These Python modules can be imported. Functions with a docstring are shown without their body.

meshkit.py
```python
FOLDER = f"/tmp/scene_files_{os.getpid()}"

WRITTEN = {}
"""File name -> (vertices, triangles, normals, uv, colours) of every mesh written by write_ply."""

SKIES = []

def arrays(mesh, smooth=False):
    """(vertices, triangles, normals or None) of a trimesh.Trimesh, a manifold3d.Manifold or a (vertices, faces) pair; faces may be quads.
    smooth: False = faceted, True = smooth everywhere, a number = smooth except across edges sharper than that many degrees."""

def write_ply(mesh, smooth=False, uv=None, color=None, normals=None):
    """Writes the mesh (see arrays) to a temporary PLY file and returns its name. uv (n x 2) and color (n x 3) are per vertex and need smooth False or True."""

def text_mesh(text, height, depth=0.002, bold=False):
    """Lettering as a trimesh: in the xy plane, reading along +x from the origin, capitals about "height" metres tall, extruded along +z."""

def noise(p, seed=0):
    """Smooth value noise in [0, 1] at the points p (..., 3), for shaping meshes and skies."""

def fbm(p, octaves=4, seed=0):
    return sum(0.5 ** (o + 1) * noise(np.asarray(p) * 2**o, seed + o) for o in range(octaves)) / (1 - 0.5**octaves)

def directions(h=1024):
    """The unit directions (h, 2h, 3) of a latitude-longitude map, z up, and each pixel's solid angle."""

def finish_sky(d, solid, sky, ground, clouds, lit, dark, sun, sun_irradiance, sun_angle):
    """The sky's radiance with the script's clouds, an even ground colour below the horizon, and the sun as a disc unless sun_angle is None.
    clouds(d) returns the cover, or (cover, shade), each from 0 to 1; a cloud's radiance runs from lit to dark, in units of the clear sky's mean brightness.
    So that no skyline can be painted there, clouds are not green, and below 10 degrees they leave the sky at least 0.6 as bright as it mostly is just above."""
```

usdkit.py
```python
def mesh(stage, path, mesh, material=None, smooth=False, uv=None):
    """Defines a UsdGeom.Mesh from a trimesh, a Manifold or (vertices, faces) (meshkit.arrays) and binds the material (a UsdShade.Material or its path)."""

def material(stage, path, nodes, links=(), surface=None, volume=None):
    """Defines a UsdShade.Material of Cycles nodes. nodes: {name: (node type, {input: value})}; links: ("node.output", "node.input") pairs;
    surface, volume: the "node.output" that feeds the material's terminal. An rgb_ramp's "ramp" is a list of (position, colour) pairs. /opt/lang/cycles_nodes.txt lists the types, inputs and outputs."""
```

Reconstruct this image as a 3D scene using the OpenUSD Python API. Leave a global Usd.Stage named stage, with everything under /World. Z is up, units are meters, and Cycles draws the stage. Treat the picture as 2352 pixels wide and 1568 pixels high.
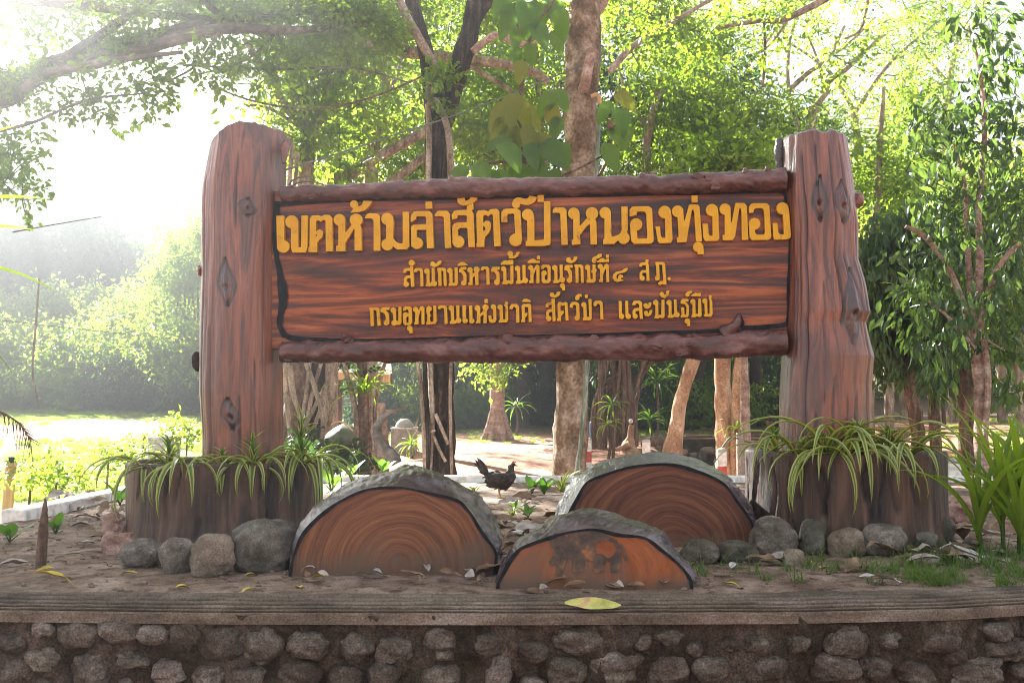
import math, random
import numpy as np, trimesh, usdkit, meshkit
from meshkit import fbm, noise
from pxr import Usd, UsdGeom, UsdLux, UsdShade, Gf, Sdf, Vt
from shapely.geometry import Polygon, Point, LineString
from shapely.ops import unary_union
import manifold3d as m3

stage = Usd.Stage.CreateInMemory()
UsdGeom.SetStageUpAxis(stage, 'Z')
UsdGeom.Xform.Define(stage, '/World')
# ------------------------------------------------------------- camera, sky, sun, exposure
F, CX, CY, HOR = 2259.0, 1176.0, 784.0, 940.0      # focal length and principal point in a picture 2352 wide; the horizon's row
PITCH = math.atan((HOR - CY) / F)
EYE = np.array([0.0, 0.0, 1.5])
EXPOSURE = 3.2
SUN_AZ, SUN_EL = math.radians(-33), math.radians(30)   # towards the sun: left of the view, behind the sign
SUN = np.array([math.sin(SUN_AZ) * math.cos(SUN_EL), math.cos(SUN_AZ) * math.cos(SUN_EL), math.sin(SUN_EL)])
cam = UsdGeom.Camera.Define(stage, '/World/camera')
cam.AddTranslateOp().Set(Gf.Vec3d(*EYE))
cam.AddRotateXYZOp().Set(Gf.Vec3f(90 + math.degrees(PITCH), 0, 0))
cam.CreateHorizontalApertureAttr(36.0)
cam.CreateVerticalApertureAttr(24.0)
cam.CreateFocalLengthAttr(36.0 * F / 2352)
cam.CreateExposureAttr(EXPOSURE)
cam.CreateClippingRangeAttr(Gf.Vec2f(0.05, 3000))
dome = UsdLux.DomeLight.Define(stage, '/World/sky')
dome.GetPrim().SetCustomDataByKey('kind', 'structure')
dome.GetPrim().SetCustomDataByKey('label', 'bright hazy white sky glimpsed between the trees')
dome.GetPrim().SetCustomDataByKey('category', 'sky')
skym = usdkit.material(stage, '/World/Looks/sky_light', {
    'sky': ('sky_texture', {'sky_type': 'single_scattering', 'sun_disc': False, 'sun_elevation': SUN_EL, 'sun_rotation': SUN_AZ, 'aerosol_density': 2.0}),
    'tc': ('texture_coordinate', {}),
    'n': ('noise_texture', {'scale': 2.2, 'detail': 6.0, 'roughness': 0.6}),
    'r': ('rgb_ramp', {'ramp': [(0.25, (0.55, 0.55, 0.55)), (0.6, (1, 1, 1))]}),
    'mx': ('mix_color', {'b': (2.45, 2.5, 2.6), 'use_clamp': False}),
    'bg': ('background_shader', {'strength': 0.06})},
    [('tc.generated', 'n.vector'), ('n.fac', 'r.fac'), ('r.color', 'mx.fac'), ('sky.color', 'mx.a'), ('mx.result', 'bg.color')], surface='bg.background')
UsdShade.MaterialBindingAPI.Apply(dome.GetPrim()).Bind(skym)
sun = UsdLux.DistantLight.Define(stage, '/World/sun')
sun.CreateIntensityAttr(1.25); sun.CreateAngleAttr(0.53); sun.CreateColorAttr(Gf.Vec3f(1.0, 0.965, 0.90)); sun.CreateNormalizeAttr(True)
q = Gf.Rotation(Gf.Vec3d(0, 0, 1), Gf.Vec3d(*SUN)).GetQuat()
sun.AddOrientOp().Set(Gf.Quatf(q.GetReal(), Gf.Vec3f(*q.GetImaginary())))

# ------------------------------------------------------------- helpers
_fw = np.array([0, math.cos(PITCH), math.sin(PITCH)]); _up = np.array([0, -math.sin(PITCH), math.cos(PITCH)])
def ray(px, py):
    return np.array([1.0, 0, 0]) * ((px - CX) / F) + _up * ((CY - py) / F) + _fw
def W(px, py, y):
    """the point at the distance y in front of the camera that stands at this spot of the view"""
    d = ray(px, py); return EYE + d * (y / d[1])
def G(px, py, z=0.8):
    d = ray(px, py); return EYE + d * ((z - EYE[2]) / d[2])
def WP(pts, y):
    return np.array([W(p[0], p[1], p[2] if len(p) > 2 else y) for p in pts])
_names = {}
def numbered(path):
    k = _names.get(path, 0); _names[path] = k + 1
    return path if k == 0 else f'{path}_{k:03d}'
def tag(prim, label=None, cat=None, group=None, kind=None):
    for k, v in (('label', label), ('category', cat), ('group', group), ('kind', kind)):
        if v: prim.SetCustomDataByKey(k, v)
_base = {}
def thing(name, label=None, cat=None, base=(0, 0, 0), group=None, kind=None):
    path = numbered('/World/' + name)
    x = UsdGeom.Xform.Define(stage, path); base = np.asarray(base, float)
    x.AddTranslateOp().Set(Gf.Vec3d(*base)); _base[path] = base
    tag(x.GetPrim(), label, cat, group, kind)
    return path
def put(path, mesh, mat, smooth=35, uv=None, mask=None, base=None):
    """one Mesh prim; the vertices are given in the scene's coordinates"""
    v, f, n = meshkit.arrays(mesh, False)
    if base is not None: v = v - base
    m = usdkit.mesh(stage, path, (v, f), mat, smooth=True if mask is not None and smooth else smooth, uv=uv)
    if mask is not None:
        UsdGeom.PrimvarsAPI(m).CreatePrimvar('mask', Sdf.ValueTypeNames.FloatArray, 'vertex').Set(Vt.FloatArray.FromNumpy(np.asarray(mask, np.float32)))
    return path
def part(parent, name, mesh, mat, smooth=35, uv=None, mask=None, label=None, kind=None):
    path = numbered(parent + '/' + name)
    top = '/'.join(path.split('/')[:3])
    if parent == top or parent not in _base: base = _base[top]
    put(path, mesh, mat, smooth, uv, mask, base=_base[top])
    tag(stage.GetPrimAtPath(path), label, None, None, kind)
    return path
def solo(name, mesh, mat, label, cat, group=None, kind=None, smooth=35, uv=None, mask=None):
    path = numbered('/World/' + name)
    put(path, mesh, mat, smooth, uv, mask)
    tag(stage.GetPrimAtPath(path), label, cat, group, kind)
    return path
cat_ = trimesh.util.concatenate
def TM(v, f): return trimesh.Trimesh(np.asarray(v, float), np.asarray(f), process=False)
def join(ms):
    vs, fs, o = [], [], 0
    for m in ms:
        v, f = (m.vertices, m.faces) if hasattr(m, 'vertices') else (np.asarray(m[0]), np.asarray(m[1]))
        vs.append(v); fs.append(np.asarray(f) + o); o += len(v)
    return TM(np.vstack(vs), np.vstack(fs))
def spline(p, n):
    p = np.asarray(p, float)
    if len(p) < 3:
        t = np.linspace(0, 1, n)[:, None]; return p[0] * (1 - t) + p[-1] * t
    q = np.vstack([2 * p[0] - p[1], p, 2 * p[-1] - p[-2]]); out = []
    for s in np.linspace(0, len(p) - 1 - 1e-9, n):
        i = int(s); t = s - i; a, b, c, d = q[i:i + 4]
        out.append(0.5 * (2 * b + (c - a) * t + (2 * a - 5 * b + 4 * c - d) * t * t + (3 * b - 3 * c + d - a) * t ** 3))
    return np.array(out)
def tube(p, r, n=10, rows=None, rough=0.0, seed=0, freq=3.0, cap=True):
    """a tapered limb along the points p; rough bends its surface"""
    p = np.asarray(p, float); rows = rows or max(4, 4 * len(p))
    c = spline(p, rows); r = np.interp(np.linspace(0, 1, rows), np.linspace(0, 1, len(np.atleast_1d(r))), np.atleast_1d(r)) if np.ndim(r) else np.full(rows, r)
    t = np.gradient(c, axis=0); t /= np.linalg.norm(t, axis=1)[:, None] + 1e-12
    a = np.array([0, 1.0, 0]) if abs(t[0][1]) < 0.8 else np.array([1.0, 0, 0])
    v = []
    for k in range(rows):
        u = a - t[k] * (a @ t[k]); u /= np.linalg.norm(u); w = np.cross(t[k], u); a = u
        th = np.linspace(0, 2 * np.pi, n, endpoint=False)
        ring = np.outer(np.cos(th), u) + np.outer(np.sin(th), w)
        rr = np.full(n, r[k])
        if rough: rr = rr * (1 + rough * (fbm((c[k] + ring * r[k]) * freq / max(r.max(), 1e-3) * 0.5, 3, seed) - 0.5) * 2)
        v.append(c[k] + ring * rr[:, None])
    v = np.vstack(v); f = []
    i = np.arange(n); j = (i + 1) % n
    for k in range(rows - 1):
        A, B = k * n, (k + 1) * n
        f.append(np.stack([A + i, A + j, B + j], 1)); f.append(np.stack([A + i, B + j, B + i], 1))
    if cap:
        v = np.vstack([v, c[0], c[-1]]); m = len(v)
        f.append(np.stack([j, i, np.full(n, m - 2)], 1)); f.append(np.stack([(rows - 1) * n + i, (rows - 1) * n + j, np.full(n, m - 1)], 1))
    return TM(v, np.vstack(f))
def box(size, at, rot=None):
    b = trimesh.creation.box(size)
    if rot is not None: b.apply_transform(trimesh.transformations.euler_matrix(*rot))
    b.apply_translation(at); return b
def rbox(size, at, r=0.01, rot=None):
    """a box with rounded edges"""
    s = np.array(size) / 2 - r
    pts = [m3.Manifold.sphere(r, 12).translate([sx * s[0], sy * s[1], sz * s[2]]) for sx in (-1, 1) for sy in (-1, 1) for sz in (-1, 1)]
    m = m3.Manifold.batch_hull(pts).to_mesh(); t = TM(m.vert_properties[:, :3], m.tri_verts)
    if rot is not None: t.apply_transform(trimesh.transformations.euler_matrix(*rot))
    t.apply_translation(at); return t
def grid(nu, nv, fn, wrap=False):
    """a sheet of nu x nv points, fn(u, v) -> points"""
    u, v = np.meshgrid(np.linspace(0, 1, nu), np.linspace(0, 1, nv), indexing='ij')
    p = fn(u.ravel(), v.ravel()); k = np.arange(nu * nv).reshape(nu, nv)
    a, b, c, d = k[:-1, :-1].ravel(), k[1:, :-1].ravel(), k[1:, 1:].ravel(), k[:-1, 1:].ravel()
    return TM(p, np.vstack([np.stack([a, b, c], 1), np.stack([a, c, d], 1)]))
def rock(at, size, seed, sub=3, rot=0.0, amp=0.35, flat=0.0):
    s = trimesh.creation.icosphere(sub); v = np.array(s.vertices)
    k = 1 + amp * (fbm(v * 1.1 + seed * 7.3, 3, seed) - 0.5) * 2 + 0.1 * amp * (fbm(v * 6 + seed, 3, seed + 5) - 0.5)
    v = np.sign(v) * np.abs(v) ** (1 - 0.18) * k[:, None]      # a little squarer than a ball
    v = v * np.asarray(size) / 2 / (np.abs(v).max(0))
    c, n = math.cos(rot), math.sin(rot)
    v = v @ np.array([[c, n, 0], [-n, c, 0], [0, 0, 1]])
    return TM(v + np.asarray(at), s.faces)
def blade(base, az, length, width, rise, droop, n=9, fold=0.25, twist=0.0):
    """a long leaf: leaves the base at the elevation rise and bends down by droop; returns (mesh, uv)"""
    base = np.asarray(base, float); s = np.linspace(0, 1, n)
    el = rise - droop * s ** 1.3
    step = length / (n - 1); h = np.array([math.sin(az), math.cos(az), 0])
    pts = [base]
    for k in range(1, n):
        pts.append(pts[-1] + step * (h * math.cos(el[k]) + np.array([0, 0, math.sin(el[k])])))
    pts = np.array(pts); side = np.array([math.cos(az), -math.sin(az), 0])
    w = width * np.clip(np.minimum(0.45 + 2.2 * s, 1.0), 0, 1) * np.clip((1 - s ** 2.2), 0, 1) + 0.0004
    v, uv = [], []
    for k in range(n):
        up = np.array([-h[0] * math.sin(el[k]), -h[1] * math.sin(el[k]), math.cos(el[k])])
        sd = side * math.cos(twist * s[k]) + up * math.sin(twist * s[k])
        v += [pts[k] - sd * w[k] / 2 + up * w[k] * fold, pts[k], pts[k] + sd * w[k] / 2 + up * w[k] * fold]
        uv += [(0, s[k]), (0.5, s[k]), (1, s[k])]
    f = []
    for k in range(n - 1):
        a = 3 * k
        for o in (0, 1): f += [(a + o, a + o + 1, a + o + 4), (a + o, a + o + 4, a + o + 3)]
    return TM(v, f), np.array(uv)
def leaf(base, d, nrm, L, Wd, curl=0.15, n=5, fold=0.12, shape=1.0):
    """a broad leaf from its stalk end; d along it, nrm its upper side; returns (mesh, uv)"""
    base, d, nrm = (np.asarray(x, float) for x in (base, d, nrm))
    d = d / np.linalg.norm(d); nrm = nrm - d * (nrm @ d); nrm /= np.linalg.norm(nrm) + 1e-9; sd = np.cross(d, nrm)
    s = np.linspace(0, 1, n + 1); w = Wd * np.sin(np.pi * np.clip(s, 0.015, 0.99) ** (0.75 * shape)) ** 0.62
    v, uv = [], []
    for k in range(n + 1):
        c = base + d * L * (s[k] - 0.12 * curl * s[k] ** 2) - nrm * L * curl * s[k] ** 2
        v += [c - sd * w[k] / 2 + nrm * w[k] * fold, c, c + sd * w[k] / 2 + nrm * w[k] * fold]
        uv += [(0, s[k]), (0.5, s[k]), (1, s[k])]
    f = []
    for k in range(n):
        a = 3 * k
        for o in (0, 1): f += [(a + o, a + o + 1, a + o + 4), (a + o, a + o + 4, a + o + 3)]
    return TM(v, f), np.array(uv)
def hull_figure(joints, bones, edge=0.02, passes=8):
    """one continuous body: hulls of the spheres at two joints, united and smoothed"""
    sph = {k: m3.Manifold.sphere(r, 20).translate(list(map(float, p))) for k, (p, r) in joints.items()}
    m = m3.Manifold.batch_boolean([m3.Manifold.batch_hull([sph[i] for i in b]) for b in bones], m3.OpType.Add)
    m = m.refine_to_length(edge).to_mesh()
    t = trimesh.Trimesh(m.vert_properties[:, :3], m.tri_verts, process=True)
    trimesh.smoothing.filter_taubin(t, iterations=passes); return t

# ------------------------------------------------------------- materials
CONTRAST = 0.62      # noise keeps close to its middle: draw the colours of a ramp in towards it
def mat(name, stops, scale=3.0, vec=(1, 1, 1), detail=6.0, nrough=0.6, dist=0.0, rough=0.7, spec=0.3, bump=0.3, bscale=None, bvec=None, bdist=0.02,
        mask=None, mask_stops=None, rot=(0, 0, 0), coat=0.0, second=None, island=0.0, speck=None):
    """streaks or blotches of the colours in stops over the position, with a bump; mask: colour where the mesh's own 'mask' is 1; second: (stops, scale, vec, lo, hi) laid over by another noise"""
    N = {'g': ('geometry', {}), 'mp': ('mapping', {'scale': vec, 'rotation': rot}), 'n': ('noise_texture', {'scale': scale, 'detail': detail, 'roughness': nrough, 'distortion': dist}),
         'r': ('rgb_ramp', {'ramp': [(0.5 + (s_ - 0.5) * CONTRAST, c_) for s_, c_ in stops]}), 'p': ('principled_bsdf', {'roughness': rough, 'specular_ior_level': spec, 'coat_weight': coat, 'coat_roughness': 0.25})}
    Lk = [('g.position', 'mp.vector'), ('mp.vector', 'n.vector'), ('n.fac', 'r.fac')]
    col = 'r.color'
    if island:
        N['rm'] = ('map_range', {'from_min': 0.0, 'from_max': 1.0, 'to_min': 1 - island, 'to_max': 1 + island})
        N['hs'] = ('hsv', {}); Lk += [('g.random_per_island', 'rm.value'), ('rm.result', 'hs.value'), (col, 'hs.color')]; col = 'hs.color'
    if second:
        st2, sc2, v2, lo, hi = second
        N['mp2'] = ('mapping', {'scale': v2, 'rotation': rot}); N['n2'] = ('noise_texture', {'scale': sc2, 'detail': 5.0, 'roughness': 0.6})
        N['mr2'] = ('map_range', {'from_min': lo, 'from_max': hi}); N['mx2'] = ('mix_color', {'b': st2})
        Lk += [('g.position', 'mp2.vector'), ('mp2.vector', 'n2.vector'), ('n2.fac', 'mr2.value'), ('mr2.result', 'mx2.fac'), (col, 'mx2.a')]; col = 'mx2.result'
    if speck:
        N['ns'] = ('noise_texture', {'scale': speck[0], 'detail': 2.0, 'roughness': 0.6}); N['ms'] = ('map_range', {'from_min': 0.40, 'from_max': 0.60, 'to_min': 1 - speck[1], 'to_max': 1 + speck[1]}); N['hv'] = ('hsv', {})
        Lk += [('g.position', 'ns.vector'), ('ns.fac', 'ms.value'), ('ms.result', 'hv.value'), (col, 'hv.color')]; col = 'hv.color'
    if mask is not None:
        N['at'] = ('attribute', {'attribute': 'mask'}); N['mk'] = ('mix_color', {'b': mask})
        Lk += [('at.fac', 'mk.fac'), (col, 'mk.a')]; col = 'mk.result'
    Lk.append((col, 'p.base_color'))
    if bump:
        N['mb'] = ('mapping', {'scale': bvec or vec, 'rotation': rot}); N['nb'] = ('noise_texture', {'scale': bscale or scale * 3, 'detail': 8.0, 'roughness': 0.65})
        N['b'] = ('bump', {'strength': bump, 'distance': bdist})
        Lk += [('g.position', 'mb.vector'), ('mb.vector', 'nb.vector'), ('nb.fac', 'b.height'), ('b.normal', 'p.normal')]
    return usdkit.material(stage, '/World/Looks/' + name, N, Lk, surface='p.BSDF')
def leafmat(name, stops, trans, fac=0.5, rough=0.45, spec=0.4, stripe=None):
    """leaves: colour differs from leaf to leaf, light comes through; stripe: colours across the leaf"""
    N = {'g': ('geometry', {}), 'r': ('rgb_ramp', {'ramp': stops}), 'p': ('principled_bsdf', {'roughness': rough, 'specular_ior_level': spec}),
         't': ('translucent_bsdf', {}), 'rt': ('rgb_ramp', {'ramp': trans}), 'm': ('mix_closure', {'fac': fac}),
         'n': ('noise_texture', {'scale': 0.9, 'detail': 2.0}), 'ad': ('math', {'math_type': 'multiply_add', 'value2': 0.6, 'value3': 0.0}), 'ad2': ('math', {'math_type': 'multiply_add', 'value2': 0.55})}
    Lk = [('g.position', 'n.vector'), ('g.random_per_island', 'ad.value1'), ('n.fac', 'ad2.value1'), ('ad.value', 'ad2.value3'), ('ad2.value', 'r.fac'), ('ad2.value', 'rt.fac'),
          ('p.BSDF', 'm.closure1'), ('t.BSDF', 'm.closure2')]
    a, b = 'r.color', 'rt.color'
    if stripe:
        N |= {'uv': ('uvmap', {'attribute': 'st'}), 'sx': ('separate_xyz', {}), 'rs': ('rgb_ramp', {'ramp': stripe}), 'ms': ('mix_color', {'blend_type': 'multiply', 'fac': 1.0}), 'ms2': ('mix_color', {'blend_type': 'multiply', 'fac': 1.0})}
        Lk += [('uv.UV', 'sx.vector'), ('sx.x', 'rs.fac'), (a, 'ms.a'), ('rs.color', 'ms.b'), (b, 'ms2.a'), ('rs.color', 'ms2.b')]; a, b = 'ms.result', 'ms2.result'
    Lk += [(a, 'p.base_color'), (b, 't.color')]
    return usdkit.material(stage, '/World/Looks/' + name, N, Lk, surface='m.closure')
def plain(name, col, rough=0.5, spec=0.3, metallic=0.0):
    return usdkit.material(stage, '/World/Looks/' + name, {'p': ('principled_bsdf', {'base_color': col, 'roughness': rough, 'specular_ior_level': spec, 'metallic': metallic})}, [], surface='p.BSDF')
# ------------------------------------------------------------- the looks of the place
POST = mat('painted_trunk', [(0.25, (0.022, 0.008, 0.006)), (0.40, (0.065, 0.018, 0.010)), (0.54, (0.135, 0.037, 0.017)), (0.70, (0.175, 0.054, 0.024)), (0.88, (0.23, 0.092, 0.052))], scale=1.5, vec=(8.5, 8.5, 0.65), detail=10, nrough=0.66, dist=2.2, rough=0.32, spec=0.55, bump=0.55, bscale=4, bvec=(20, 20, 1.3), bdist=0.012, mask=(0.012, 0.011, 0.014), second=((0.045, 0.017, 0.012), 1.9, (1.6, 1.6, 0.8), 0.48, 0.70), coat=0.3)
BEAM = mat('painted_branch', [(0.3, (0.036, 0.013, 0.011)), (0.55, (0.075, 0.028, 0.023)), (0.75, (0.13, 0.063, 0.056))], scale=4, vec=(1, 5, 5), rough=0.42, spec=0.5, bump=0.5, bscale=14, bvec=(1, 1.6, 1.6), bdist=0.012)
BOARD = mat('painted_plank', [(0.18, (0.008, 0.005, 0.004)), (0.36, (0.045, 0.011, 0.005)), (0.50, (0.105, 0.020, 0.0065)), (0.62, (0.20, 0.047, 0.010)), (0.82, (0.27, 0.088, 0.026))], scale=1.0, vec=(0.75, 1, 8), detail=9, nrough=0.62, dist=2.4, rough=0.40, spec=0.4, bump=0.15, bscale=6, second=((0.012, 0.008, 0.007), 0.9, (0.6, 1, 5.0), 0.52, 0.66))
BLACK = mat('black_paint', [(0.3, (0.005, 0.006, 0.008)), (0.7, (0.014, 0.016, 0.021))], scale=20, rough=0.75, spec=0.12, bump=0.2)
GOLD = mat('yellow_paint', [(0.3, (0.42, 0.213, 0.006)), (0.7, (0.50, 0.265, 0.010))], scale=9, detail=9, rough=0.5, spec=0.25, bump=0.3, bscale=40, bdist=0.006, second=((0.24, 0.11, 0.015), 16, (1, 1, 1), 0.60, 0.72))
GOLD_EDGE = GOLD
STUMP = mat('stump_concrete', [(0.3, (0.018, 0.012, 0.010)), (0.5, (0.055, 0.031, 0.021)), (0.62, (0.090, 0.048, 0.031)), (0.78, (0.11, 0.076, 0.060))], scale=2.0, vec=(6, 6, 0.6), dist=0.5, rough=0.5, spec=0.4, bump=0.8, bscale=5, bvec=(13, 13, 0.9), bdist=0.02, mask=(0.012, 0.011, 0.012))
BARK_GREY = mat('glossy_bark', [(0.3, (0.012, 0.0085, 0.010)), (0.55, (0.030, 0.021, 0.025)), (0.75, (0.070, 0.053, 0.062))], scale=7, detail=9, rough=0.27, spec=0.7, bump=0.8, bscale=11, bvec=(1, 0.5, 1), bdist=0.03, coat=0.2)
SOIL = mat('bed_soil', [(0.25, (0.10, 0.068, 0.048)), (0.5, (0.20, 0.143, 0.108)), (0.75, (0.31, 0.235, 0.187))], speck=(170, .25), scale=3.2, detail=9, nrough=0.7, rough=0.95, spec=0.1, bump=0.9, bscale=40, bdist=0.02, second=((0.075, 0.051, 0.037), 11, (1, 1, 1), 0.50, 0.68))
MUD = mat('mud_mortar', [(0.25, (0.018, 0.013, 0.010)), (0.5, (0.050, 0.037, 0.028)), (0.78, (0.115, 0.088, 0.070))], speck=(130, .26), scale=6, vec=(1, 1, 0.6), detail=9, nrough=0.7, rough=0.95, spec=0.1, bump=1.0, bscale=26, bdist=0.025, second=((0.03, 0.024, 0.015), 3, (1, 1, 1), 0.46, 0.7))
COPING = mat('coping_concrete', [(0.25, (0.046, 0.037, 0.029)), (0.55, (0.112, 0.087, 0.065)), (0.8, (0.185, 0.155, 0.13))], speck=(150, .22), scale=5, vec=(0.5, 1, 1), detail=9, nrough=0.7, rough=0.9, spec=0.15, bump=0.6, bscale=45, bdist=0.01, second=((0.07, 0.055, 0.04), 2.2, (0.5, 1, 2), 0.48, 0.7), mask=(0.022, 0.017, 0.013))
STONES = [mat('river_stone', [(0.25, (0.05, 0.042, 0.034)), (0.5, (0.125, 0.108, 0.090)), (0.75, (0.27, 0.24, 0.21))], speck=(170, .20), scale=7, detail=12, nrough=0.8, rough=0.85, spec=0.2, bump=0.9, bscale=34, second=((0.055, 0.048, 0.03), 4, (1, 1, 1), 0.48, 0.68)),
          mat('brown_stone', [(0.25, (0.075, 0.055, 0.04)), (0.5, (0.15, 0.115, 0.085)), (0.75, (0.24, 0.195, 0.15))], speck=(170, .20), scale=6, detail=12, nrough=0.8, rough=0.85, spec=0.2, bump=0.9, bscale=34),
          mat('dark_stone', [(0.25, (0.035, 0.031, 0.026)), (0.5, (0.078, 0.069, 0.057)), (0.75, (0.15, 0.135, 0.115))], speck=(170, .20), scale=6, detail=10, nrough=0.72, rough=0.75, spec=0.25, bump=0.5, bscale=30, second=((0.035, 0.036, 0.02), 5, (1, 1, 1), 0.5, 0.66)),
          mat('pink_stone', [(0.25, (0.16, 0.09, 0.07)), (0.5, (0.26, 0.16, 0.13)), (0.75, (0.36, 0.25, 0.21))], speck=(170, .20), scale=6, detail=9, rough=0.85, spec=0.2, bump=0.6, bscale=25)]
WALLSTONE = [mat('wall_stone', [(0.25, (0.040, 0.032, 0.025)), (0.5, (0.100, 0.083, 0.067)), (0.75, (0.21, 0.182, 0.155))], speck=(140, .24), scale=9, detail=12, nrough=0.82, rough=0.9, spec=0.15, bump=1.0, bscale=30, second=((0.045, 0.032, 0.024), 3, (1, 1, 1.5), 0.46, 0.66)),
             mat('pale_wall_stone', [(0.25, (0.07, 0.057, 0.046)), (0.5, (0.17, 0.145, 0.125)), (0.75, (0.33, 0.29, 0.26))], speck=(140, .24), scale=9, detail=12, nrough=0.82, rough=0.9, spec=0.15, bump=1.0, bscale=30, second=((0.052, 0.037, 0.027), 3, (1, 1, 1.5), 0.5, 0.7)),
             mat('dark_wall_stone', [(0.25, (0.030, 0.024, 0.018)), (0.5, (0.076, 0.063, 0.050)), (0.75, (0.16, 0.137, 0.113))], speck=(140, .24), scale=9, detail=12, nrough=0.82, rough=0.9, spec=0.15, bump=1.0, bscale=30, second=((0.038, 0.027, 0.020), 3, (1, 1, 1.5), 0.46, 0.66))]
BARK_PALE = mat('pale_bark', [(0.25, (0.16, 0.11, 0.075)), (0.5, (0.27, 0.20, 0.145)), (0.75, (0.40, 0.33, 0.26))], speck=(30, .18), scale=4, vec=(1, 1, 0.6), detail=9, nrough=0.7, rough=0.9, spec=0.15, bump=0.9, bscale=14, bvec=(1, 1, 0.5), bdist=0.03, second=((0.10, 0.075, 0.05), 3.5, (1, 1, 0.5), 0.52, 0.62))
BARK_DARK = mat('dark_bark', [(0.25, (0.010, 0.008, 0.007)), (0.55, (0.034, 0.025, 0.020)), (0.78, (0.10, 0.072, 0.055))], speck=(30, .18), scale=4, vec=(4, 4, 0.7), detail=9, nrough=0.7, rough=0.9, spec=0.15, bump=1.0, bscale=7, bvec=(5, 5, 0.8), bdist=0.03)
BARK_ROOT = mat('root_bark', [(0.25, (0.12, 0.085, 0.06)), (0.55, (0.25, 0.19, 0.145)), (0.78, (0.38, 0.31, 0.25))], speck=(30, .18), scale=5, vec=(2, 2, 0.5), detail=9, rough=0.9, spec=0.1, bump=0.8, bscale=12, bvec=(3, 3, 0.6), bdist=0.02)
BARK_BROWN = mat('brown_bark', [(0.25, (0.055, 0.034, 0.025)), (0.55, (0.13, 0.083, 0.06)), (0.78, (0.21, 0.145, 0.11))], speck=(30, .18), scale=5, vec=(3, 3, 0.6), detail=9, rough=0.9, spec=0.1, bump=0.8, bscale=12, bvec=(3, 3, 0.6), bdist=0.02)
BARK_PINK = mat('pinkish_bark', [(0.25, (0.20, 0.12, 0.09)), (0.55, (0.33, 0.22, 0.175)), (0.78, (0.45, 0.35, 0.29))], speck=(30, .18), scale=4, vec=(1, 1, 2), detail=9, rough=0.9, spec=0.1, bump=0.9, bscale=9, bvec=(1, 1, 3), bdist=0.03)
BARK_ORANGE = mat('smooth_orange_bark', [(0.25, (0.24, 0.13, 0.075)), (0.55, (0.38, 0.235, 0.145)), (0.78, (0.50, 0.36, 0.25))], speck=(30, .18), scale=4, vec=(1, 1, 0.6), detail=8, rough=0.85, spec=0.15, bump=0.5, bscale=14, bdist=0.02)
CONCRETE = mat('pale_concrete', [(0.3, (0.30, 0.28, 0.25)), (0.7, (0.46, 0.43, 0.39))], speck=(30, .18), scale=8, rough=0.9, bump=0.4, bscale=40)
GREYCON = mat('grey_concrete', [(0.3, (0.17, 0.15, 0.125)), (0.7, (0.29, 0.255, 0.215))], speck=(30, .18), scale=8, rough=0.9, bump=0.5, bscale=40)
WHITEP = mat('old_white_paint', [(0.3, (0.42, 0.40, 0.36)), (0.6, (0.68, 0.66, 0.62))], scale=14, rough=0.7, bump=0.3)
REDP = mat('old_red_paint', [(0.3, (0.30, 0.045, 0.03)), (0.7, (0.45, 0.085, 0.06))], scale=14, rough=0.7, bump=0.3)
DARKWOOD = mat('dark_red_timber', [(0.3, (0.06, 0.024, 0.018)), (0.7, (0.13, 0.05, 0.036))], scale=4, vec=(4, 4, 0.6), rough=0.6, bump=0.3)
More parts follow.
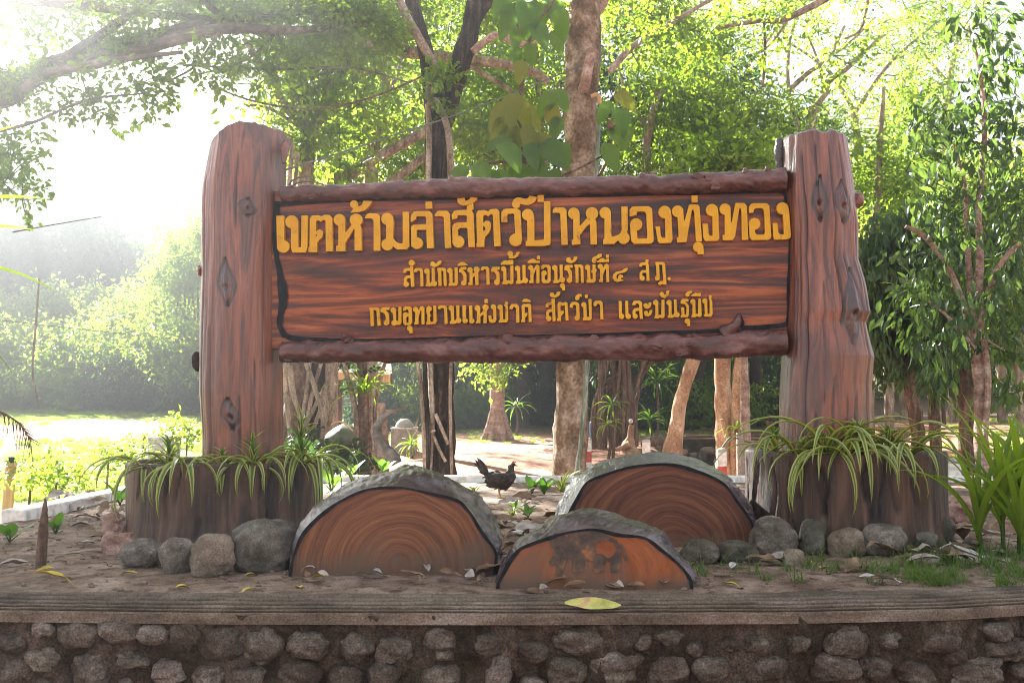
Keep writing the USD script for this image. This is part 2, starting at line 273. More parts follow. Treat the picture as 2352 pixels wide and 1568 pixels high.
LIGHTWOOD = mat('yellow_timber', [(0.3, (0.36, 0.20, 0.08)), (0.7, (0.52, 0.32, 0.15))], scale=4, vec=(4, 4, 0.6), rough=0.6, bump=0.3)

# ------------------------------------------------------------- the ground
def sstep(x, a, b):
    t = np.clip((x - a) / (b - a), 0, 1); return t * t * (3 - 2 * t)
def in_ditch(x, y):
    e = 0.25 * (fbm(np.stack([x * 0.7, y * 0.7, 0 * x], -1), 2, 3) - 0.5) * 2
    return sstep(x + e, 3.75, 4.3) * sstep(-(x + e), -10.5, -9.5) * sstep(y + e, 20.6, 21.3) * sstep(-(y + e), -29.6, -29.2)
def zg(x, y):
    x = np.asarray(x, float); y = np.asarray(y, float)
    mid = np.interp(y, [-500, 15, 20, 24, 30, 40, 50, 70, 100, 200, 3000], [0, 0, 0.22, 0.42, 0.58, 1.0, 1.6, 4, 8, 11, 12])
    lef = np.interp(y, [-500, 9, 12.5, 22, 30, 40, 60, 100, 200, 3000], [0, 0, 0.17, 1.0, 1.42, 2.6, 7, 11, 12, 12])
    rig = np.interp(y, [-500, 9, 14, 22, 28, 40, 55, 80, 100, 200, 3000], [0, 0, 0.33, 0.75, 1.06, 1.32, 2.2, 5, 8, 11, 12])
    a = x / np.maximum(y, 6)                           # spread with the distance
    wl, wr = sstep(-a, 0.22, 0.34), sstep(a, 0.30, 0.40)
    z = mid * (1 - wl - wr) + lef * wl + rig * wr
    z = z + (fbm(np.stack([x * 0.35, y * 0.35, 0 * x], -1), 3, 1) - 0.5) * 0.12 * sstep(y, 10, 16)
    return z - 0.75 * in_ditch(x, y)
def zg1(x, y): return float(zg(np.array([x]), np.array([y]))[0])
xs = np.concatenate([[-2500, -1000, -500, -250, -140, -90], np.arange(-60, -16, 1.5), np.arange(-16, 16, 0.2), np.arange(16, 61, 1.5), [90, 140, 250, 500, 1000, 2500]])
ys = np.concatenate([[-2500, -800, -300, -120, -60, -30, -15, -8], np.arange(-4, 9, 1.0), np.arange(9, 34, 0.2), np.arange(34, 80, 1.5), [90, 120, 160, 250, 500, 1000, 2500]])
gx, gy = np.meshgrid(xs, ys, indexing='ij'); gz = zg(gx.ravel(), gy.ravel())
k = np.arange(gx.size).reshape(gx.shape); a, b, c, d = k[:-1, :-1].ravel(), k[1:, :-1].ravel(), k[1:, 1:].ravel(), k[:-1, 1:].ravel()
gv = np.stack([gx.ravel(), gy.ravel(), gz], 1)
ga = gv[:, 0] / np.maximum(gv[:, 1], 6)
nz = fbm(gv * 0.25, 4, 9)
grass = np.clip(sstep(-ga + (nz - 0.5) * 0.25, 0.20, 0.30) + sstep(ga + (nz - 0.5) * 0.2, 0.42, 0.52) * 0.7, 0, 1) * sstep(gv[:, 1], 4, 9)
path_y = np.interp(ga, [-0.6, -0.35, -0.2], [21, 22, 24])
track = sstep(-np.abs(gv[:, 1] - path_y + (nz - .5) * 3), -2.6, -1.2) * (ga < -0.12)
grass = grass * (1 - track)
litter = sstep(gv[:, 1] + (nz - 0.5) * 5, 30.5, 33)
GROUND = usdkit.material(stage, '/World/Looks/ground_earth', {
    'g': ('geometry', {}), 'n': ('noise_texture', {'scale': 0.9, 'detail': 9.0, 'roughness': 0.68}), 'n2': ('noise_texture', {'scale': 5.0, 'detail': 9.0, 'roughness': 0.7}),
    'earth': ('rgb_ramp', {'ramp': [(0.36, (0.20, 0.095, 0.064)), (0.5, (0.30, 0.160, 0.112)), (0.64, (0.38, 0.23, 0.17))]}),
    'green': ('rgb_ramp', {'ramp': [(0.3, (0.10, 0.105, 0.03)), (0.5, (0.17, 0.19, 0.055)), (0.7, (0.28, 0.25, 0.12))]}),
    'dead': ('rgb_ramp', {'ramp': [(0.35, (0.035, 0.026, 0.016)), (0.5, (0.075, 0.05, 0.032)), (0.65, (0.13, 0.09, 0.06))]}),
    'ag': ('attribute', {'attribute': 'mask'}), 'al': ('attribute', {'attribute': 'litter'}), 'm1': ('mix_color', {}), 'm2': ('mix_color', {}),
    'nb': ('noise_texture', {'scale': 14.0, 'detail': 9.0, 'roughness': 0.7}), 'b': ('bump', {'strength': 0.7, 'distance': 0.05}), 'p': ('principled_bsdf', {'roughness': 0.95, 'specular_ior_level': 0.1})},
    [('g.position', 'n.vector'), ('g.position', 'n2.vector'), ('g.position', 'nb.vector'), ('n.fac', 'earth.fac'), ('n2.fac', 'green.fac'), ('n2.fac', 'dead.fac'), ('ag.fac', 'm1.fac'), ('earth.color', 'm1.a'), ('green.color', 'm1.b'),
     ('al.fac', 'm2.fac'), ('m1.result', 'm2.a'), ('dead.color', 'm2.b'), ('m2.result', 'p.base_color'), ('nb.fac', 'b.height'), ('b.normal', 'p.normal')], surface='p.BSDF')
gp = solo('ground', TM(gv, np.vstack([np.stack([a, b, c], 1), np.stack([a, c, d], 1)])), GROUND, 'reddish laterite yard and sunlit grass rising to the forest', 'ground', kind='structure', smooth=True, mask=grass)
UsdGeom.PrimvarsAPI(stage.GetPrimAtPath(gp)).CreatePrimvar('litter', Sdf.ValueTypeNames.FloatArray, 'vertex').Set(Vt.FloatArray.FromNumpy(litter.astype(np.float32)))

# the raised bed: soil, kerb
BED = 0.8
def bedz(x, y):
    x = np.asarray(x, float); y = np.asarray(y, float)
    p = np.stack([x, y, 0 * x], -1)
    z = BED + 0.035 * (fbm(p * 2.2, 4, 4) - 0.5) * sstep(y, 3.75, 4.1) + 0.012 * (fbm(p * 14, 2, 6) - 0.5)
    z = z + 0.015 * np.exp(-((x - 1.7) ** 2 + (y - 5.1) ** 2) / 0.5) + 0.01 * np.exp(-((x + 1.6) ** 2 + (y - 5.5) ** 2) / 0.5)
    return z
def bz(x, y): return float(bedz(np.array([x]), np.array([y]))[0])
def edge_y(x):     # the wall's line: bends away at the right
    return np.interp(x, [-6, -2, -1, 0, 1, 1.6, 2.2, 3.5, 6], [4.0, 3.80, 3.75, 3.74, 3.76, 3.82, 3.98, 4.5, 5.6])
soil = grid(300, 220, lambda u, v: np.stack([(x := -3.1 + 7.6 * u), (y := edge_y(x) + 0.0 + (9.6 - edge_y(x)) * v ** 1.5), bedz(x, y)], 1))
solo('bed_soil', soil, SOIL, 'bare brown soil of the raised bed under the sign', 'soil', kind='structure', smooth=True)
kb = [rbox((0.16, 3.4, 0.9), (-3.14, 7.95, 0.42)), rbox((7.9, 0.16, 0.9), (0.72, 9.66, 0.405)), rbox((0.16, 5.2, 0.86), (4.55, 7.1, 0.40))]
kw = thing('bed_kerb', 'low white painted kerb round the back and left of the raised bed', 'kerb', (-3.14, 7.9, 0))
for m in kb: part(kw, 'kerb_length', m, WHITEP)

# the stone retaining wall with its ridged coping
wl = thing('retaining_wall', 'low wall of rounded stones in mud mortar with a ridged concrete coping along the bottom of the view', 'wall', (0, 3.7, 0))
GROOVES = [0.16, 0.33, 0.50, 0.66, 0.80]
def coping(u, v):
    x = -3.2 + 9.0 * u; ey = edge_y(x); t = v
    wob = 0.022 * (fbm(np.stack([x * 1.3, 0 * x, 0 * x], -1), 3, 8) - 0.5)
    tt = np.clip(t / 0.92, 0, 1)
    prof_y = -0.165 * np.sin(tt * np.pi / 2); prof_z = 0.012 - 0.050 * tt ** 1.6 - 0.03 * np.clip((t - 0.92) / 0.08, 0, 1)
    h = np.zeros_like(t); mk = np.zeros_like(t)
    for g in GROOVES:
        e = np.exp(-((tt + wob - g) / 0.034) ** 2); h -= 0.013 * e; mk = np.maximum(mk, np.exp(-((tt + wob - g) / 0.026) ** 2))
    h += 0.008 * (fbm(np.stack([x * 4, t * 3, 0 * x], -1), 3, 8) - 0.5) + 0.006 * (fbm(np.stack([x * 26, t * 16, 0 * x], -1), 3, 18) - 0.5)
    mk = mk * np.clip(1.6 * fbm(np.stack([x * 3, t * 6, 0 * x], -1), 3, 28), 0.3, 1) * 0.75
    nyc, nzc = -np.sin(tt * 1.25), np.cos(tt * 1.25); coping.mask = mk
    return np.stack([x, ey + prof_y + h * nyc, BED + prof_z + h * nzc], 1)
cg = grid(800, 90, coping); part(wl, 'coping', cg, COPING, smooth=True, mask=coping.mask)
def wallface(u, v):
    x = -3.2 + 9.0 * u; z = 0.765 - 0.80 * v
    y = edge_y(x) - 0.142 + 0.08 * (fbm(np.stack([x * 6, z * 6, 0 * x], -1), 4, 12) - 0.5) + 0.06 * (fbm(np.stack([x * 22, z * 14, 0 * x], -1), 3, 13) - 0.5) + 0.02 * v
    return np.stack([x, y, z], 1)
part(wl, 'mortar', grid(800, 110, wallface), MUD, smooth=True)
ws = [(32,1474,67,55),(103,1444,51,34),(184,1456,85,50),(276,1444,81,47),(355,1454,67,40),(427,1458,63,51),(511,1470,95,63),(604,1474,87,79),(703,1478,87,51),(103,1509,71,43),(217,1533,80,67),(308,1513,71,32),(35,1540,72,63),(395,1541,75,50),
      (824,1482,67,60),(909,1489,70,52),(1011,1466,71,44),(1118,1478,67,44),(1331,1470,99,48),(1142,1537,60,64),(1027,1501,36,28),(1418,1525,103,63),(1533,1533,79,63),(881,1545,60,45),(1300,1540,75,50),(1941,1470,87,60),(1830,1474,51,40),(2043,1470,60,36),(2146,1470,95,44),
      (2284,1446,71,36),(2288,1488,75,43),(2229,1541,115,50),(2095,1541,79,51),(2344,1493,50,50),(1668,1478,40,28),(1633,1537,70,50),(1760,1533,80,55),(1917,1535,90,60),(1225,1495,60,40),(1535,1462,60,36),(480,1550,66,46),(570,1556,60,40),(690,1545,80,48),(790,1552,70,40),(1010,1550,70,44),(1480,1472,44,32),(1740,1478,56,36),(2010,1530,60,44),(2180,1505,50,34)]
rs = random.Random(5)
for i, (sx, sy, sw, sh) in enumerate(ws):
    x0 = (sx - CX) / F * 3.6; yy = float(edge_y(x0)) - 0.13; p = W(sx, sy, yy); s = yy / F
    part(wl, 'stone', rock(p + np.array([0, 0.028, 0]), (sw * s * 1.36, 0.17, sh * s * 1.42), 40 + i, sub=4, rot=rs.uniform(-.3, .3), amp=rs.uniform(.25, .5)), WALLSTONE[1 if i in (1, 19, 4, 13) else rs.choice([0, 0, 2])], smooth=True)
taken = [(sx, sy, max(sw, sh) * .62) for sx, sy, sw, sh in ws]
for i in range(400):
    sx, sy, q = rs.uniform(-60, 2420), rs.uniform(1446, 1600), rs.uniform(16, 34)
    if any(math.hypot(sx - X, (sy - Y) * 1.25) < q + R_ for X, Y, R_ in taken): continue
    taken.append((sx, sy, q)); x0 = (sx - CX) / F * 3.6; yy = float(edge_y(x0)) - 0.13; p = W(sx, sy, yy); s = yy / F
    part(wl, 'stone', rock(p + np.array([0, 0.03, 0]), (q * 2.2 * s, 0.15, q * 1.8 * s), 1400 + i, rot=rs.uniform(-.2, .2), amp=0.35), WALLSTONE[rs.choice([0, 2, 2])], smooth=True)
for i in range(30):      # courses below the view
    x0 = rs.uniform(-3, 3.5); z = rs.uniform(0.08, 0.4)
    part(wl, 'stone', rock((x0, float(edge_y(x0)) - 0.11, z), (0.14, 0.17, 0.1), 140 + i, sub=2), WALLSTONE[0], smooth=True)
# ------------------------------------------------------------- the sign
PL, PR = np.array([W(560, 900, 5.75)[0], 5.75]), np.array([W(1893, 900, 5.35)[0], 5.35])
sg = thing('park_sign', 'big timber-look sign board with yellow raised Thai lettering between two brown trunk posts', 'sign', (0, 5.55, BED))
def sign_post(cx, cy, spec, z0, ztop, seed, tilt_top, knots, cracks):
    """spec: rows (row of the view, left, right) of the outline"""
    zz = np.array([W(CX, r, cy)[2] for r, _, _ in spec]); xl = np.array([W(l, r, cy)[0] for r, l, _ in spec]); xr = np.array([W(rr, r, cy)[0] for r, _, rr in spec])
    o = np.argsort(zz); zz, xl, xr = zz[o], xl[o], xr[o]
    nu, nv = 220, 300
    def fn(u, v):
        th = 2 * np.pi * u; t = v
        z = z0 + (ztop - z0) * t
        c, r = (np.interp(z, zz, xl) + np.interp(z, zz, xr)) / 2, (np.interp(z, zz, xr) - np.interp(z, zz, xl)) / 2 * 0.985
        ct, st = np.sin(th), -np.cos(th)          # u = 0 faces the camera
        P = np.stack([ct * 2.2, st * 2.2, z * 0.9], -1)
        d = 0.03 * (fbm(P + seed, 3, seed) - 0.5) + 0.014 * (fbm(np.stack([ct * 4, st * 4, z * 2.2], -1) + seed, 4, seed + 1) - 0.5) + 0.005 * (fbm(np.stack([ct * 26, st * 26, z * 1.4], -1) + seed, 3, seed + 2) - 0.5)
        mk = np.zeros_like(z); h = np.zeros_like(z)
        an = np.where(th > np.pi, th - 2 * np.pi, th)
        for (ka, kz, kw, kh, kd) in knots:
            sw = fbm(np.stack([z * 9, an * 2, 0 * z + kz * 9], -1), 3, int(kz * 50)) - 0.5
            du = (an - ka) * r.mean() + 0.10 * (z - kz) * np.sin(kz * 9) + 0.022 * sw; dv = z - kz + 0.015 * np.sin(du * 40)
            up = np.where(dv > 0, 1.0, 0.8); t_ = np.clip(np.abs(dv) / (kh * up), 0, 1)
            wid = kw * np.sqrt(np.clip(1 - t_ ** 1.5, 0, 1)) * (0.62 + 0.38 * np.cos(t_ * 2.4)) * (1 + 0.35 * sw)
            wid = np.maximum(wid, 0.004 * (t_ < 1)); ins = t_ < 1
            h += kd * ins * np.exp(-(du / (kw * 0.75)) ** 2) * np.cos(t_ * np.pi / 2)
            for q, am, lw in ((1.0, 1.25, 0.0085), (0.66, 0.95, 0.005), (0.38, 0.85, 0.005)):
                am = am * np.clip(0.35 + 1.3 * fbm(np.stack([z * 14, an * 3, 0 * z + q], -1), 2, 3), 0, 1)
                ln = np.exp(-((np.abs(du) - wid * q) / lw) ** 2) * ins; mk = np.maximum(mk, np.minimum(1, am * ln)); h -= 0.007 * ln * np.minimum(am, 1)
            fill = ins * (np.abs(du) < wid) * np.clip(2.6 * fbm(np.stack([du * 60, dv * 9, 0 * du + kz], -1), 3, 5) - 0.55, 0.15, 1); mk = np.maximum(mk, 0.85 * fill)
            rr2 = np.hypot(du / 0.8, dv + kh * .1) + 0.008 * sw; h -= 0.022 * np.exp(-(rr2 / (kw * 0.30)) ** 2); mk = np.maximum(mk, 0.9 * np.exp(-(rr2 / (kw * 0.34)) ** 2))
            # stain running up and down from the knot
            mk = np.maximum(mk, 0.75 * np.exp(-(du / (kw * 0.45)) ** 2) * np.exp(-(dv / (kh * 1.9)) ** 2) * np.clip(2.6 * fbm(np.stack([du * 70, dv * 4, 0 * du + kz], -1), 3, 6) - 0.9, 0, 1))
        for (ka, za, zb, wob) in cracks:
            lu = (an - ka - 2.2 * wob * (fbm(np.stack([z * 3.5, 0 * z + ka * 9, 0 * z], -1), 4, 31) - 0.5)) * r
            on = sstep(z, za, za + 0.06) * sstep(-z, -zb, -zb + 0.06)
            line = np.exp(-(lu / (0.002 + 0.005 * fbm(np.stack([z * 6, 0 * z + ka, 0 * z], -1), 3, 32))) ** 2) * on
            mk = np.maximum(mk, 0.95 * line); h -= 0.010 * line
            h += 0.003 * np.exp(-((np.abs(lu) - 0.02) / 0.012) ** 2) * on
        R = r + d + h
        zt = z + np.where(t > 0.985, 1, 0) * 0
        zt = z + tilt_top * np.where(ct < 0, ct * 1.6, -0.25 * ct) * r * t ** 8 + 0.04 * t ** 30 * (fbm(np.stack([ct * 3, st * 3, 0 * z], -1), 3, seed + 7) - 0.5)
        fn.mask = mk
        return np.stack([c + R * ct, cy + R * st, zt], 1)
    g = grid(nu, nv, fn); mk = fn.mask
    # the sawn top
    top = g.vertices.reshape(nu, nv, 3)[:, -1]; cen = top.mean(0)
    rings, f = [], []
    for q in (1.0, 0.93, 0.6, 0.3, 0.02):
        rings.append(cen + (top - cen) * q + np.array([0, 0, 0.012 if q < 0.99 else 0]))
    v = np.vstack(rings); n = nu
    for a in range(4):
        for i in range(n - 1):
            f += [(a * n + i, a * n + i + 1, (a + 1) * n + i + 1), (a * n + i, (a + 1) * n + i + 1, (a + 1) * n + i)]
    pt = part(sg, 'post', g, POST, smooth=True, mask=mk)
    part(pt, 'sawn_top', TM(v, f), BARK_GREY, smooth=40)
    return pt
zt = lambda py, y: W(CX, py, y)[2]
sign_post(PL[0], PL[1], [(320, 483, 657), (420, 470, 656), (560, 467, 652), (760, 462, 650), (900, 460, 652), (1000, 466, 652), (1120, 462, 656)], BED + .2, zt(304, 5.75), 11, 0.32,
          [(-0.12, zt(655, 5.55), 0.052, 0.155, 0.012), (-0.02, zt(955, 5.55), 0.05, 0.10, 0.014), (0.35, zt(480, 5.55), 0.05, 0.06, 0.02)],
          [(-0.6, 1.2, 2.0, 0.05), (0.05, 2.5, 3.0, 0.04), (0.55, 1.0, 1.8, 0.06), (-0.9, 1.0, 2.9, 0.05), (0.18, 1.2, 1.6, 0.07)])
sign_post(PR[0], PR[1], [(318, 1800, 1942), (430, 1800, 1958), (520, 1806, 1968), (600, 1808, 1966), (654, 1806, 1982), (721, 1804, 1994), (745, 1803, 1984), (774, 1802, 1990), (820, 1799, 2001), (880, 1796, 1995), (943, 1793, 1993), (1100, 1790, 2000)], BED + .2, zt(322, 5.35), 23, -0.04,
          [(-0.32, zt(462, 5.18), 0.045, 0.135, 0.016), (0.33, zt(470, 5.18), 0.05, 0.13, 0.018), (0.36, zt(712, 5.15), 0.062, 0.225, 0.026)],
          [(0.08, 1.9, 2.95, 0.03), (-0.33, 2.45, 2.95, 0.02), (-0.34, 1.5, 2.2, 0.02), (0.42, 1.0, 1.62, 0.03), (0.45, 2.55, 2.95, 0.03), (0.3, 2.15, 2.35, 0.03), (-0.75, 1.0, 2.9, 0.04), (-0.1, 1.0, 1.7, 0.04), (0.2, 1.0, 1.6, 0.05), (0.8, 1.2, 2.6, 0.05), (-0.5, 1.0, 1.5, 0.04)])
# stubs and flakes on the posts
part(sg, 'bark_flake', tube(WP([(664, 318, 5.66), (654, 344, 5.64), (652, 375, 5.62)], 0), [0.018, 0.028, 0.012], 8, rough=0.6, seed=3), POST)
part(sg, 'knot_stub', rock(W(1968, 460, 5.35), (0.07, 0.1, 0.09), 5), POST, smooth=True)
part(sg, 'knot_stub', rock(W(455, 830, 5.75), (0.06, 0.09, 0.12), 6), BARK_DARK, smooth=True)
part(sg, 'knot_stub', rock(W(463, 622, 5.72), (0.05, 0.1, 0.07), 7), POST, smooth=True)
part(sg, 'bark_slab', tube(WP([(1795, 322, 5.42), (1790, 350, 5.42), (1793, 388, 5.42)], 0), [0.03, 0.034, 0.02], 10, rough=0.5, seed=8), BARK_GREY)
part(sg, 'bark_slab', rock(W(1852, 320, 5.5), (0.2, 0.16, 0.07), 15, amp=.6), BARK_GREY, smooth=True)

# beams and board
BL, BR = np.array([-1.55, 5.66]), np.array([1.72, 5.30])        # the board's front line
def on_board(px, py, off=0.0):
    d = ray(px, py); n = np.array([BR[1] - BL[1], -(BR[0] - BL[0])]); n /= np.linalg.norm(n)   # towards the camera
    p0 = BL + n * off; t = ((p0 - EYE[:2]) @ n) / (d[:2] @ n); return EYE + d * t
bn = np.array([BR[1] - BL[1], -(BR[0] - BL[0]), 0]); bn /= np.linalg.norm(bn)
def beam(rows, y_off, seed, stubs):
    c = np.array([on_board(x, (a + b) / 2, y_off) for x, a, b in rows]); r = np.array([np.linalg.norm(on_board(x, a, y_off) - on_board(x, b, y_off)) / 2 for x, a, b in rows])
    ms = [tube(c, r, 48, rows=420, rough=0.26, seed=seed, freq=2.6)]
    q = random.Random(seed)
    for _ in range(9):
        k = q.randrange(1, len(c)); u = q.random(); p = c[k - 1] * (1 - u) + c[k] * u; rr = r[k]
        a = q.uniform(-1.3, 1.3); ms.append(rock(p + bn * rr * .86 * math.cos(a) + np.array([0, 0, rr * .86 * math.sin(a)]), (rr * q.uniform(.7, 1.5), rr * .5, rr * q.uniform(.4, .8)), seed * 7 + _, amp=.6))
    for pts, rr in stubs: ms.append(tube([on_board(x, y, o) for x, y, o in pts], rr, 14, rows=16, rough=0.35, seed=seed + 3))
    return join(ms)
part(sg, 'top_beam', beam([(648, 430, 465), (760, 424, 460), (900, 417, 456), (1035, 410, 455), (1200, 409, 450), (1400, 406, 447), (1600, 400, 443), (1720, 392, 441), (1805, 388, 437)], 0.02, 31, [([(1035, 425, 0.03), (1036, 410, 0.05), (1037, 403, 0.06)], [0.03, 0.018, 0.006]), ([(1715, 405, 0.03), (1712, 392, 0.05), (1710, 385, 0.05)], [0.03, 0.018, 0.004]), ([(1768, 400, 0.03), (1762, 388, 0.05), (1760, 382, 0.05)], [0.025, 0.014, 0.004]), ([(1480, 412, 0.03), (1474, 402, 0.04), (1470, 397, 0.04)], [0.03, 0.02, 0.005])]), BEAM, smooth=True)
part(sg, 'bottom_beam', beam([(648, 784, 833), (800, 782, 832), (1000, 778, 832), (1180, 770, 832), (1350, 772, 828), (1500, 768, 828), (1650, 762, 824), (1730, 758, 818), (1806, 756, 816)], 0.02, 47, [([(1660, 768, 0.04), (1690, 745, 0.06), (1697, 722, 0.055)], [0.045, 0.026, 0.012]), ([(1172, 785, 0.05), (1160, 775, 0.07), (1155, 770, 0.075)], [0.04, 0.03, 0.012]), ([(795, 780, 0.04), (790, 772, 0.06), (785, 768, 0.06)], [0.03, 0.02, 0.01])]), BEAM, smooth=True)
def boardsheet(u, v):
    top = np.interp(u, [0, 1], [440, 415]); bot = np.interp(u, [0, 1], [800, 785]); px = 622 + u * (1828 - 622)
    p = np.array([on_board(x, a + (b - a) * w, 0) for x, a, b, w in zip(px, top, bot, v)])
    return p + bn * (0.010 * (fbm(np.stack([p[:, 0] * 1.5, p[:, 2] * 14, 0 * u], -1), 3, 2) - 0.5))[:, None]
bf = grid(140, 60, boardsheet); bk = TM(bf.vertices - bn * 0.05, bf.faces[:, ::-1])
bd = part(sg, 'board', join([bf, bk]), BOARD, smooth=True)
def painted_line(pts, w, off=0.008, seed=0):
    """a wavy strip of black paint in the groove between board and frame"""
    c = spline([(x, y) for x, y in pts], 160); t = np.gradient(c, axis=0); t /= np.linalg.norm(t, axis=1)[:, None]; n = np.stack([-t[:, 1], t[:, 0]], 1)
    s = np.arange(160) * 0.09; wv = np.interp(np.linspace(0, 1, 160), np.linspace(0, 1, len(w)), w) * (0.65 + 0.7 * fbm(np.stack([s * .5, 0 * s + seed, 0 * s], -1), 2, seed))
    L = [on_board(*(c[i] + n[i] * wv[i]), off) for i in range(160)]; R = [on_board(*(c[i] - n[i] * wv[i]), off) for i in range(160)]
    v = np.array([p for q in zip(L, R) for p in q]); i = np.arange(0, 318, 2)
    return TM(v, np.vstack([np.stack([i, i + 2, i + 1], 1), np.stack([i + 1, i + 2, i + 3], 1)]))
for sd, (pts, w) in enumerate([([(634, 470), (700, 465), (850, 458), (1000, 455), (1200, 451), (1400, 446), (1600, 443), (1740, 438), (1800, 440), (1812, 470)], [8, 7, 5, 5, 6, 6, 5, 5, 7, 8]),
                               ([(645, 755), (670, 776), (760, 781), (900, 781), (1050, 776), (1250, 771), (1450, 766), (1660, 758), (1690, 740), (1698, 722), (1706, 740), (1712, 752), (1800, 746), (1815, 730)], [6, 6, 4, 4, 4, 4, 5, 4, 4, 4, 4, 5, 8]),
                               ([(636, 462), (632, 520), (634, 580), (645, 640), (650, 690), (642, 740), (652, 775)], [7, 7, 6, 9, 10, 7, 4]), ([(1812, 440), (1820, 520), (1818, 600), (1816, 680), (1812, 750)], [6, 7, 9, 9, 6])]):
    part(bd, 'painted_edge', painted_line(pts, w, seed=sd), BLACK, smooth=False)

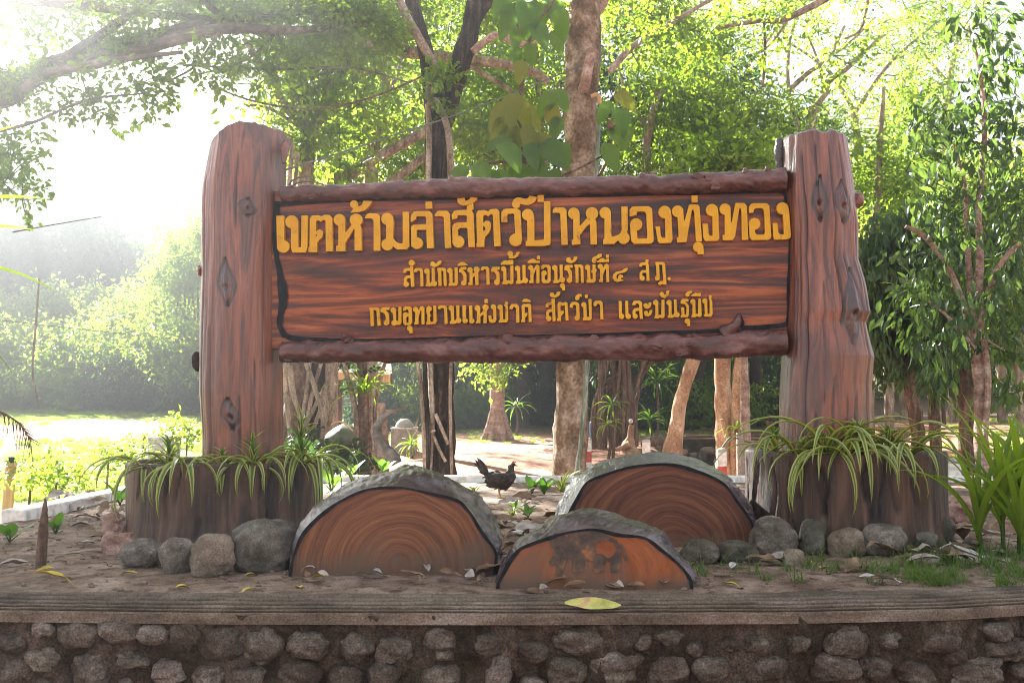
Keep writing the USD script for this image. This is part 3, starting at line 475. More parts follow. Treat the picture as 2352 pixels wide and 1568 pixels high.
# the raised letters, one part each; shapes in fine units of the lettering's own drawing, (scale, x, y) per sheet
SHEETS = {'A': (5.88, 790, 560), 'B': (5.88, 1180, 550), 'C': (5.88, 1530, 550), 'D': (5.88, 1910, 550), 'E': (7.84, 1160, 720), 'F': (7.84, 1440, 720), 'G': (7.84, 1720, 720), 'H': (7.84, 1060, 850), 'I': (7.84, 1340, 840), 'J': (7.84, 1560, 830), 'K': (7.84, 1780, 830)}
def P(*a): return Polygon([(a[i], a[i + 1]) for i in range(0, len(a), 2)]).buffer(0)
def C(x, y, r): return Point(x, y).buffer(r, 24)
def S(w, *a): return LineString([(a[i], a[i + 1]) for i in range(0, len(a), 2)]).buffer(w / 2, 12, cap_style='flat', join_style='round')
LETTERS = [
('A', [P(78,396,210,394,207,840,207,960,90,930), C(193,918,105)]),
('A', [P(330,500,448,490,450,935,500,930,508,392,612,390,605,940,580,1018,355,1020,328,940), C(338,497,108)]),
('A', [P(625,1012,628,932,645,925,650,440,690,390,800,385,850,408,895,380,985,382,1030,430,1040,1000,925,1000,918,485,888,460,860,472,835,497,800,470,770,472,750,500,748,748,778,735,790,690,868,690,858,760,800,815,770,860,768,1012), C(815,688,57)]),
('A', [P(1140,460,1250,460,1252,998,1100,998,1100,905,1136,900), C(1155,463,98), P(1245,700,1375,535,1420,590,1255,850), C(1440,465,107), P(1415,560,1505,555,1525,600,1532,985,1415,985)]),
('A', [C(1404,198,66), P(1385,230,1400,250,1385,290,1338,340,1480,330,1590,300,1660,230,1718,145,1565,140,1555,180,1520,225,1460,242)]),
('A', [P(1585,435,1625,370,1660,352,1800,355,1845,400,1852,990,1742,990,1742,490,1720,450,1700,436)]),
('A', [C(1970,448,100), P(1955,470,2065,440,2080,500,2068,780,2130,850,2200,870,2240,860,2238,330,2340,328,2345,920,2300,965,2140,968,2090,930,2068,905,2000,940,1955,800), C(1972,885,98)]),
('B', [P(82,560,82,450,130,385,180,377,400,372,448,420,470,1003,360,1005,347,690,190,690,178,710,178,820,200,900,100,985,90,960,85,640,120,610,345,598,347,490,325,460,175,462,165,515,130,530), C(185,920,98)]),
('B', [P(332,218,438,212,442,328,337,333)]),
('B', [P(482,460,520,395,555,370,700,370,745,415,770,998,668,1003,648,490,620,458)]),
('B', [P(790,520,780,440,820,375,860,360,1040,355,1042,285,1145,235,1148,330,1115,365,1150,410,1175,985,1068,988,1050,670,1030,655,910,660,882,690,882,795,900,880,830,960,800,930,790,640,825,585,870,573,1040,568,1042,460,1020,440,880,445,870,495,830,505), C(893,895,100)]),
('B', [C(942,188,66), P(900,235,930,262,985,278,1060,265,1150,225,1205,180,1228,108,1112,110,1100,150,1060,190,1000,208,960,200)]),
('B', [P(1207,985,1207,915,1215,905,1202,420,1230,365,1340,357,1405,382,1440,345,1550,335,1590,370,1615,968,1507,975,1485,440,1460,420,1430,432,1405,462,1380,445,1345,432,1315,460,1315,705,1345,705,1360,640,1450,600,1440,690,1400,760,1350,810,1335,870,1335,982), C(1387,600,62)]),
('B', [P(1630,558,1630,400,1665,345,1720,335,1900,330,1955,370,1978,850,1960,940,1870,800,1868,755,1850,430,1830,412,1750,415,1725,440,1728,558), C(1870,865,105)]),
('B', [C(1880,255,68), P(1815,250,1830,185,1880,148,1930,140,1990,155,2040,170,2090,150,2112,112,2238,135,2210,200,2150,245,2080,270,2010,262,1942,238,1940,290,1880,320)]),
('C', [C(22,435,97), P(10,440,114,400,130,500,132,875,290,868,302,840,300,207,405,207,410,920,380,955,300,965,-10,967,-13,885,17,880)]),
('C', [P(188,103,295,100,295,215,192,212)]),
('C', [P(450,405,455,350,490,312,640,313,682,350,705,945,600,948,580,420,560,398,480,398)]),
('C', [C(808,412,96), P(795,420,905,400,908,640,920,935,778,948,775,868,805,860), P(905,640,1040,490,1095,570,1010,650,920,770), C(1120,412,104), P(1080,500,1170,510,1192,560,1205,940,1098,942)]),
('C', [C(1345,402,96), P(1335,420,1440,400,1452,810,1510,805,1600,765,1630,690,1622,298,1728,297,1730,690,1715,725,1760,830,1565,868,1500,930,1312,935,1310,855,1335,848), C(1662,832,100)]),
('C', [P(1765,465,1765,350,1805,300,1860,293,2090,292,2145,330,2172,850,2170,890,2130,925,1840,928,1790,880,1770,600,1880,600,1885,700,1895,845,2060,845,2068,820,2050,420,2025,382,1960,375,1890,380,1878,440), C(1875,600,102)]),
('D', [C(128,390,105), P(130,480,232,380,245,500,260,860,235,912,50,920,15,890,-30,640,45,637,60,800,85,832,140,832,135,490)]),
('D', [C(350,378,97), P(345,400,440,370,462,575,545,270,580,258,690,260,722,300,765,890,665,890,635,400,615,345,595,350,575,440,500,900,342,908,338,825,370,820)]),
('D', [P(588,110,688,108,690,225,592,225)]),
('D', [C(700,985,85), P(690,1000,785,960,798,1105,695,1110)]),
('D', [C(935,355,102), P(940,440,1040,350,1060,840,1030,880,820,882,790,830,778,590,862,588,880,780,905,798,950,797,945,455)]),
('D', [C(1160,340,94), P(1155,350,1250,330,1262,640,1338,235,1490,238,1530,290,1555,862,1450,865,1440,370,1425,318,1405,320,1390,400,1330,800,1290,865,1125,870,1118,785,1158,780)]),
('D', [P(1570,405,1568,310,1600,255,1650,240,1870,240,1915,280,1948,800,1930,845,1890,862,1620,867,1580,820,1567,590,1670,590,1670,740,1700,778,1820,778,1845,750,1830,380,1810,330,1770,318,1690,322,1650,345,1645,398,1610,398), C(1663,590,98)]),
('D', [C(2140,325,100), P(2145,420,2245,310,2255,400,2285,800,2270,835,2200,855,2010,860,1985,820,1975,582,2050,577,2070,740,2100,772,2170,772,2150,425)]),
('E', [S(62,128,568,128,515,160,497,280,490), P(250,420,312,418,310,490,322,520,340,882,272,887,262,690,250,540), S(58,300,658,180,662,138,710,140,830), C(160,828,60)]),
('E', [C(283,343,66)]),
('E', [P(340,550,340,500,375,465,500,465,540,510,550,875,487,877,478,540,450,517,425,518,395,552)]),
('E', [C(630,535,62), P(620,540,688,520,692,800,715,805,745,750,742,460,808,460,808,745,850,800,745,865,700,880,605,872,605,825,632,820), C(800,815,62)]),
('E', [C(765,370,55), P(735,415,790,440,860,425,935,370,968,292,885,305,870,340,810,382)]),
('E', [P(868,515,870,460,1020,455,1062,490,1083,865,1020,868,1008,540,985,517,955,520,965,865,897,868,885,540)]),
('E', [C(1155,522,60), P(1140,530,1213,510,1215,790,1240,803,1268,790,1265,450,1330,450,1335,800,1310,860,1132,865,1130,812,1150,805)]),
('E', [P(1362,555,1365,490,1410,440,1530,437,1525,495,1440,495,1500,550,1530,620,1530,800,1470,790,1462,650,1440,590,1400,560), C(1470,800,60)]),
('E', [P(1333,408,1335,375,1400,335,1450,325,1500,342,1570,400)]),
('E', [C(1613,503,60), P(1605,510,1668,500,1672,605,1735,540,1765,600,1672,680,1670,845,1577,845,1577,790,1608,785), C(1766,494,66), P(1725,560,1798,560,1803,842,1735,845)]),
('E', [P(1860,515,1862,465,1900,427,2010,428,2050,470,2057,838,1995,840,1985,510,1965,485,1935,485,1915,515)]),
('E', [P(2095,540,2095,490,2130,437,2290,435,2285,500,2200,497,2260,540,2283,600,2287,790,2220,770,2215,640,2190,570,2150,545), C(2225,783,62)]),
('F', [C(182,478,58), P(175,480,240,470,246,745,285,745,300,725,315,740,342,755,340,410,402,408,408,800,370,828,330,825,300,805,270,828,162,828,160,770,180,765)]),
('F', [P(122,383,125,345,195,290,240,283,290,298,305,275,330,272,340,290,365,275,400,278,400,383)]),
('F', [C(335,135,62), P(325,190,288,230,350,243,430,238,500,195,555,95,490,95,470,140,430,180,390,185)]),
('F', [C(500,470,60), P(490,480,555,465,562,740,590,750,620,725,612,395,680,390,685,680,730,720,640,790,575,815,472,815,470,760,498,755), C(680,742,62)]),
('F', [C(800,450,56), P(793,450,850,440,868,500,920,400,960,385,1000,420,1000,805,935,803,932,460,900,530,865,620,862,803,770,803,770,750,798,745)]),
('F', [P(735,345,737,310,830,252,870,252,945,300,1003,285,1003,345)]),
('F', [P(945,187,1010,185,1012,262,945,262)]),
('F', [P(1035,485,1035,435,1075,388,1210,385,1255,425,1255,750,1210,803,1085,803,1052,750,1050,570,1120,570,1120,700,1140,738,1180,738,1192,700,1190,480,1165,440,1120,438,1100,485), C(1107,575,60)]),
('F', [C(1348,455,60), P(1338,470,1405,450,1410,735,1440,738,1470,680,1462,385,1528,383,1530,660,1580,700,1480,765,1420,803,1320,803,1320,750,1345,745), C(1522,730,62)]),
('F', [C(1525,862,56), P(1512,870,1580,850,1580,972,1520,970)]),
('F', [P(1572,510,1572,440,1610,392,1760,392,1755,452,1670,452,1720,510,1740,570,1742,760,1675,720,1672,600,1640,525,1610,510), C(1683,738,60)]),
('F', [C(1665,275,55), P(1625,310,1660,340,1720,350,1800,320,1850,265,1865,205,1790,205,1785,250,1750,285,1700,300)]),
('F', [P(1800,435,1797,380,1950,380,1998,420,2012,795,1952,795,1942,470,1920,440,1888,440,1890,795,1830,795,1818,440)]),
('F', [C(2098,445,58), P(2085,450,2152,430,2162,700,2200,725,2220,700,2215,575,2185,560,2182,515,2215,510,2210,378,2275,378,2280,490,2305,480,2300,530,2280,570,2280,760,2240,790,2080,792,2075,740,2100,735)]),
('G', [C(52,295,52), P(5,290,20,225,75,195,110,190,150,142,230,140,215,205,160,240,85,250,100,290)]),
('G', [P(118,328,125,305,215,240,255,235,320,275,345,242,390,250,390,320)]),
('G', [P(322,155,390,155,390,228,322,228)]),
('G', [C(193,425,56), P(185,430,245,410,258,465,300,375,340,362,385,395,395,780,332,780,325,450,290,520,255,610,252,780,165,780,163,725,192,720)]),
('G', [P(472,670,490,600,560,545,680,525,745,470,820,460,805,515,740,560,640,580,570,610,555,660,570,700,600,710,600,650,640,610,710,625,710,680,660,680,650,700,680,720,735,745,640,760,580,775,510,750)]),
('G', [S(60,1115,425,1115,385,1145,365,1260,360), P(1222,270,1292,270,1290,315,1275,345,1300,400,1312,750,1250,750,1240,560,1230,370), S(55,1280,535,1150,540,1118,580,1120,700), C(1148,692,56)]),
('G', [P(1450,380,1450,325,1620,325,1668,360,1700,835,1640,835,1632,770,1605,385,1530,378,1545,690,1480,690,1465,400), C(1492,690,55), P(1510,800,1560,765,1610,755,1640,790,1690,830,1640,835,1612,820,1560,845,1520,830)]),
('G', [C(1762,705,37)]),
('H', [P(103,395,103,350,290,340,332,375,357,750,292,752,270,425,250,400,193,400,203,758,137,760,122,400)]),
('H', [P(357,430,362,380,410,338,565,333,555,392,460,397,520,440,545,500,552,690,485,660,480,560,460,490,400,445,365,445), C(495,685,60)]),
('H', [C(650,400,62), P(632,405,708,390,708,630,765,655,765,325,830,323,832,690,800,732,730,730,660,640), C(668,690,62)]),
('H', [P(875,415,875,360,915,315,1030,318,1068,350,1072,690,1035,738,910,738,875,680,870,510,940,510,942,690,1000,688,1000,420,975,378,945,382,935,405), C(928,508,60)]),
('H', [C(1020,810,58), P(1010,815,1080,800,1085,922,1015,922)]),
('H', [C(1158,385,58), P(1150,390,1210,370,1225,415,1265,320,1310,308,1355,345,1358,722,1295,724,1292,400,1275,390,1222,550,1220,722,1135,728,1132,680,1150,670)]),
('H', [C(1465,370,60), P(1405,340,1480,400,1478,470,1505,535,1480,560,1490,660,1530,672,1565,650,1562,300,1622,298,1635,660,1600,712,1405,730,1403,670,1428,660,1425,560,1432,530,1410,470)]),
('H', [P(1665,355,1670,320,1705,293,1835,296,1870,340,1885,710,1820,713,1812,390,1790,352,1730,350,1715,380,1690,380)]),
('H', [C(1970,355,60), P(1960,360,2025,350,2032,630,2065,640,2095,580,2085,290,2148,290,2150,570,2190,620,2090,690,2050,708,1940,710,1940,655,1970,650), C(2138,635,60)]),
('I', [P(32,370,103,370,105,660,105,760,38,720), C(92,720,58)]),
('I', [P(180,378,248,376,255,660,255,760,192,720), C(242,725,58)]),
('I', [C(370,430,64), P(362,430,428,410,432,575,512,480,540,545,435,630,435,775,340,778,340,735,362,725), C(556,415,68), P(515,490,580,480,580,772,512,772)]),
('I', [P(535,228,605,228,600,315,532,315)]),
('I', [C(735,405,58), P(730,420,795,400,800,700,770,755,690,768,640,735,620,600,683,602,690,680,720,692,735,660,730,470)]),
('I', [C(890,410,58), P(880,420,948,400,955,690,1010,690,1010,400,980,370,1000,345,1000,292,1065,292,1065,330,1045,360,1065,400,1068,700,1040,755,862,760,862,708,885,705)]),
('I', [P(1107,458,1110,400,1150,342,1270,340,1318,390,1325,758,1258,760,1255,450,1230,400,1195,402,1175,430,1172,458)]),
('I', [P(1367,750,1367,700,1390,690,1382,390,1410,340,1450,332,1490,345,1530,330,1585,345,1605,745,1545,750,1530,420,1500,400,1490,410,1460,400,1445,420,1452,590,1470,540,1508,535,1508,590,1455,650,1455,750)]),
('I', [P(1380,285,1440,220,1520,228,1580,260,1575,295)]),
('J', [S(62,236,488,236,440,265,412,350,405), P(335,298,405,298,408,380,410,420,428,805,362,812,355,600,340,450), S(60,385,563,280,568,243,610,246,740), C(275,750,58)]),
('J', [C(345,205,50), P(300,230,350,265,410,272,480,245,520,205,535,135,458,143,450,185,420,212,380,215)]),
('J', [P(460,800,460,750,483,740,475,420,500,375,540,370,590,395,640,372,695,385,722,790,658,790,640,450,610,440,590,462,560,445,535,460,542,630,558,570,612,570,615,625,550,690,548,800)]),
('J', [P(755,495,757,430,800,372,910,370,962,410,978,740,905,740,898,460,870,432,840,435,820,460,818,500), C(918,735,58)]),
('J', [C(920,280,48), P(875,275,895,220,950,190,1015,190,1025,255,975,245,968,280,900,300)]),
('J', [C(1070,435,58), P(1060,440,1128,420,1135,690,1160,722,1195,700,1178,305,1245,305,1250,740,1220,785,1055,790,1050,735,1070,730)]),
('J', [P(1097,207,1160,205,1162,278,1100,280)]),
('J', [P(1292,450,1295,390,1335,345,1460,345,1500,385,1515,765,1450,768,1445,450,1415,410,1380,410,1358,455,1330,465)]),
('K', [P(142,350,210,350,215,640,215,740,152,700), C(207,698,58)]),
('K', [P(290,347,355,347,360,640,360,740,298,700), C(362,698,58)]),
('K', [P(455,445,455,400,490,345,620,342,670,380,692,750,628,752,610,570,550,568,520,595,518,640,560,700,480,720,455,620,465,560,500,515,610,505,608,430,580,402,545,402,520,445), C(518,695,56)]),
('K', [C(757,450,48), P(710,455,740,510,800,525,850,505,880,450,885,375,825,390,820,450,800,470,770,460)]),
('K', [C(765,620,48), P(718,630,745,685,810,700,870,670,900,610,910,550,845,560,835,620,815,640,780,630)]),
('K', [C(985,385,60), P(975,390,1040,375,1045,680,1080,655,1110,680,1120,320,1182,320,1188,690,1160,735,1120,738,1085,722,1045,745,962,742,962,690,980,685)]),
('K', [C(1125,195,48), P(1085,210,1110,255,1190,282,1270,225,1300,105,1225,122,1225,185,1190,212,1155,205)]),
('K', [C(1290,385,58), P(1280,390,1342,375,1350,660,1375,672,1410,620,1400,318,1458,316,1468,590,1520,640,1410,705,1370,728,1262,730,1260,680,1285,675), C(1470,660,60)]),
('K', [P(1555,410,1560,340,1600,302,1730,305,1730,360,1640,362,1700,400,1740,460,1740,660,1715,715,1560,722,1552,678,1580,670,1562,495,1630,495,1640,660,1680,655,1690,500,1660,430,1620,410)]),
('K', [C(1705,805,60), P(1690,840,1770,800,1765,860,1770,915,1685,915,1715,880,1710,850)]),
('K', [C(1712,200,48), P(1670,190,1700,145,1760,122,1805,122,1805,165,1760,190,1755,220)]),
('K', [P(1785,240,1795,210,1900,160,1930,180,1950,175,1960,158,1980,180,2010,155,2015,240)]),
('K', [C(1832,365,58), P(1820,370,1885,350,1893,655,1925,635,1950,655,1955,297,2015,295,2030,680,2000,708,1960,705,1925,690,1890,715,1803,718,1803,665,1825,660)]),
('K', [C(2105,350,58), P(2095,360,2155,340,2165,645,2215,640,2220,480,2215,330,2190,300,2205,280,2200,222,2255,222,2260,265,2245,295,2270,350,2282,640,2250,705,2090,700,2088,655,2110,650)])]
LET_H = 0.030
for sh, shapes in LETTERS:
    s, ox, oy = SHEETS[sh]
    g = unary_union(shapes).buffer(9).buffer(-15).buffer(8).simplify(1.2)
    ms = []
    for poly in getattr(g, 'geoms', [g]):
        if poly.is_empty or poly.area < 300: continue
        m = trimesh.creation.extrude_polygon(poly, 1.0, engine='earcut')
        v = np.array(m.vertices); fr = v[:, 2] > 0.5
        pts = np.array([on_board((ox + x / s) * 2352 / 2976, (oy + y / s) * 2352 / 2976, LET_H) for x, y in v[:, :2]])
        pts[~fr] -= bn * (LET_H + 0.008)
        ms.append(TM(pts, m.faces[:, ::-1]))
    part(bd, 'letter', join(ms), GOLD, smooth=False)
# ------------------------------------------------------------- planters, logs, rocks
def stump_planter(cx, cy, r, zb, zt_, seed, label, rg=.010):
    t = thing('stump_planter', label, 'planter', (cx, cy, zb))
    rid = np.random.default_rng(seed).uniform(0, 2 * np.pi, 26)
    def fn(u, v):
        th = 2 * np.pi * u; ct, st = np.sin(th), -np.cos(th)
        # v: up the outside, over the rim, down inside
        z = np.interp(v, [0, 0.72, 0.78, 0.86, 0.92, 1], [zb - 0.1, zt_ - 0.012, zt_, zt_, zt_ - 0.012, zt_ - 0.14])
        rr = np.interp(v, [0, 0.05, 0.3, 0.72, 0.78, 0.86, 0.92, 1], [1.05, 1.03, 1.0, 1.0, 0.985, 0.90, 0.885, 0.86]) * r
        out = (v < 0.8)
        d = (0.05 * (fbm(np.stack([ct * 1.6, st * 1.6, z * 1.2], -1) + seed, 3, seed) - 0.5) + rg * (fbm(np.stack([ct * 13, st * 13, z * 1.1], -1), 3, seed + 1) - 0.5) + 0.006 * (fbm(np.stack([ct * 40, st * 40, z * 3], -1), 2, seed + 4) - 0.5)) * np.where(out, 1, 0.4)
        mk = np.zeros_like(z)
        for i, a in enumerate(rid):
            w = 0.006 + 0.004 * (i % 3); lo = zb + (i * 37 % 10) / 10 * 0.25; hi = lo + 0.15 + (i * 53 % 10) / 10 * 0.3
            du = ((th - a + np.pi) % (2 * np.pi) - np.pi) * r + 0.018 * np.sin(z * 14 + i * 2.1)
            on = out * sstep(z, lo, lo + .05) * sstep(-z, -hi, -hi + .05)
            ln = np.exp(-(du / w) ** 2) * on; d = d - 0.016 * ln; mk = np.maximum(mk, 0.9 * ln)
        zz = z + 0.02 * (fbm(np.stack([ct * 2, st * 2, 0 * z], -1), 2, seed + 3) - 0.5) * sstep(v, .4, .75)
        fn.mask = mk
        return np.stack([cx + (rr + d) * ct, cy + (rr + d) * st, zz], 1)
    g = grid(300, 90, fn)
    part(t, 'trunk_wall', g, STUMP, smooth=True, mask=fn.mask)
    a = np.linspace(0, 2 * np.pi, 41)[:-1]
    v = np.vstack([[cx, cy, zt_ - 0.05], np.stack([cx + r * .9 * np.cos(a), cy + r * .9 * np.sin(a), np.full(40, zt_ - 0.07)], 1)])
    part(t, 'planter_soil', TM(v, [(0, i + 1, (i + 1) % 40 + 1) for i in range(40)]), SOIL)
    return t
LP = (W(520, 1000, 5.72)[0], 5.72); RP = (W(1935, 1000, 5.33)[0], 5.33)
stump_planter(*LP, 0.545, 0.8, W(520, 1068, 5.18)[2], 3, 'round stump-shaped planter with dark brown cracked sides at the foot of the left post')
stump_planter(*RP, 0.512, 0.82, W(1935, 1043, 4.84)[2], 9, 'round stump-shaped planter with greyer grooved sides at the foot of the right post', .022)

def ring_mat(name, cx, cz, stops, mud, mudh, ring=95.0, seed=0.0):
    return usdkit.material(stage, '/World/Looks/' + name, {
        'g': ('geometry', {}), 'n0': ('noise_texture', {'scale': 3.0, 'detail': 3.0}), 'sc': ('vector_math', {'math_type': 'scale', 'scale': 0.07}), 'ad': ('vector_math', {'math_type': 'add'}),
        'su': ('vector_math', {'math_type': 'subtract', 'vector2': (cx + 0.05, 0, cz + 0.05)}), 'mu': ('vector_math', {'math_type': 'multiply', 'vector2': (1, 0, 1.12)}), 'le': ('vector_math', {'math_type': 'length'}),
        'ra': ('math', {'math_type': 'multiply', 'value2': ring}), 'an': ('vector_math', {'math_type': 'scale', 'scale': 3.2}), 'nr': ('noise_texture', {'dimensions': '4D', 'scale': 0.34, 'detail': 12.0, 'roughness': 0.82}),
        'r': ('rgb_ramp', {'ramp': stops}), 'sx': ('separate_xyz', {}), 'nm': ('noise_texture', {'scale': 5.0, 'detail': 7.0}), 'hz': ('math', {'math_type': 'multiply_add', 'value2': -0.55, 'value3': 0.275}),
        'mm': ('math', {'math_type': 'add'}), 'mr': ('map_range', {'from_min': mudh - 0.05, 'from_max': mudh + 0.07, 'to_min': 0.82, 'to_max': 0.0}), 'mx': ('mix_color', {'b': mud}),
        'b': ('bump', {'strength': 0.35, 'distance': 0.006}), 'p': ('principled_bsdf', {'roughness': 0.55, 'specular_ior_level': 0.3})},
        [('g.position', 'n0.vector'), ('n0.color', 'sc.vector1'), ('g.position', 'ad.vector1'), ('sc.vector', 'ad.vector2'), ('ad.vector', 'su.vector1'), ('su.vector', 'mu.vector1'), ('mu.vector', 'le.vector1'), ('le.value', 'ra.value1'),
         ('ra.value', 'nr.w'), ('mu.vector', 'an.vector1'), ('an.vector', 'nr.vector'), ('nr.fac', 'r.fac'), ('g.position', 'nm.vector'), ('g.position', 'sx.vector'), ('nm.fac', 'hz.value1'), ('sx.z', 'mm.value1'), ('hz.value', 'mm.value2'), ('mm.value', 'mr.value'),
         ('mr.result', 'mx.fac'), ('r.color', 'mx.a'), ('mx.result', 'p.base_color'), ('nr.fac', 'b.height'), ('b.normal', 'p.normal')], surface='p.BSDF')
def sliced_log(face, back, yf, L, cen, mt, label, seed, rows=26, paint=None):
    """a half log: its cut face towards the camera and its bark going back by L"""
    fp = spline(face, 160); bp = spline(back, 160)
    FP = np.array([W(a, b, yf) for a, b in fp]); s = np.linspace(0, 1, 160)
    BP = np.array([W(a, b, yf + L * (0.25 + 0.75 * math.sin(math.pi * t))) for (a, b), t in zip(bp, s)])
    t = thing('sliced_log', label, 'log', (FP[:, 0].mean(), yf, BED))
    # cut face as a sheet down into the soil
    bot = FP.copy(); bot[:, 2] = BED - 0.06
    part(t, 'cut_face', TM(np.vstack([FP, bot]), [f for i in range(159) for f in ((i, i + 1, 160 + i + 1), (i, 160 + i + 1, 160 + i))]), mt, smooth=False)
    # black line under the bark
    c0 = np.array([FP[:, 0].mean(), yf, BED - 0.02]); dn = c0 - FP; dn /= np.linalg.norm(dn, axis=1)[:, None]
    wv = 0.002 + 0.017 * fbm(np.stack([s * 14, 0 * s, 0 * s + seed], -1), 3, seed)
    pr = np.array([0, -0.004, 0]); A, B = FP + pr - dn * 0.004, FP + dn * wv[:, None] + pr
    part(t, 'bark_line', TM(np.vstack([A, B]), [f for i in range(159) for f in ((i, i + 1, 160 + i + 1), (i, 160 + i + 1, 160 + i))]), BLACK, smooth=False)
    # bark
    V = []
    for k in range(rows):
        q = k / (rows - 1); e = math.sin(q * math.pi / 2) if q < 1 else 1
        p = FP * (1 - q) + BP * q
        up = 0.035 * math.sin(math.pi * q) * np.sin(np.pi * s) + 0.05 * (fbm(np.stack([s * 9, 0 * s + q * 3, 0 * s + seed], -1), 4, seed) - 0.5) * min(1, q * 4) + 0.014 * (fbm(np.stack([s * 70, 0 * s + q * 14, 0 * s], -1), 2, seed + 2) - 0.5) * min(1, q * 5 + .2)
        p = p - dn * up[:, None]; V.append(p)
    lo = V[-1].copy(); lo[:, 1] += 0.12; lo[:, 2] = lo[:, 2] * 0.7 + BED * 0.3; V.append(lo)
    lo = lo.copy(); lo[:, 1] += 0.06; lo[:, 2] = BED - 0.1; V.append(lo)
    R = len(V); V = np.vstack(V); f = []
    for k in range(R - 1):
        for i in range(159): f += [(k * 160 + i, k * 160 + i + 1, (k + 1) * 160 + i + 1), (k * 160 + i, (k + 1) * 160 + i + 1, (k + 1) * 160 + i)]
    part(t, 'bark', TM(V, f), BARK_GREY, smooth=True)
    for k, (pts, m) in enumerate(paint or []):
        g = Polygon([(x, y) for x, y in pts]).buffer(0) if not hasattr(pts, 'area') else pts
        for poly in getattr(g, 'geoms', [g]):
            v2, f2 = trimesh.creation.triangulate_polygon(poly, engine='earcut')
            part(t, 'painted_elephant' if k == 0 else 'painted_mark', TM([W(x, y, yf - 0.003 - 0.002 * k) for x, y in v2], f2), m, smooth=False)
    return t
R1 = [(0.38, (0.030, 0.013, 0.008)), (0.47, (0.088, 0.033, 0.016)), (0.54, (0.135, 0.052, 0.023)), (0.64, (0.20, 0.095, 0.045))]
R2 = [(0.38, (0.020, 0.008, 0.006)), (0.47, (0.060, 0.020, 0.011)), (0.54, (0.105, 0.036, 0.016)), (0.64, (0.17, 0.072, 0.032))]
R3 = [(0.36, (0.085, 0.025, 0.010)), (0.5, (0.18, 0.052, 0.015)), (0.65, (0.27, 0.092, 0.030))]
sliced_log([(664, 1325), (674, 1280), (695, 1225), (740, 1178), (790, 1146), (842, 1124), (909, 1118), (980, 1130), (1047, 1146), (1075, 1170), (1106, 1217), (1138, 1264), (1141, 1290), (1139, 1320)],
           [(666, 1318), (680, 1255), (700, 1205), (745, 1162), (790, 1134), (838, 1106), (909, 1079), (940, 1066), (964, 1074), (1047, 1113), (1098, 1138), (1134, 1205), (1144, 1256), (1142, 1314)], 4.2, 0.5, None,
           ring_mat('ring_face_left', W(910, 1300, 4.2)[0], W(910, 1300, 4.2)[2], R1, (0.085, 0.055, 0.038), 0.865), 'brown ring-cut half log lying in front of the hen, left of the other two', 5)
sliced_log([(1282, 1262), (1290, 1215), (1304, 1181), (1327, 1138), (1351, 1105), (1403, 1084), (1462, 1069), (1541, 1065), (1601, 1080), (1660, 1108), (1692, 1148), (1720, 1187), (1731, 1217), (1733, 1262)],
           [(1272, 1256), (1276, 1189), (1304, 1126), (1330, 1092), (1375, 1063), (1420, 1052), (1480, 1046), (1541, 1048), (1601, 1065), (1640, 1080), (1680, 1108), (1712, 1160), (1732, 1205), (1735, 1256)], 5.0, 0.5, None,
           ring_mat('ring_face_rear', W(1540, 1262, 5.0)[0], W(1540, 1262, 5.0)[2], R2, (0.12, 0.07, 0.045), 0.84), 'tallest half log with dark red-brown rings, behind the small orange one', 6)
ele = Polygon([(1262,1240),(1272,1226),(1290,1224),(1303,1234),(1312,1222),(1345,1215),(1385,1219),(1398,1232),(1415,1240),(1424,1256),(1427,1285),(1421,1312),(1404,1314),(1404,1290),(1392,1286),(1385,1312),(1366,1314),(1364,1288),(1345,1284),(1338,1312),(1318,1314),(1316,1286),(1306,1278),(1296,1296),(1290,1322),(1279,1318),(1280,1292),(1270,1298),(1262,1290),(1272,1272)]).buffer(2).buffer(-1)
ele = ele.difference(Polygon([(1370,1246),(1392,1240),(1410,1246),(1418,1262),(1408,1276),(1396,1282),(1384,1272),(1368,1270)]))
ELE = mat('faded_grey_paint', [(0.35, (0.035, 0.027, 0.022)), (0.6, (0.075, 0.05, 0.036)), (0.75, (0.20, 0.085, 0.035))], scale=14, detail=8, rough=0.7, bump=0.2)
sliced_log([(1140, 1352), (1146, 1335), (1166, 1292), (1193, 1260), (1245, 1238), (1300, 1223), (1363, 1215), (1422, 1226), (1482, 1235), (1521, 1262), (1561, 1297), (1586, 1328), (1590, 1352)],
           [(1136, 1346), (1150, 1310), (1185, 1252), (1225, 1221), (1284, 1189), (1355, 1175), (1422, 1188), (1482, 1208), (1520, 1236), (1552, 1264), (1578, 1294), (1590, 1322), (1592, 1346)], 3.9, 0.42, None,
           ring_mat('ring_face_orange', W(1360, 1340, 3.9)[0], W(1360, 1340, 3.9)[2], R3, (0.09, 0.058, 0.040), 0.865, ring=30), 'small orange-faced half log with a faded painted elephant, in front of the others', 8,
           paint=[(ele, ELE), ([(1424, 1246), (1434, 1256), (1438, 1276), (1443, 1288), (1436, 1286), (1432, 1270), (1427, 1256)], ELE)])

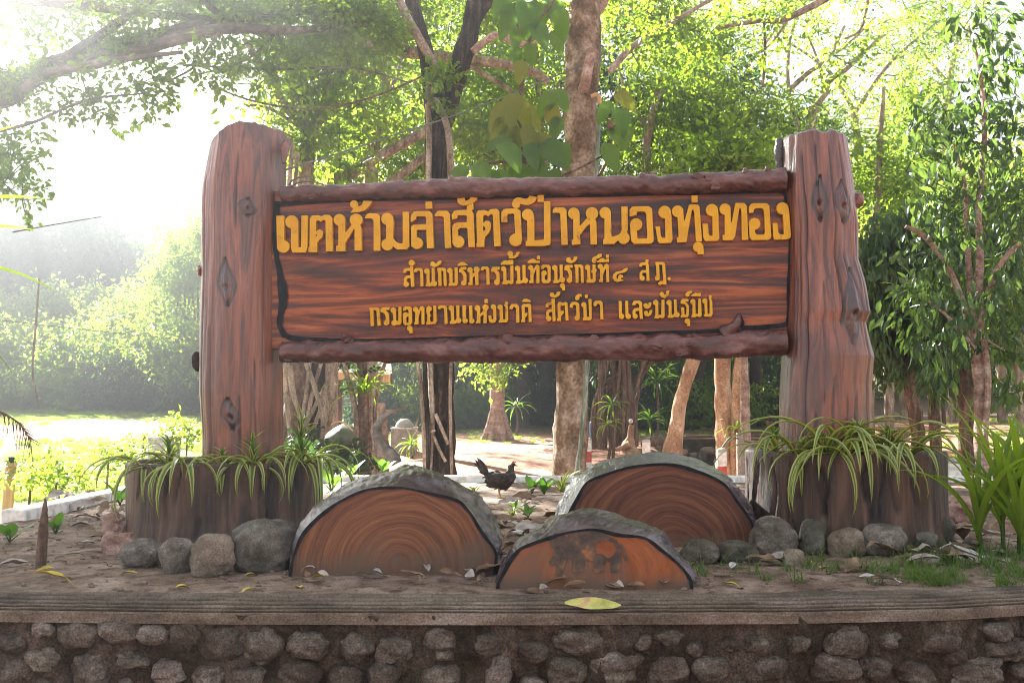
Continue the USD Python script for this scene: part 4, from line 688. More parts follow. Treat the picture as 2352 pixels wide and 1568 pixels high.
rocks = [(261,1209,66,64,3,'rough pinkish rock leaning on the left planter behind smaller stones'),(273,1250,74,56,3,'pinkish angular stone at the left end of the row before the left planter'),(328,1273,90,66,0,'rounded speckled stone second from the left end of the left row'),(409,1277,68,84,0,'upright egg-shaped grey stone in the middle of the left row'),
         (488,1276,95,95,1,'tall blocky brown stone beside the big dark boulder'),(612,1252,160,120,2,'big dark smooth boulder between the left planter and the half log'),(1605,1269,88,58,0,'flat-topped grey stone beside the right end of the orange half log'),(1692,1269,92,54,2,'dark mossy stone below the tall half log, left of the round stone'),
         (1777,1234,102,90,0,'largest round grey stone in front of the right planter'),(1755,1190,62,36,2,'low mossy stone half hidden behind the round grey stone'),(1870,1238,66,82,2,'upright dark stone right of the largest round grey stone'),(1897,1198,62,48,1,'smooth tilted stone lying on top of the right row'),
         (1945,1249,80,74,1,'stone with a dark hollow in its face, in the middle of the right row'),(2024,1240,106,68,0,'long oval grey stone under the right planter'),(2118,1233,58,46,2,'small dark stone behind the upright dry leaf'),(2154,1213,74,66,2,'jagged grey stone at the right end of the right row'),
         (1822,1283,50,46,1,'small loose stone in front of the right row'),(1945,1190,52,50,3,'reddish block wedged against the right planter'),(2212,1172,100,62,3,'sunlit reddish boulder behind the yellow-green plant')]
for i, (x, y, w, h, m, lb) in enumerate(rocks):
    zb = 0.8 + (0.05 if i in (11, 17) else 0.0); d = G(x, y + h / 2, zb); yy = d[1] + (0.08 if i not in (0, 9, 18) else 0.1); s = yy / F
    p = W(x, y, yy); p[2] -= 0.002
    for Q, rr in ((LP, .545), (RP, .512)):
        if math.hypot(p[0] - Q[0], yy - Q[1]) < rr + 0.05 and i not in (0, 9, 11, 17):
            yy = Q[1] - math.sqrt(max((rr + .06) ** 2 - (p[0] - Q[0]) ** 2, .01)); p = W(x, y, yy); s = yy / F; p[2] = bz(p[0], yy) + h * s * .47
    solo('river_stone' if i not in (0, 17, 18) else 'rough_rock', rock(p, (w * s * 1.06, max(w, h) * s * 0.95, h * s * 1.12), 200 + i * 3, sub=4, rot=(i * 0.7) % 1 - .5, amp=0.30 if i not in (0, 1, 17, 18) else 0.6), STONES[m], lb, 'stone', 'stones edging the planters', smooth=True)
ST = G(93, 1300)
t = thing('wooden_stake', 'pointed brown stake standing in the bed at the far left', 'stake', ST)
part(t, 'shaft', tube([ST + [0, 0, -.05], ST + [0.005, 0, 0.12], ST + [0.01, 0, 0.22], ST + [0.012, 0, 0.30]], [0.024, 0.022, 0.016, 0.004], 10, rough=0.3, seed=4), BARK_BROWN)

# ------------------------------------------------------------- plants and litter in the bed
VAR = leafmat('variegated_leaf', [(0.2, (0.10, 0.16, 0.035)), (0.8, (0.16, 0.22, 0.06))], [(0.2, (0.16, 0.24, 0.03)), (0.8, (0.26, 0.32, 0.06))], fac=0.3, stripe=[(0.0, (3.0, 2.1, 2.6)), (0.22, (2.6, 1.9, 2.2)), (0.34, (0.75, 0.85, 0.6)), (0.66, (0.75, 0.85, 0.6)), (0.78, (2.6, 1.9, 2.2)), (1.0, (3.0, 2.1, 2.6))])
YEL = leafmat('yellow_green_leaf', [(0.2, (0.11, 0.19, 0.02)), (0.6, (0.2, 0.28, 0.03)), (0.9, (0.36, 0.31, 0.04))], [(0.2, (0.28, 0.44, 0.02)), (0.9, (0.55, 0.5, 0.03))], fac=0.42)
GRN = leafmat('fresh_leaf', [(0.2, (0.045, 0.10, 0.018)), (0.8, (0.09, 0.17, 0.03))], [(0.2, (0.10, 0.24, 0.02)), (0.8, (0.2, 0.36, 0.03))], fac=0.45)
BIG = leafmat('large_dark_leaf', [(0.2, (0.03, 0.068, 0.02)), (0.8, (0.065, 0.12, 0.03))], [(0.2, (0.16, 0.32, 0.02)), (0.8, (0.32, 0.48, 0.03))], fac=0.5, rough=0.38)
BIGY = leafmat('large_yellowish_leaf', [(0.2, (0.10, 0.12, 0.02)), (0.8, (0.19, 0.19, 0.04))], [(0.2, (0.22, 0.26, 0.02)), (0.8, (0.36, 0.34, 0.04))], fac=0.55)
GRASS = leafmat('grass_blade', [(0.2, (0.05, 0.10, 0.02)), (0.8, (0.11, 0.16, 0.035))], [(0.2, (0.12, 0.24, 0.02)), (0.8, (0.25, 0.36, 0.05))], fac=0.4)
LIT = [mat('dry_leaf_' + n, s, scale=12, detail=6, rough=0.75, spec=0.2, bump=0.3) for n, s in (('brown', [(0.3, (0.10, 0.06, 0.035)), (0.7, (0.21, 0.14, 0.09))]), ('grey', [(0.3, (0.20, 0.165, 0.14)), (0.7, (0.36, 0.32, 0.29))]), ('pale', [(0.3, (0.30, 0.27, 0.25)), (0.7, (0.46, 0.43, 0.41))]), ('yellow', [(0.3, (0.30, 0.22, 0.03)), (0.7, (0.50, 0.38, 0.07))]), ('yellow_green', [(0.3, (0.20, 0.22, 0.05)), (0.55, (0.38, 0.37, 0.12)), (0.7, (0.34, 0.20, 0.12))]))]
R = random.Random(21)
def rosette(name, at, label, cat, n, L, wd, mt, seed, az0=0, az1=6.283, rise=(0.7, 1.35), droop=(1.4, 2.8), group=None, tuft=0, tuft_h=0.12):
    r = random.Random(seed); at = np.asarray(at, float); t = thing(name, label, cat, at, group)
    for i in range(n):
        a = az0 + (az1 - az0) * (i + r.uniform(-.35, .35)) / n
        m, uv = blade(at + [r.uniform(-.015, .015), r.uniform(-.015, .015), 0], a, L * r.uniform(.7, 1.15), wd * r.uniform(.8, 1.2), r.uniform(*rise), r.uniform(*droop), 11, twist=r.uniform(-.5, .5))
        part(t, 'leaf', m, mt, smooth=True, uv=uv)
    for i in range(tuft):
        h = tuft_h * i / max(tuft, 1); k = 1 - 0.5 * i / tuft
        m, uv = blade(at + [0, 0, h], i * 2.4 + r.uniform(-.3, .3), L * 0.34 * k * r.uniform(.8, 1.2), wd * 0.6, r.uniform(0.7, 1.25), r.uniform(.2, .8), 6)
        part(t, 'leaf', m, mt if i % 3 else GRN, smooth=True, uv=uv)
    if tuft: part(t, 'stem', tube([at + [0, 0, -.03], at + [0, 0, tuft_h]], [0.01, 0.006], 8), GRN)
    return t
def rimpt(P_, px, z, back=0.10, r=0.52):
    x = (px - CX) / F * (P_[1] - r * .9); dx = np.clip(x - P_[0], -r * .98, r * .98); return np.array([P_[0] + dx, P_[1] - math.sqrt(max(r * r - dx * dx, 0)) + back, z])
zl, zr = W(520, 1068, 5.18)[2] - .03, W(1935, 1043, 4.84)[2] - .03
Dn = 3.14159
for i, (px, bk_, n, L, tf, th, lb) in enumerate([(312, .06, 9, .34, 0, 0, 'variegated trailing plant spilling over the left edge of the left planter'), (379, .13, 6, .36, 16, .16, 'spiky upright plant left of the left post in the left planter'), (430, .08, 9, .36, 0, 0, 'variegated plant with two long hanging leaves below the left post'), (505, .14, 7, .24, 12, .10, 'small fresh green tuft in front of the left post'),
        (573, .10, 11, .36, 18, .17, 'upright variegated tuft with hanging leaves in front of the left post'), (665, .10, 13, .40, 26, .28, 'tallest spiky tuft at the right side of the left planter'), (718, .10, 9, .44, 0, 0, 'variegated plant arching over the right edge of the left planter')]):
    rosette('spider_plant', rimpt(LP, px, zl, bk_ * .8), lb, 'plant', n, L * 1.3, .034, VAR, 60 + i, Dn - 1.7, Dn + 1.7, (0.35, 1.0), (2.0, 2.9), 'trailing plants in the left planter', tf, th)
for i, (px, bk_, n, L, tf, th, lb) in enumerate([(1815, .16, 9, .40, 16, .13, 'spiky tuft at the left side of the right planter'), (1850, .10, 9, .46, 0, 0, 'variegated plant hanging over the left front of the right planter'), (1909, .12, 15, .48, 14, .10, 'fullest variegated plant hanging over the middle of the right planter'), (1960, .25, 12, .62, 0, 0, 'long-leaved arching plant right against the right post'), (1988, .18, 9, .50, 16, .16, 'upright variegated tuft right of the right post'),
        (2057, .16, 10, .50, 14, .14, 'spiky tuft with arching leaves in the right half of the right planter'), (2110, .12, 12, .50, 0, 0, 'variegated plant spilling over the right edge of the right planter'), (1945, .06, 8, .42, 0, 0, 'drooping variegated plant low on the front rim of the right planter')]):
    rosette('spider_plant', rimpt(RP, px, zr, bk_, .49), lb, 'plant', int(n * .85), L * 1.08, .037, VAR, 90 + i, Dn - 2.0, Dn + 2.0, (0.5, 1.3), (1.5, 2.8), 'trailing plants in the right planter', tf, th)
# small plants between the logs
def herb(at, label, n, L, wd, seed, mt=GRN, name='young_plant', group=None, rise=(0.7, 1.2), stalk=0.5):
    r = random.Random(seed); t = thing(name, label, 'plant', at, group)
    for i in range(n):
        a = i * 2.4 + r.uniform(-.3, .3); el = r.uniform(*rise); dv = np.array([math.sin(a) * math.cos(el), math.cos(a) * math.cos(el), math.sin(el)])
        st = L * stalk * r.uniform(.4, 1.2); p = np.asarray(at, float) + dv * st
        part(t, 'stalk', tube([at, at + dv * st * .5 + [0, 0, st * .08], p], [0.004, 0.003], 5, rows=5), GRN)
        m, uv = leaf(p, dv + [0, 0, .1], [-dv[0], -dv[1], 1.2], L * r.uniform(.75, 1.2), wd * r.uniform(.8, 1.2), 0.25)
        part(t, 'leaf', m, mt, smooth=True, uv=uv)
for i, (px, py, n, L, wd, lb) in enumerate([(1222, 1133, 7, .13, .06, 'broad-leaved plant just right of the hen'), (1250, 1135, 7, .12, .055, 'leafy green plant between the hen plant and the variegated clump'), (1182, 1172, 5, .06, .03, 'small green seedling in the litter below the hen'), (1213, 1188, 4, .07, .035, 'seedling with two round leaves above the orange half log'), (760, 1128, 7, .17, .07, 'bright broad-leaved plant right of the left planter'), (880, 1090, 6, .16, .075, 'bright broad-leaved plant behind the left half log'),
        (805, 1100, 6, .15, .06, 'low broad-leaved plant behind the left end of the left half log'), (275, 1160, 6, .14, .06, 'broad green leaves at the left side of the left planter'), (128, 1225, 6, .09, .05, 'seedling with drooping leaves beside the brown stake'), (22, 1245, 5, .11, .06, 'dark leaves at the left edge of the bed'), (1742, 1150, 8, .12, .05, 'dark glossy leaves between the tall half log and the right planter')]):
    herb(G(px, py), lb, n, L, wd, 300 + i)
for i, (px, py, n, L, lb) in enumerate([(1290, 1130, 16, .30, 'bright variegated clump beside the tall half log'), (1178, 1185, 9, .11, 'tiny striped seedling in the litter below the hen'), (1090, 1130, 8, .12, 'little grassy tuft left of the hen'), (1675, 1120, 7, .1, 'small spiky sprout behind the tall half log')]):
    rosette('striped_plant', G(px, py), lb, 'plant', n, L, .02, VAR, 330 + i, rise=(0.8, 1.35), droop=(.8, 2.0))
# foreground plant at the right
t = thing('long_leaved_plant', 'tall yellow-green strap-leaved plant at the right edge of the bed', 'plant', G(2305, 1275))
r = random.Random(77); b0 = G(2305, 1275)
for s_, (dx, dy, h, n) in enumerate([(0, 0, .30, 13), (.10, .05, .42, 12), (-.09, .02, .16, 10), (.2, .1, .3, 10), (.05, -.06, .08, 10)]):
    q0 = b0 + [dx, dy, 0]; part(t, 'stem', tube([q0 + [0, 0, -.03], q0 + [dx * .2, 0, h]], [.012, .009], 8), GRN)
    for i in range(n):
        m, uv = blade(q0 + [dx * .2, 0, h * (0.3 + .7 * i / n)], i * 2.4 + s_, r.uniform(.42, .68), r.uniform(.030, .046), r.uniform(1.15, 1.55), r.uniform(.3, 1.4), 11, fold=.3, twist=r.uniform(-.6, .6))
        part(t, 'leaf', m, YEL, smooth=True, uv=uv)
t = thing('long_leaved_plant', 'yellowish blades reaching into the view at the left edge', 'plant', (-2.45, 4.2, 0.8))
b0 = np.array([-2.62, 4.2, 0.8]); part(t, 'stem', tube([b0, b0 + [-.05, 0, .9], b0 + [0, 0, 1.75]], [.02, .016, .01], 8), GRN)
for i, (z, a, L, ri, dr) in enumerate([(1.66, 1.6, .55, .75, .5), (1.5, 1.5, .62, .45, .55), (1.42, 1.7, .62, .25, .4), (1.3, 1.55, .70, .2, .75), (1.15, 1.5, .6, -.2, .8), (1.2, 1.75, .55, .3, 1.6), (1.6, 4.6, .5, .6, 1.0), (1.4, 3.9, .6, .5, 1.0), (1.3, 5.5, .6, .5, 1.0)]):
    m, uv = blade(b0 + [0, 0, z], a, L, .05, ri, dr, 12, twist=.4); part(t, 'leaf', m, YEL, smooth=True, uv=uv)
t = thing('fern_frond', 'feathery drooping frond at the left edge below the blades', 'fern', (-2.9, 5.0, 0.8))
b0 = W(-40, 930, 5.0); tip = [W(10, 950, 5.0), W(45, 975, 5.0), W(70, 1010, 5.0)]
c = spline([b0] + tip, 24); part(t, 'stalk', tube(c, [.006, .002], 5, rows=24), BARK_BROWN)
part(t, 'leaflets', join([tube([c[i], c[i] + [0.015 * (1 if i % 2 else -1) + .01, .01 * ((i * 7) % 5 - 2), -.10 - .02 * (i % 3)]], [.003, .001], 4, rows=3) for i in range(3, 24)] + [tube([c[i], c[i] + [0.05, .01 * ((i * 7) % 5 - 2), -.03]], [.003, .001], 4, rows=3) for i in range(3, 24)]), BARK_BROWN)
part(t, 'main_stem', tube([np.array([b0[0] - .1, 5.0, .8]), np.array([b0[0] - .12, 5.0, 1.2]), b0], [.03, .02, .008], 7), BARK_BROWN)
# grass
gv, n_ = [], 0
for i in range(150):
    px, py = R.uniform(1590, 2380), R.uniform(1268, 1345)
    if px < 1800 and R.random() < .6: continue
    if px < 2050 and R.random() < .35: continue
    p = G(px, py); p[2] = bz(p[0], p[1])
    if p[1] < edge_y(p[0]) - .02: continue
    for j in range(R.randint(8, 18)):
        gv.append(blade(p + [R.uniform(-.03, .03), R.uniform(-.03, .03), -.005], R.uniform(0, 6.28), R.uniform(.05, .13), R.uniform(.003, .006), R.uniform(.8, 1.5), R.uniform(.3, 1.6), 5)[0])
solo('bed_grass', join(gv), GRASS, 'thin green grass growing in the front right corner of the bed', 'grass', kind='stuff', smooth=True)
# fallen leaves
def fallen(p, az, L, wd, mt, label, group=None, tilt=0.1, curl=0.25, roll=0.0, crumple=0.22, ny=0.0):
    d = np.array([math.sin(az) * math.cos(tilt), math.cos(az) * math.cos(tilt), math.sin(tilt)]); up = np.array([math.sin(roll), -ny, math.cos(roll)])
    m, uv = leaf(p, d, up, L, wd, curl, 11, fold=R.uniform(.1, .35), shape=1.25); v = np.array(m.vertices); v += (np.stack([fbm(v * 22 + q, 2, int(L * 1e4) % 97 + q) for q in (1, 2, 3)], -1) - .5) * L * crumple; v[:, 2] += max(0, (p[2] - .004) - v[:, 2].min()); m = TM(v, m.faces)
    solo('fallen_leaf', m, LIT[mt], label, 'leaf', group, smooth=True)
cp = W(1296, 1399, 3.61); fallen(cp + [0, -.01, .012], 1.60, .205, .044, 4, 'big yellowish-green leaf lying on the ridged coping', tilt=-0.02, curl=0.03, crumple=.04, ny=1.3)
for x, y, az, L, wd, mt, tl, lb in [(805, 1332, 1.4, .17, .035, 1, .12, 'long pale grey leaf at the foot of the left half log'), (515, 1280, .5, .15, .035, 1, .9, 'pale leaf propped between the blocky stone and the big boulder'), (1505, 1240, 1.0, .17, .05, 0, .15, 'brown striped leaf lying across the right shoulder of the orange half log'), (2075, 1268, .15, .14, .05, 1, 1.25, 'tan leaf standing upright against the right row of stones'),
        (1720, 1300, 1.5, .20, .06, 0, .1, 'large brown curled leaf in front of the right row of stones'), (1680, 1310, .8, .08, .05, 2, .3, 'crumpled white leaf right of the orange half log'), (1975, 1344, 1.5, .20, .04, 2, .05, 'long whitish leaf lying in the grass near the coping'), (1112, 1325, .75, .30, .05, 1, .35, 'long grey leaf leaning on the left end of the orange half log'), (1240, 1195, 1.9, .30, .085, 0, .15, 'largest brown leaf lying above the orange half log'),
        (1150, 1240, .4, .22, .07, 0, .3, 'brown curled leaf in the gap between the half logs'), (1165, 1225, 2.4, .20, .06, 2, .2, 'pale crinkled leaf in the gap between the half logs'), (1200, 1215, 5.6, .16, .05, 1, .3, 'grey leaf stacked in the gap between the half logs'), (60, 1345, 1.5, .20, .028, 3, .0, 'long yellow-brown leaf at the front left of the bed'), (1840, 1210, 2.6, .14, .04, 1, .3, 'twisted grey leaf between the round stone and the right planter'), (1905, 1265, .3, .12, .03, 0, .5, 'narrow brown leaf between two stones of the right row'),
        (2100, 1300, 1.5, .3, .05, 1, .05, 'long tan leaf strip lying toward the strap-leaved plant'), (2150, 1285, 1.7, .26, .05, 2, .05, 'pale leaf strip below the strap-leaved plant'), (1985, 1290, 1.3, .24, .06, 0, .05, 'wide brown leaf beside the grass tufts'), (2215, 1240, 1.8, .22, .05, 2, .1, 'white dry leaf near the right end of the stones'), (165, 1195, 1.4, .18, .06, 2, .15, 'white curled leaf in the litter left of the left planter'), (185, 1250, 1.2, .08, .03, 2, .2, 'small whitish leaf on the bare soil at the left'), (0, 1300, 1.0, .12, .06, 1, .2, 'grey leaf at the very left of the bed')]:
    p = G(x, y); p[2] = max(p[2], bz(p[0], p[1])) + .008; fallen(p, az, L, wd, mt, lb, tilt=tl)
for x, y in [(125, 1308), (318, 1320), (498, 1320), (562, 1322), (745, 1330), (590, 1355), (405, 1352), (1590, 1296), (1662, 1350), (1880, 1310), (1868, 1300), (690, 1350), (70, 1255), (1300, 1352)]:
    p = G(x, y); p[2] = bz(p[0], p[1]) + .005; fallen(p, R.uniform(0, 6), R.uniform(.05, .08), .028, 3, 'small yellow leaf fallen on the bare front of the bed', 'small yellow leaves on the bare soil', tilt=.15)
for (x0, x1, y0, y1, n, lb, gp_) in [(1095, 1290, 1140, 1330, 60, 'dry curled leaf heaped in the gap between the half logs', 'dry leaves between the half logs'), (130, 300, 1140, 1240, 30, 'dry leaf in the litter left of the left planter', 'dry leaves left of the planter'), (2120, 2320, 1190, 1310, 26, 'dry leaf in the litter around the strap-leaved plant', 'dry leaves under the strap-leaved plant'), (690, 1180, 1322, 1346, 12, 'dry leaf blown against the foot of the left half log', 'dry leaves before the left half log'), (1180, 1580, 1350, 1360, 9, 'dry leaf blown against the foot of the orange half log', 'dry leaves before the orange half log'), (1740, 2120, 1160, 1310, 26, 'dry leaf caught among the right row of stones', 'dry leaves among the right stones')]:
    for i in range(n):
        p = G(R.uniform(x0, x1), R.uniform(y0, y1)); p[2] = bz(p[0], p[1]) + R.uniform(.006, .03)
        sz = .6 if 'foot' in lb else 1; fallen(p, R.uniform(0, 6.28), sz * R.uniform(.07, .19), sz * R.uniform(.035, .075), R.choice([0, 0, 0, 0, 1, 1]), lb, gp_, tilt=R.uniform(-.05, .22), curl=R.uniform(.05, .4), roll=R.uniform(-.5, .5), ny=R.uniform(0, 1.1))
cr = []
for i in range(4200):
    x = R.uniform(-3, 3.6); y = R.uniform(3.76, 6.6); y = max(y, float(edge_y(x)) + .01); z = bz(x, y) + .003; s = R.uniform(.003, .012) * (1 if i % 9 else 1.8); a = R.uniform(0, 6.28)
    cr.append(leaf((x, y, z), (math.sin(a), math.cos(a), R.uniform(0, .5)), (R.uniform(-.4, .4), 0, 1), s * 2, s, .3, 2)[0])
tw = []
for i in range(260):
    x = R.uniform(-3, 3.8); y = R.uniform(3.8, 7.5); y = max(y, float(edge_y(x)) + .05); z = bz(x, y) + .004; a = R.uniform(0, 3.14); l = R.uniform(.03, .14)
    tw.append(tube([(x, y, z), (x + l * .5 * math.cos(a), y + l * .5 * math.sin(a), z + R.uniform(0, .008)), (x + l * math.cos(a + .3), y + l * math.sin(a + .3), z)], [.003, .0015], 4, rows=5))
solo('twigs', join(tw), BARK_BROWN, 'thin dry twigs scattered over the bare soil', 'twigs', kind='stuff')
pe = []
for i in range(700):
    x = R.uniform(-3, 3.8); y = R.uniform(3.76, 7.0); y = max(y, float(edge_y(x)) + .02); s = R.uniform(.006, .022); pe.append(rock((x, y, bz(x, y) + s * .2), (s * 1.3, s, s * .7), i, sub=1))
solo('pebbles', join(pe), STONES[1], 'small pebbles and clods on the bare soil', 'pebbles', kind='stuff', smooth=True)
solo('leaf_litter', join(cr), LIT[0], 'fine brown crumbs of leaf litter strewn over the bare soil', 'litter', kind='stuff')

# ------------------------------------------------------------- the hen
HY = 8.0
hp = lambda x, y, dy=0.0: W(x, y, HY + dy)
HEN = mat('hen_feathers', [(0.3, (0.016, 0.012, 0.010)), (0.55, (0.045, 0.033, 0.025)), (0.75, (0.085, 0.062, 0.045))], scale=22, vec=(1, 1, 1), detail=6, rough=0.6, spec=0.3, bump=0.9, bscale=60, bdist=0.01)
HENF = mat('hen_back_feathers', [(0.3, (0.022, 0.016, 0.012)), (0.7, (0.075, 0.052, 0.036))], scale=40, rough=0.45, spec=0.5, bump=0.3, island=0.6)
HENNECK = mat('hen_hackle', [(0.35, (0.05, 0.035, 0.02)), (0.65, (0.20, 0.13, 0.06))], scale=60, rough=0.6, bump=0.7, bdist=0.01)
t = thing('hen', 'dark brown hen with raised black tail walking right behind the half logs', 'hen', hp(1150, 1136))
J = {'rump': (hp(1122, 1092), .030), 'back': (hp(1138, 1096), .052), 'mid': (hp(1152, 1101), .060), 'breast': (hp(1168, 1100), .050), 'keel': (hp(1158, 1112), .046), 'vent': (hp(1132, 1108), .040), 'neck0': (hp(1172, 1088), .031), 'neck1': (hp(1175, 1077), .021), 'neck2': (hp(1176, 1070), .017), 'head': (hp(1178, 1066.5), .0165), 'face': (hp(1181, 1067), .012), 'crop': (hp(1176, 1094), .034)}
HB = hull_figure(J, [('rump', 'back', 'vent'), ('back', 'mid', 'vent'), ('mid', 'breast', 'keel'), ('vent', 'keel', 'mid'), ('breast', 'crop', 'keel'), ('crop', 'neck0', 'breast'), ('neck0', 'neck1'), ('neck1', 'neck2'), ('neck2', 'head'), ('head', 'face'), ('breast', 'neck0')], .008, 6); part(t, 'body', HB, HEN, smooth=True)
bm = HB
q_ = np.random.default_rng(3); fi = q_.choice(len(bm.faces), 420, p=bm.area_faces / bm.area_faces.sum()); fl = []
for k in fi:
    p, n_ = bm.triangles_center[k], bm.face_normals[k]
    if p[0] > hp(1172, 1090)[0] + .01 or p[2] < hp(1150, 1122)[2]: continue
    dv = np.array([-1, 0, -.35]) - n_ * (np.array([-1, 0, -.35]) @ n_); fl.append(leaf(p + n_ * .001, dv + n_ * .16 + q_.normal(size=3) * .12, n_, q_.uniform(.022, .038), .015, .15, 3)[0])
part(t, 'body_feathers', join(fl), HENF, smooth=True)
part(t, 'neck_feathers', join([leaf(hp(1174 + 3 * math.cos(a), 1076, .014 * math.sin(a)), np.array([.5 * math.cos(a) - .05, .5 * math.sin(a), -1]), (math.cos(a), math.sin(a), .3), .055, .014, .1, 4)[0] for a in np.linspace(0, 6.28, 22)]), HENNECK, smooth=True)
for k, (x1, y1, dy) in enumerate([(1096, 1049, 0), (1091, 1054, .012), (1089, 1062, -.012), (1102, 1052, .01), (1094, 1068, .016), (1097, 1074, -.014), (1100, 1082, .012)]):
    a, b = hp(1121, 1088, dy * .4), hp(x1, y1, dy); part(t, 'tail_feather', leaf(a, b - a, (.4, -.9, .2), np.linalg.norm(b - a), .036, .08, 6)[0], HEN, smooth=True)
for s_ in (-1, 1):
    a, b = hp(1168, 1092, .05 * s_), hp(1124, 1104, .045 * s_)
    part(t, 'wing', rock((a + b) / 2, (.19, .03, .085), 3, amp=.1, flat=0), HEN, smooth=True)
    f0 = hp(1150, 1138, .025 * s_); f0[2] = bz(f0[0], f0[1]); k0 = hp(1148 + 2 * s_, 1116, .024 * s_)
    part(t, 'leg', join([tube([k0, (k0 + f0) / 2 + [-.008, 0, 0], f0 + [0, 0, .006]], [.012, .0055, .005], 7)] + [tube([f0 + [0, 0, .006], f0 + [dx, dy, .003]], [.004, .002], 5) for dx, dy in ((.045, 0), (.036, .024), (.036, -.024), (-.022, 0))]), LIGHTWOOD)
    part(t, 'eye', trimesh.creation.icosphere(1, .003).apply_translation(hp(1180, 1066, .0135 * s_)), BLACK)
HR = plain('comb_red', (0.32, 0.04, 0.03), .5)
part(t, 'comb', join([rock(hp(1177 + 2.5 * k, 1061.5 - (k % 2)), (.009, .005, .014), 5 + k, sub=1) for k in range(4)] + [rock(hp(1182, 1068.5), (.016, .02, .014), 9, sub=2)]), HR, smooth=True)
part(t, 'beak', tube([hp(1182.5, 1067.5), hp(1187, 1069), hp(1189.5, 1071.5)], [.007, .004, .0008], 7), BARK_BROWN)
# ------------------------------------------------------------- foliage
def lm(name, a, b, ta, tb, fac=0.5, rough=0.42): return leafmat(name, [(0.15, a), (0.85, b)], [(0.15, ta), (0.85, tb)], fac=fac, rough=rough)
LEAF = {'fig': lm('fig_leaf', (0.045, 0.085, 0.016), (0.085, 0.135, 0.026), (0.24, 0.40, 0.02), (0.48, 0.58, 0.04)),
        'lime': lm('lime_leaf', (0.065, 0.115, 0.02), (0.12, 0.17, 0.035), (0.26, 0.40, 0.025), (0.50, 0.58, 0.06), 0.6),
        'bush': lm('bush_leaf', (0.05, 0.095, 0.022), (0.11, 0.15, 0.04), (0.30, 0.44, 0.04), (0.56, 0.64, 0.10), 0.62),
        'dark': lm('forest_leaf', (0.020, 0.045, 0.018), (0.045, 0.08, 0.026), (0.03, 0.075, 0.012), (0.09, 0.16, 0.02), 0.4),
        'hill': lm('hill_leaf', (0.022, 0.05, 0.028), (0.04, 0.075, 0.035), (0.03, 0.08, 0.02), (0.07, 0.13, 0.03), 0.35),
        'droop': lm('drooping_leaf', (0.026, 0.060, 0.030), (0.058, 0.105, 0.045), (0.12, 0.22, 0.03), (0.30, 0.40, 0.06), 0.42, 0.34)}
def clump(n, Rr, L, wd, seed, hang=0.0, seg=1, flat=0.7):
    """leaves on a few twigs spreading through a ball of the radius Rr"""
    g = np.random.default_rng(seed); V, Fc, o = [], [], 0
    tw = g.normal(size=(max(4, n // 8), 3)); tw /= np.linalg.norm(tw, axis=1)[:, None]; tw[:, 2] *= flat
    for i in range(n):
        d = tw[i % len(tw)]; s = Rr * (0.15 + 0.85 * g.random() ** 0.6)
        p = d * s + g.normal(size=3) * 0.10 * Rr
        a = d * 0.5 + g.normal(size=3) * 0.55 + [0, 0, -0.25 - 1.6 * hang]; a /= np.linalg.norm(a)
        nn = g.normal(size=3) * 0.5 + [0, 0, 1.0]; nn -= a * (nn @ a); nn /= np.linalg.norm(nn) + 1e-9; sd = np.cross(a, nn)
        l = L * g.uniform(.7, 1.2); w = wd * g.uniform(.75, 1.2)
        if seg == 1:
            v = [p, p + a * l * .42 - sd * w / 2 + nn * w * .12, p + a * l * .98 - nn * l * .1, p + a * l * .42 + sd * w / 2 + nn * w * .12]; f = [(0, 1, 2), (0, 2, 3)]
        else:
            v = [p, p + a * l * .28 - sd * w * .45 + nn * w * .1, p + a * l * .3, p + a * l * .28 + sd * w * .45 + nn * w * .1, p + a * l * .62 - sd * w * .4 + nn * w * .06 - nn * l * .05, p + a * l * .64 - nn * l * .06, p + a * l * .62 + sd * w * .4 + nn * w * .06 - nn * l * .05, p + a * l * .97 - nn * l * .2]
            f = [(0, 1, 2), (0, 2, 3), (1, 4, 5), (1, 5, 2), (2, 5, 6), (2, 6, 3), (4, 7, 5), (5, 7, 6)]
        V += v; Fc += [tuple(np.array(q) + o) for q in f]; o += len(v)
    for d in tw[:6]:
        t_ = tube([np.zeros(3), d * Rr * .5 + g.normal(size=3) * .04 * Rr, d * Rr * .95], [Rr * .018, Rr * .006], 3, rows=4, cap=False)
        V += list(t_.vertices); Fc += [tuple(q + o) for q in t_.faces]; o += len(t_.vertices)
    return TM(V, Fc)
KIND = {'fig': (44, .34, .085, .047, 0, 2), 'figfar': (80, .75, .15, .085, 0, 1), 'lime': (80, .8, .16, .085, 0, 1), 'pale': (90, .7, .10, .058, 0, 1), 'bush': (130, .95, .17, .085, 0, 1), 'dark': (110, .8, .20, .09, .3, 1), 'hill': (150, 1.9, .42, .22, 0, 1), 'droop': (34, .34, .135, .05, .9, 2), 'droopfar': (60, .55, .18, .07, .9, 1)}
_pm = {}
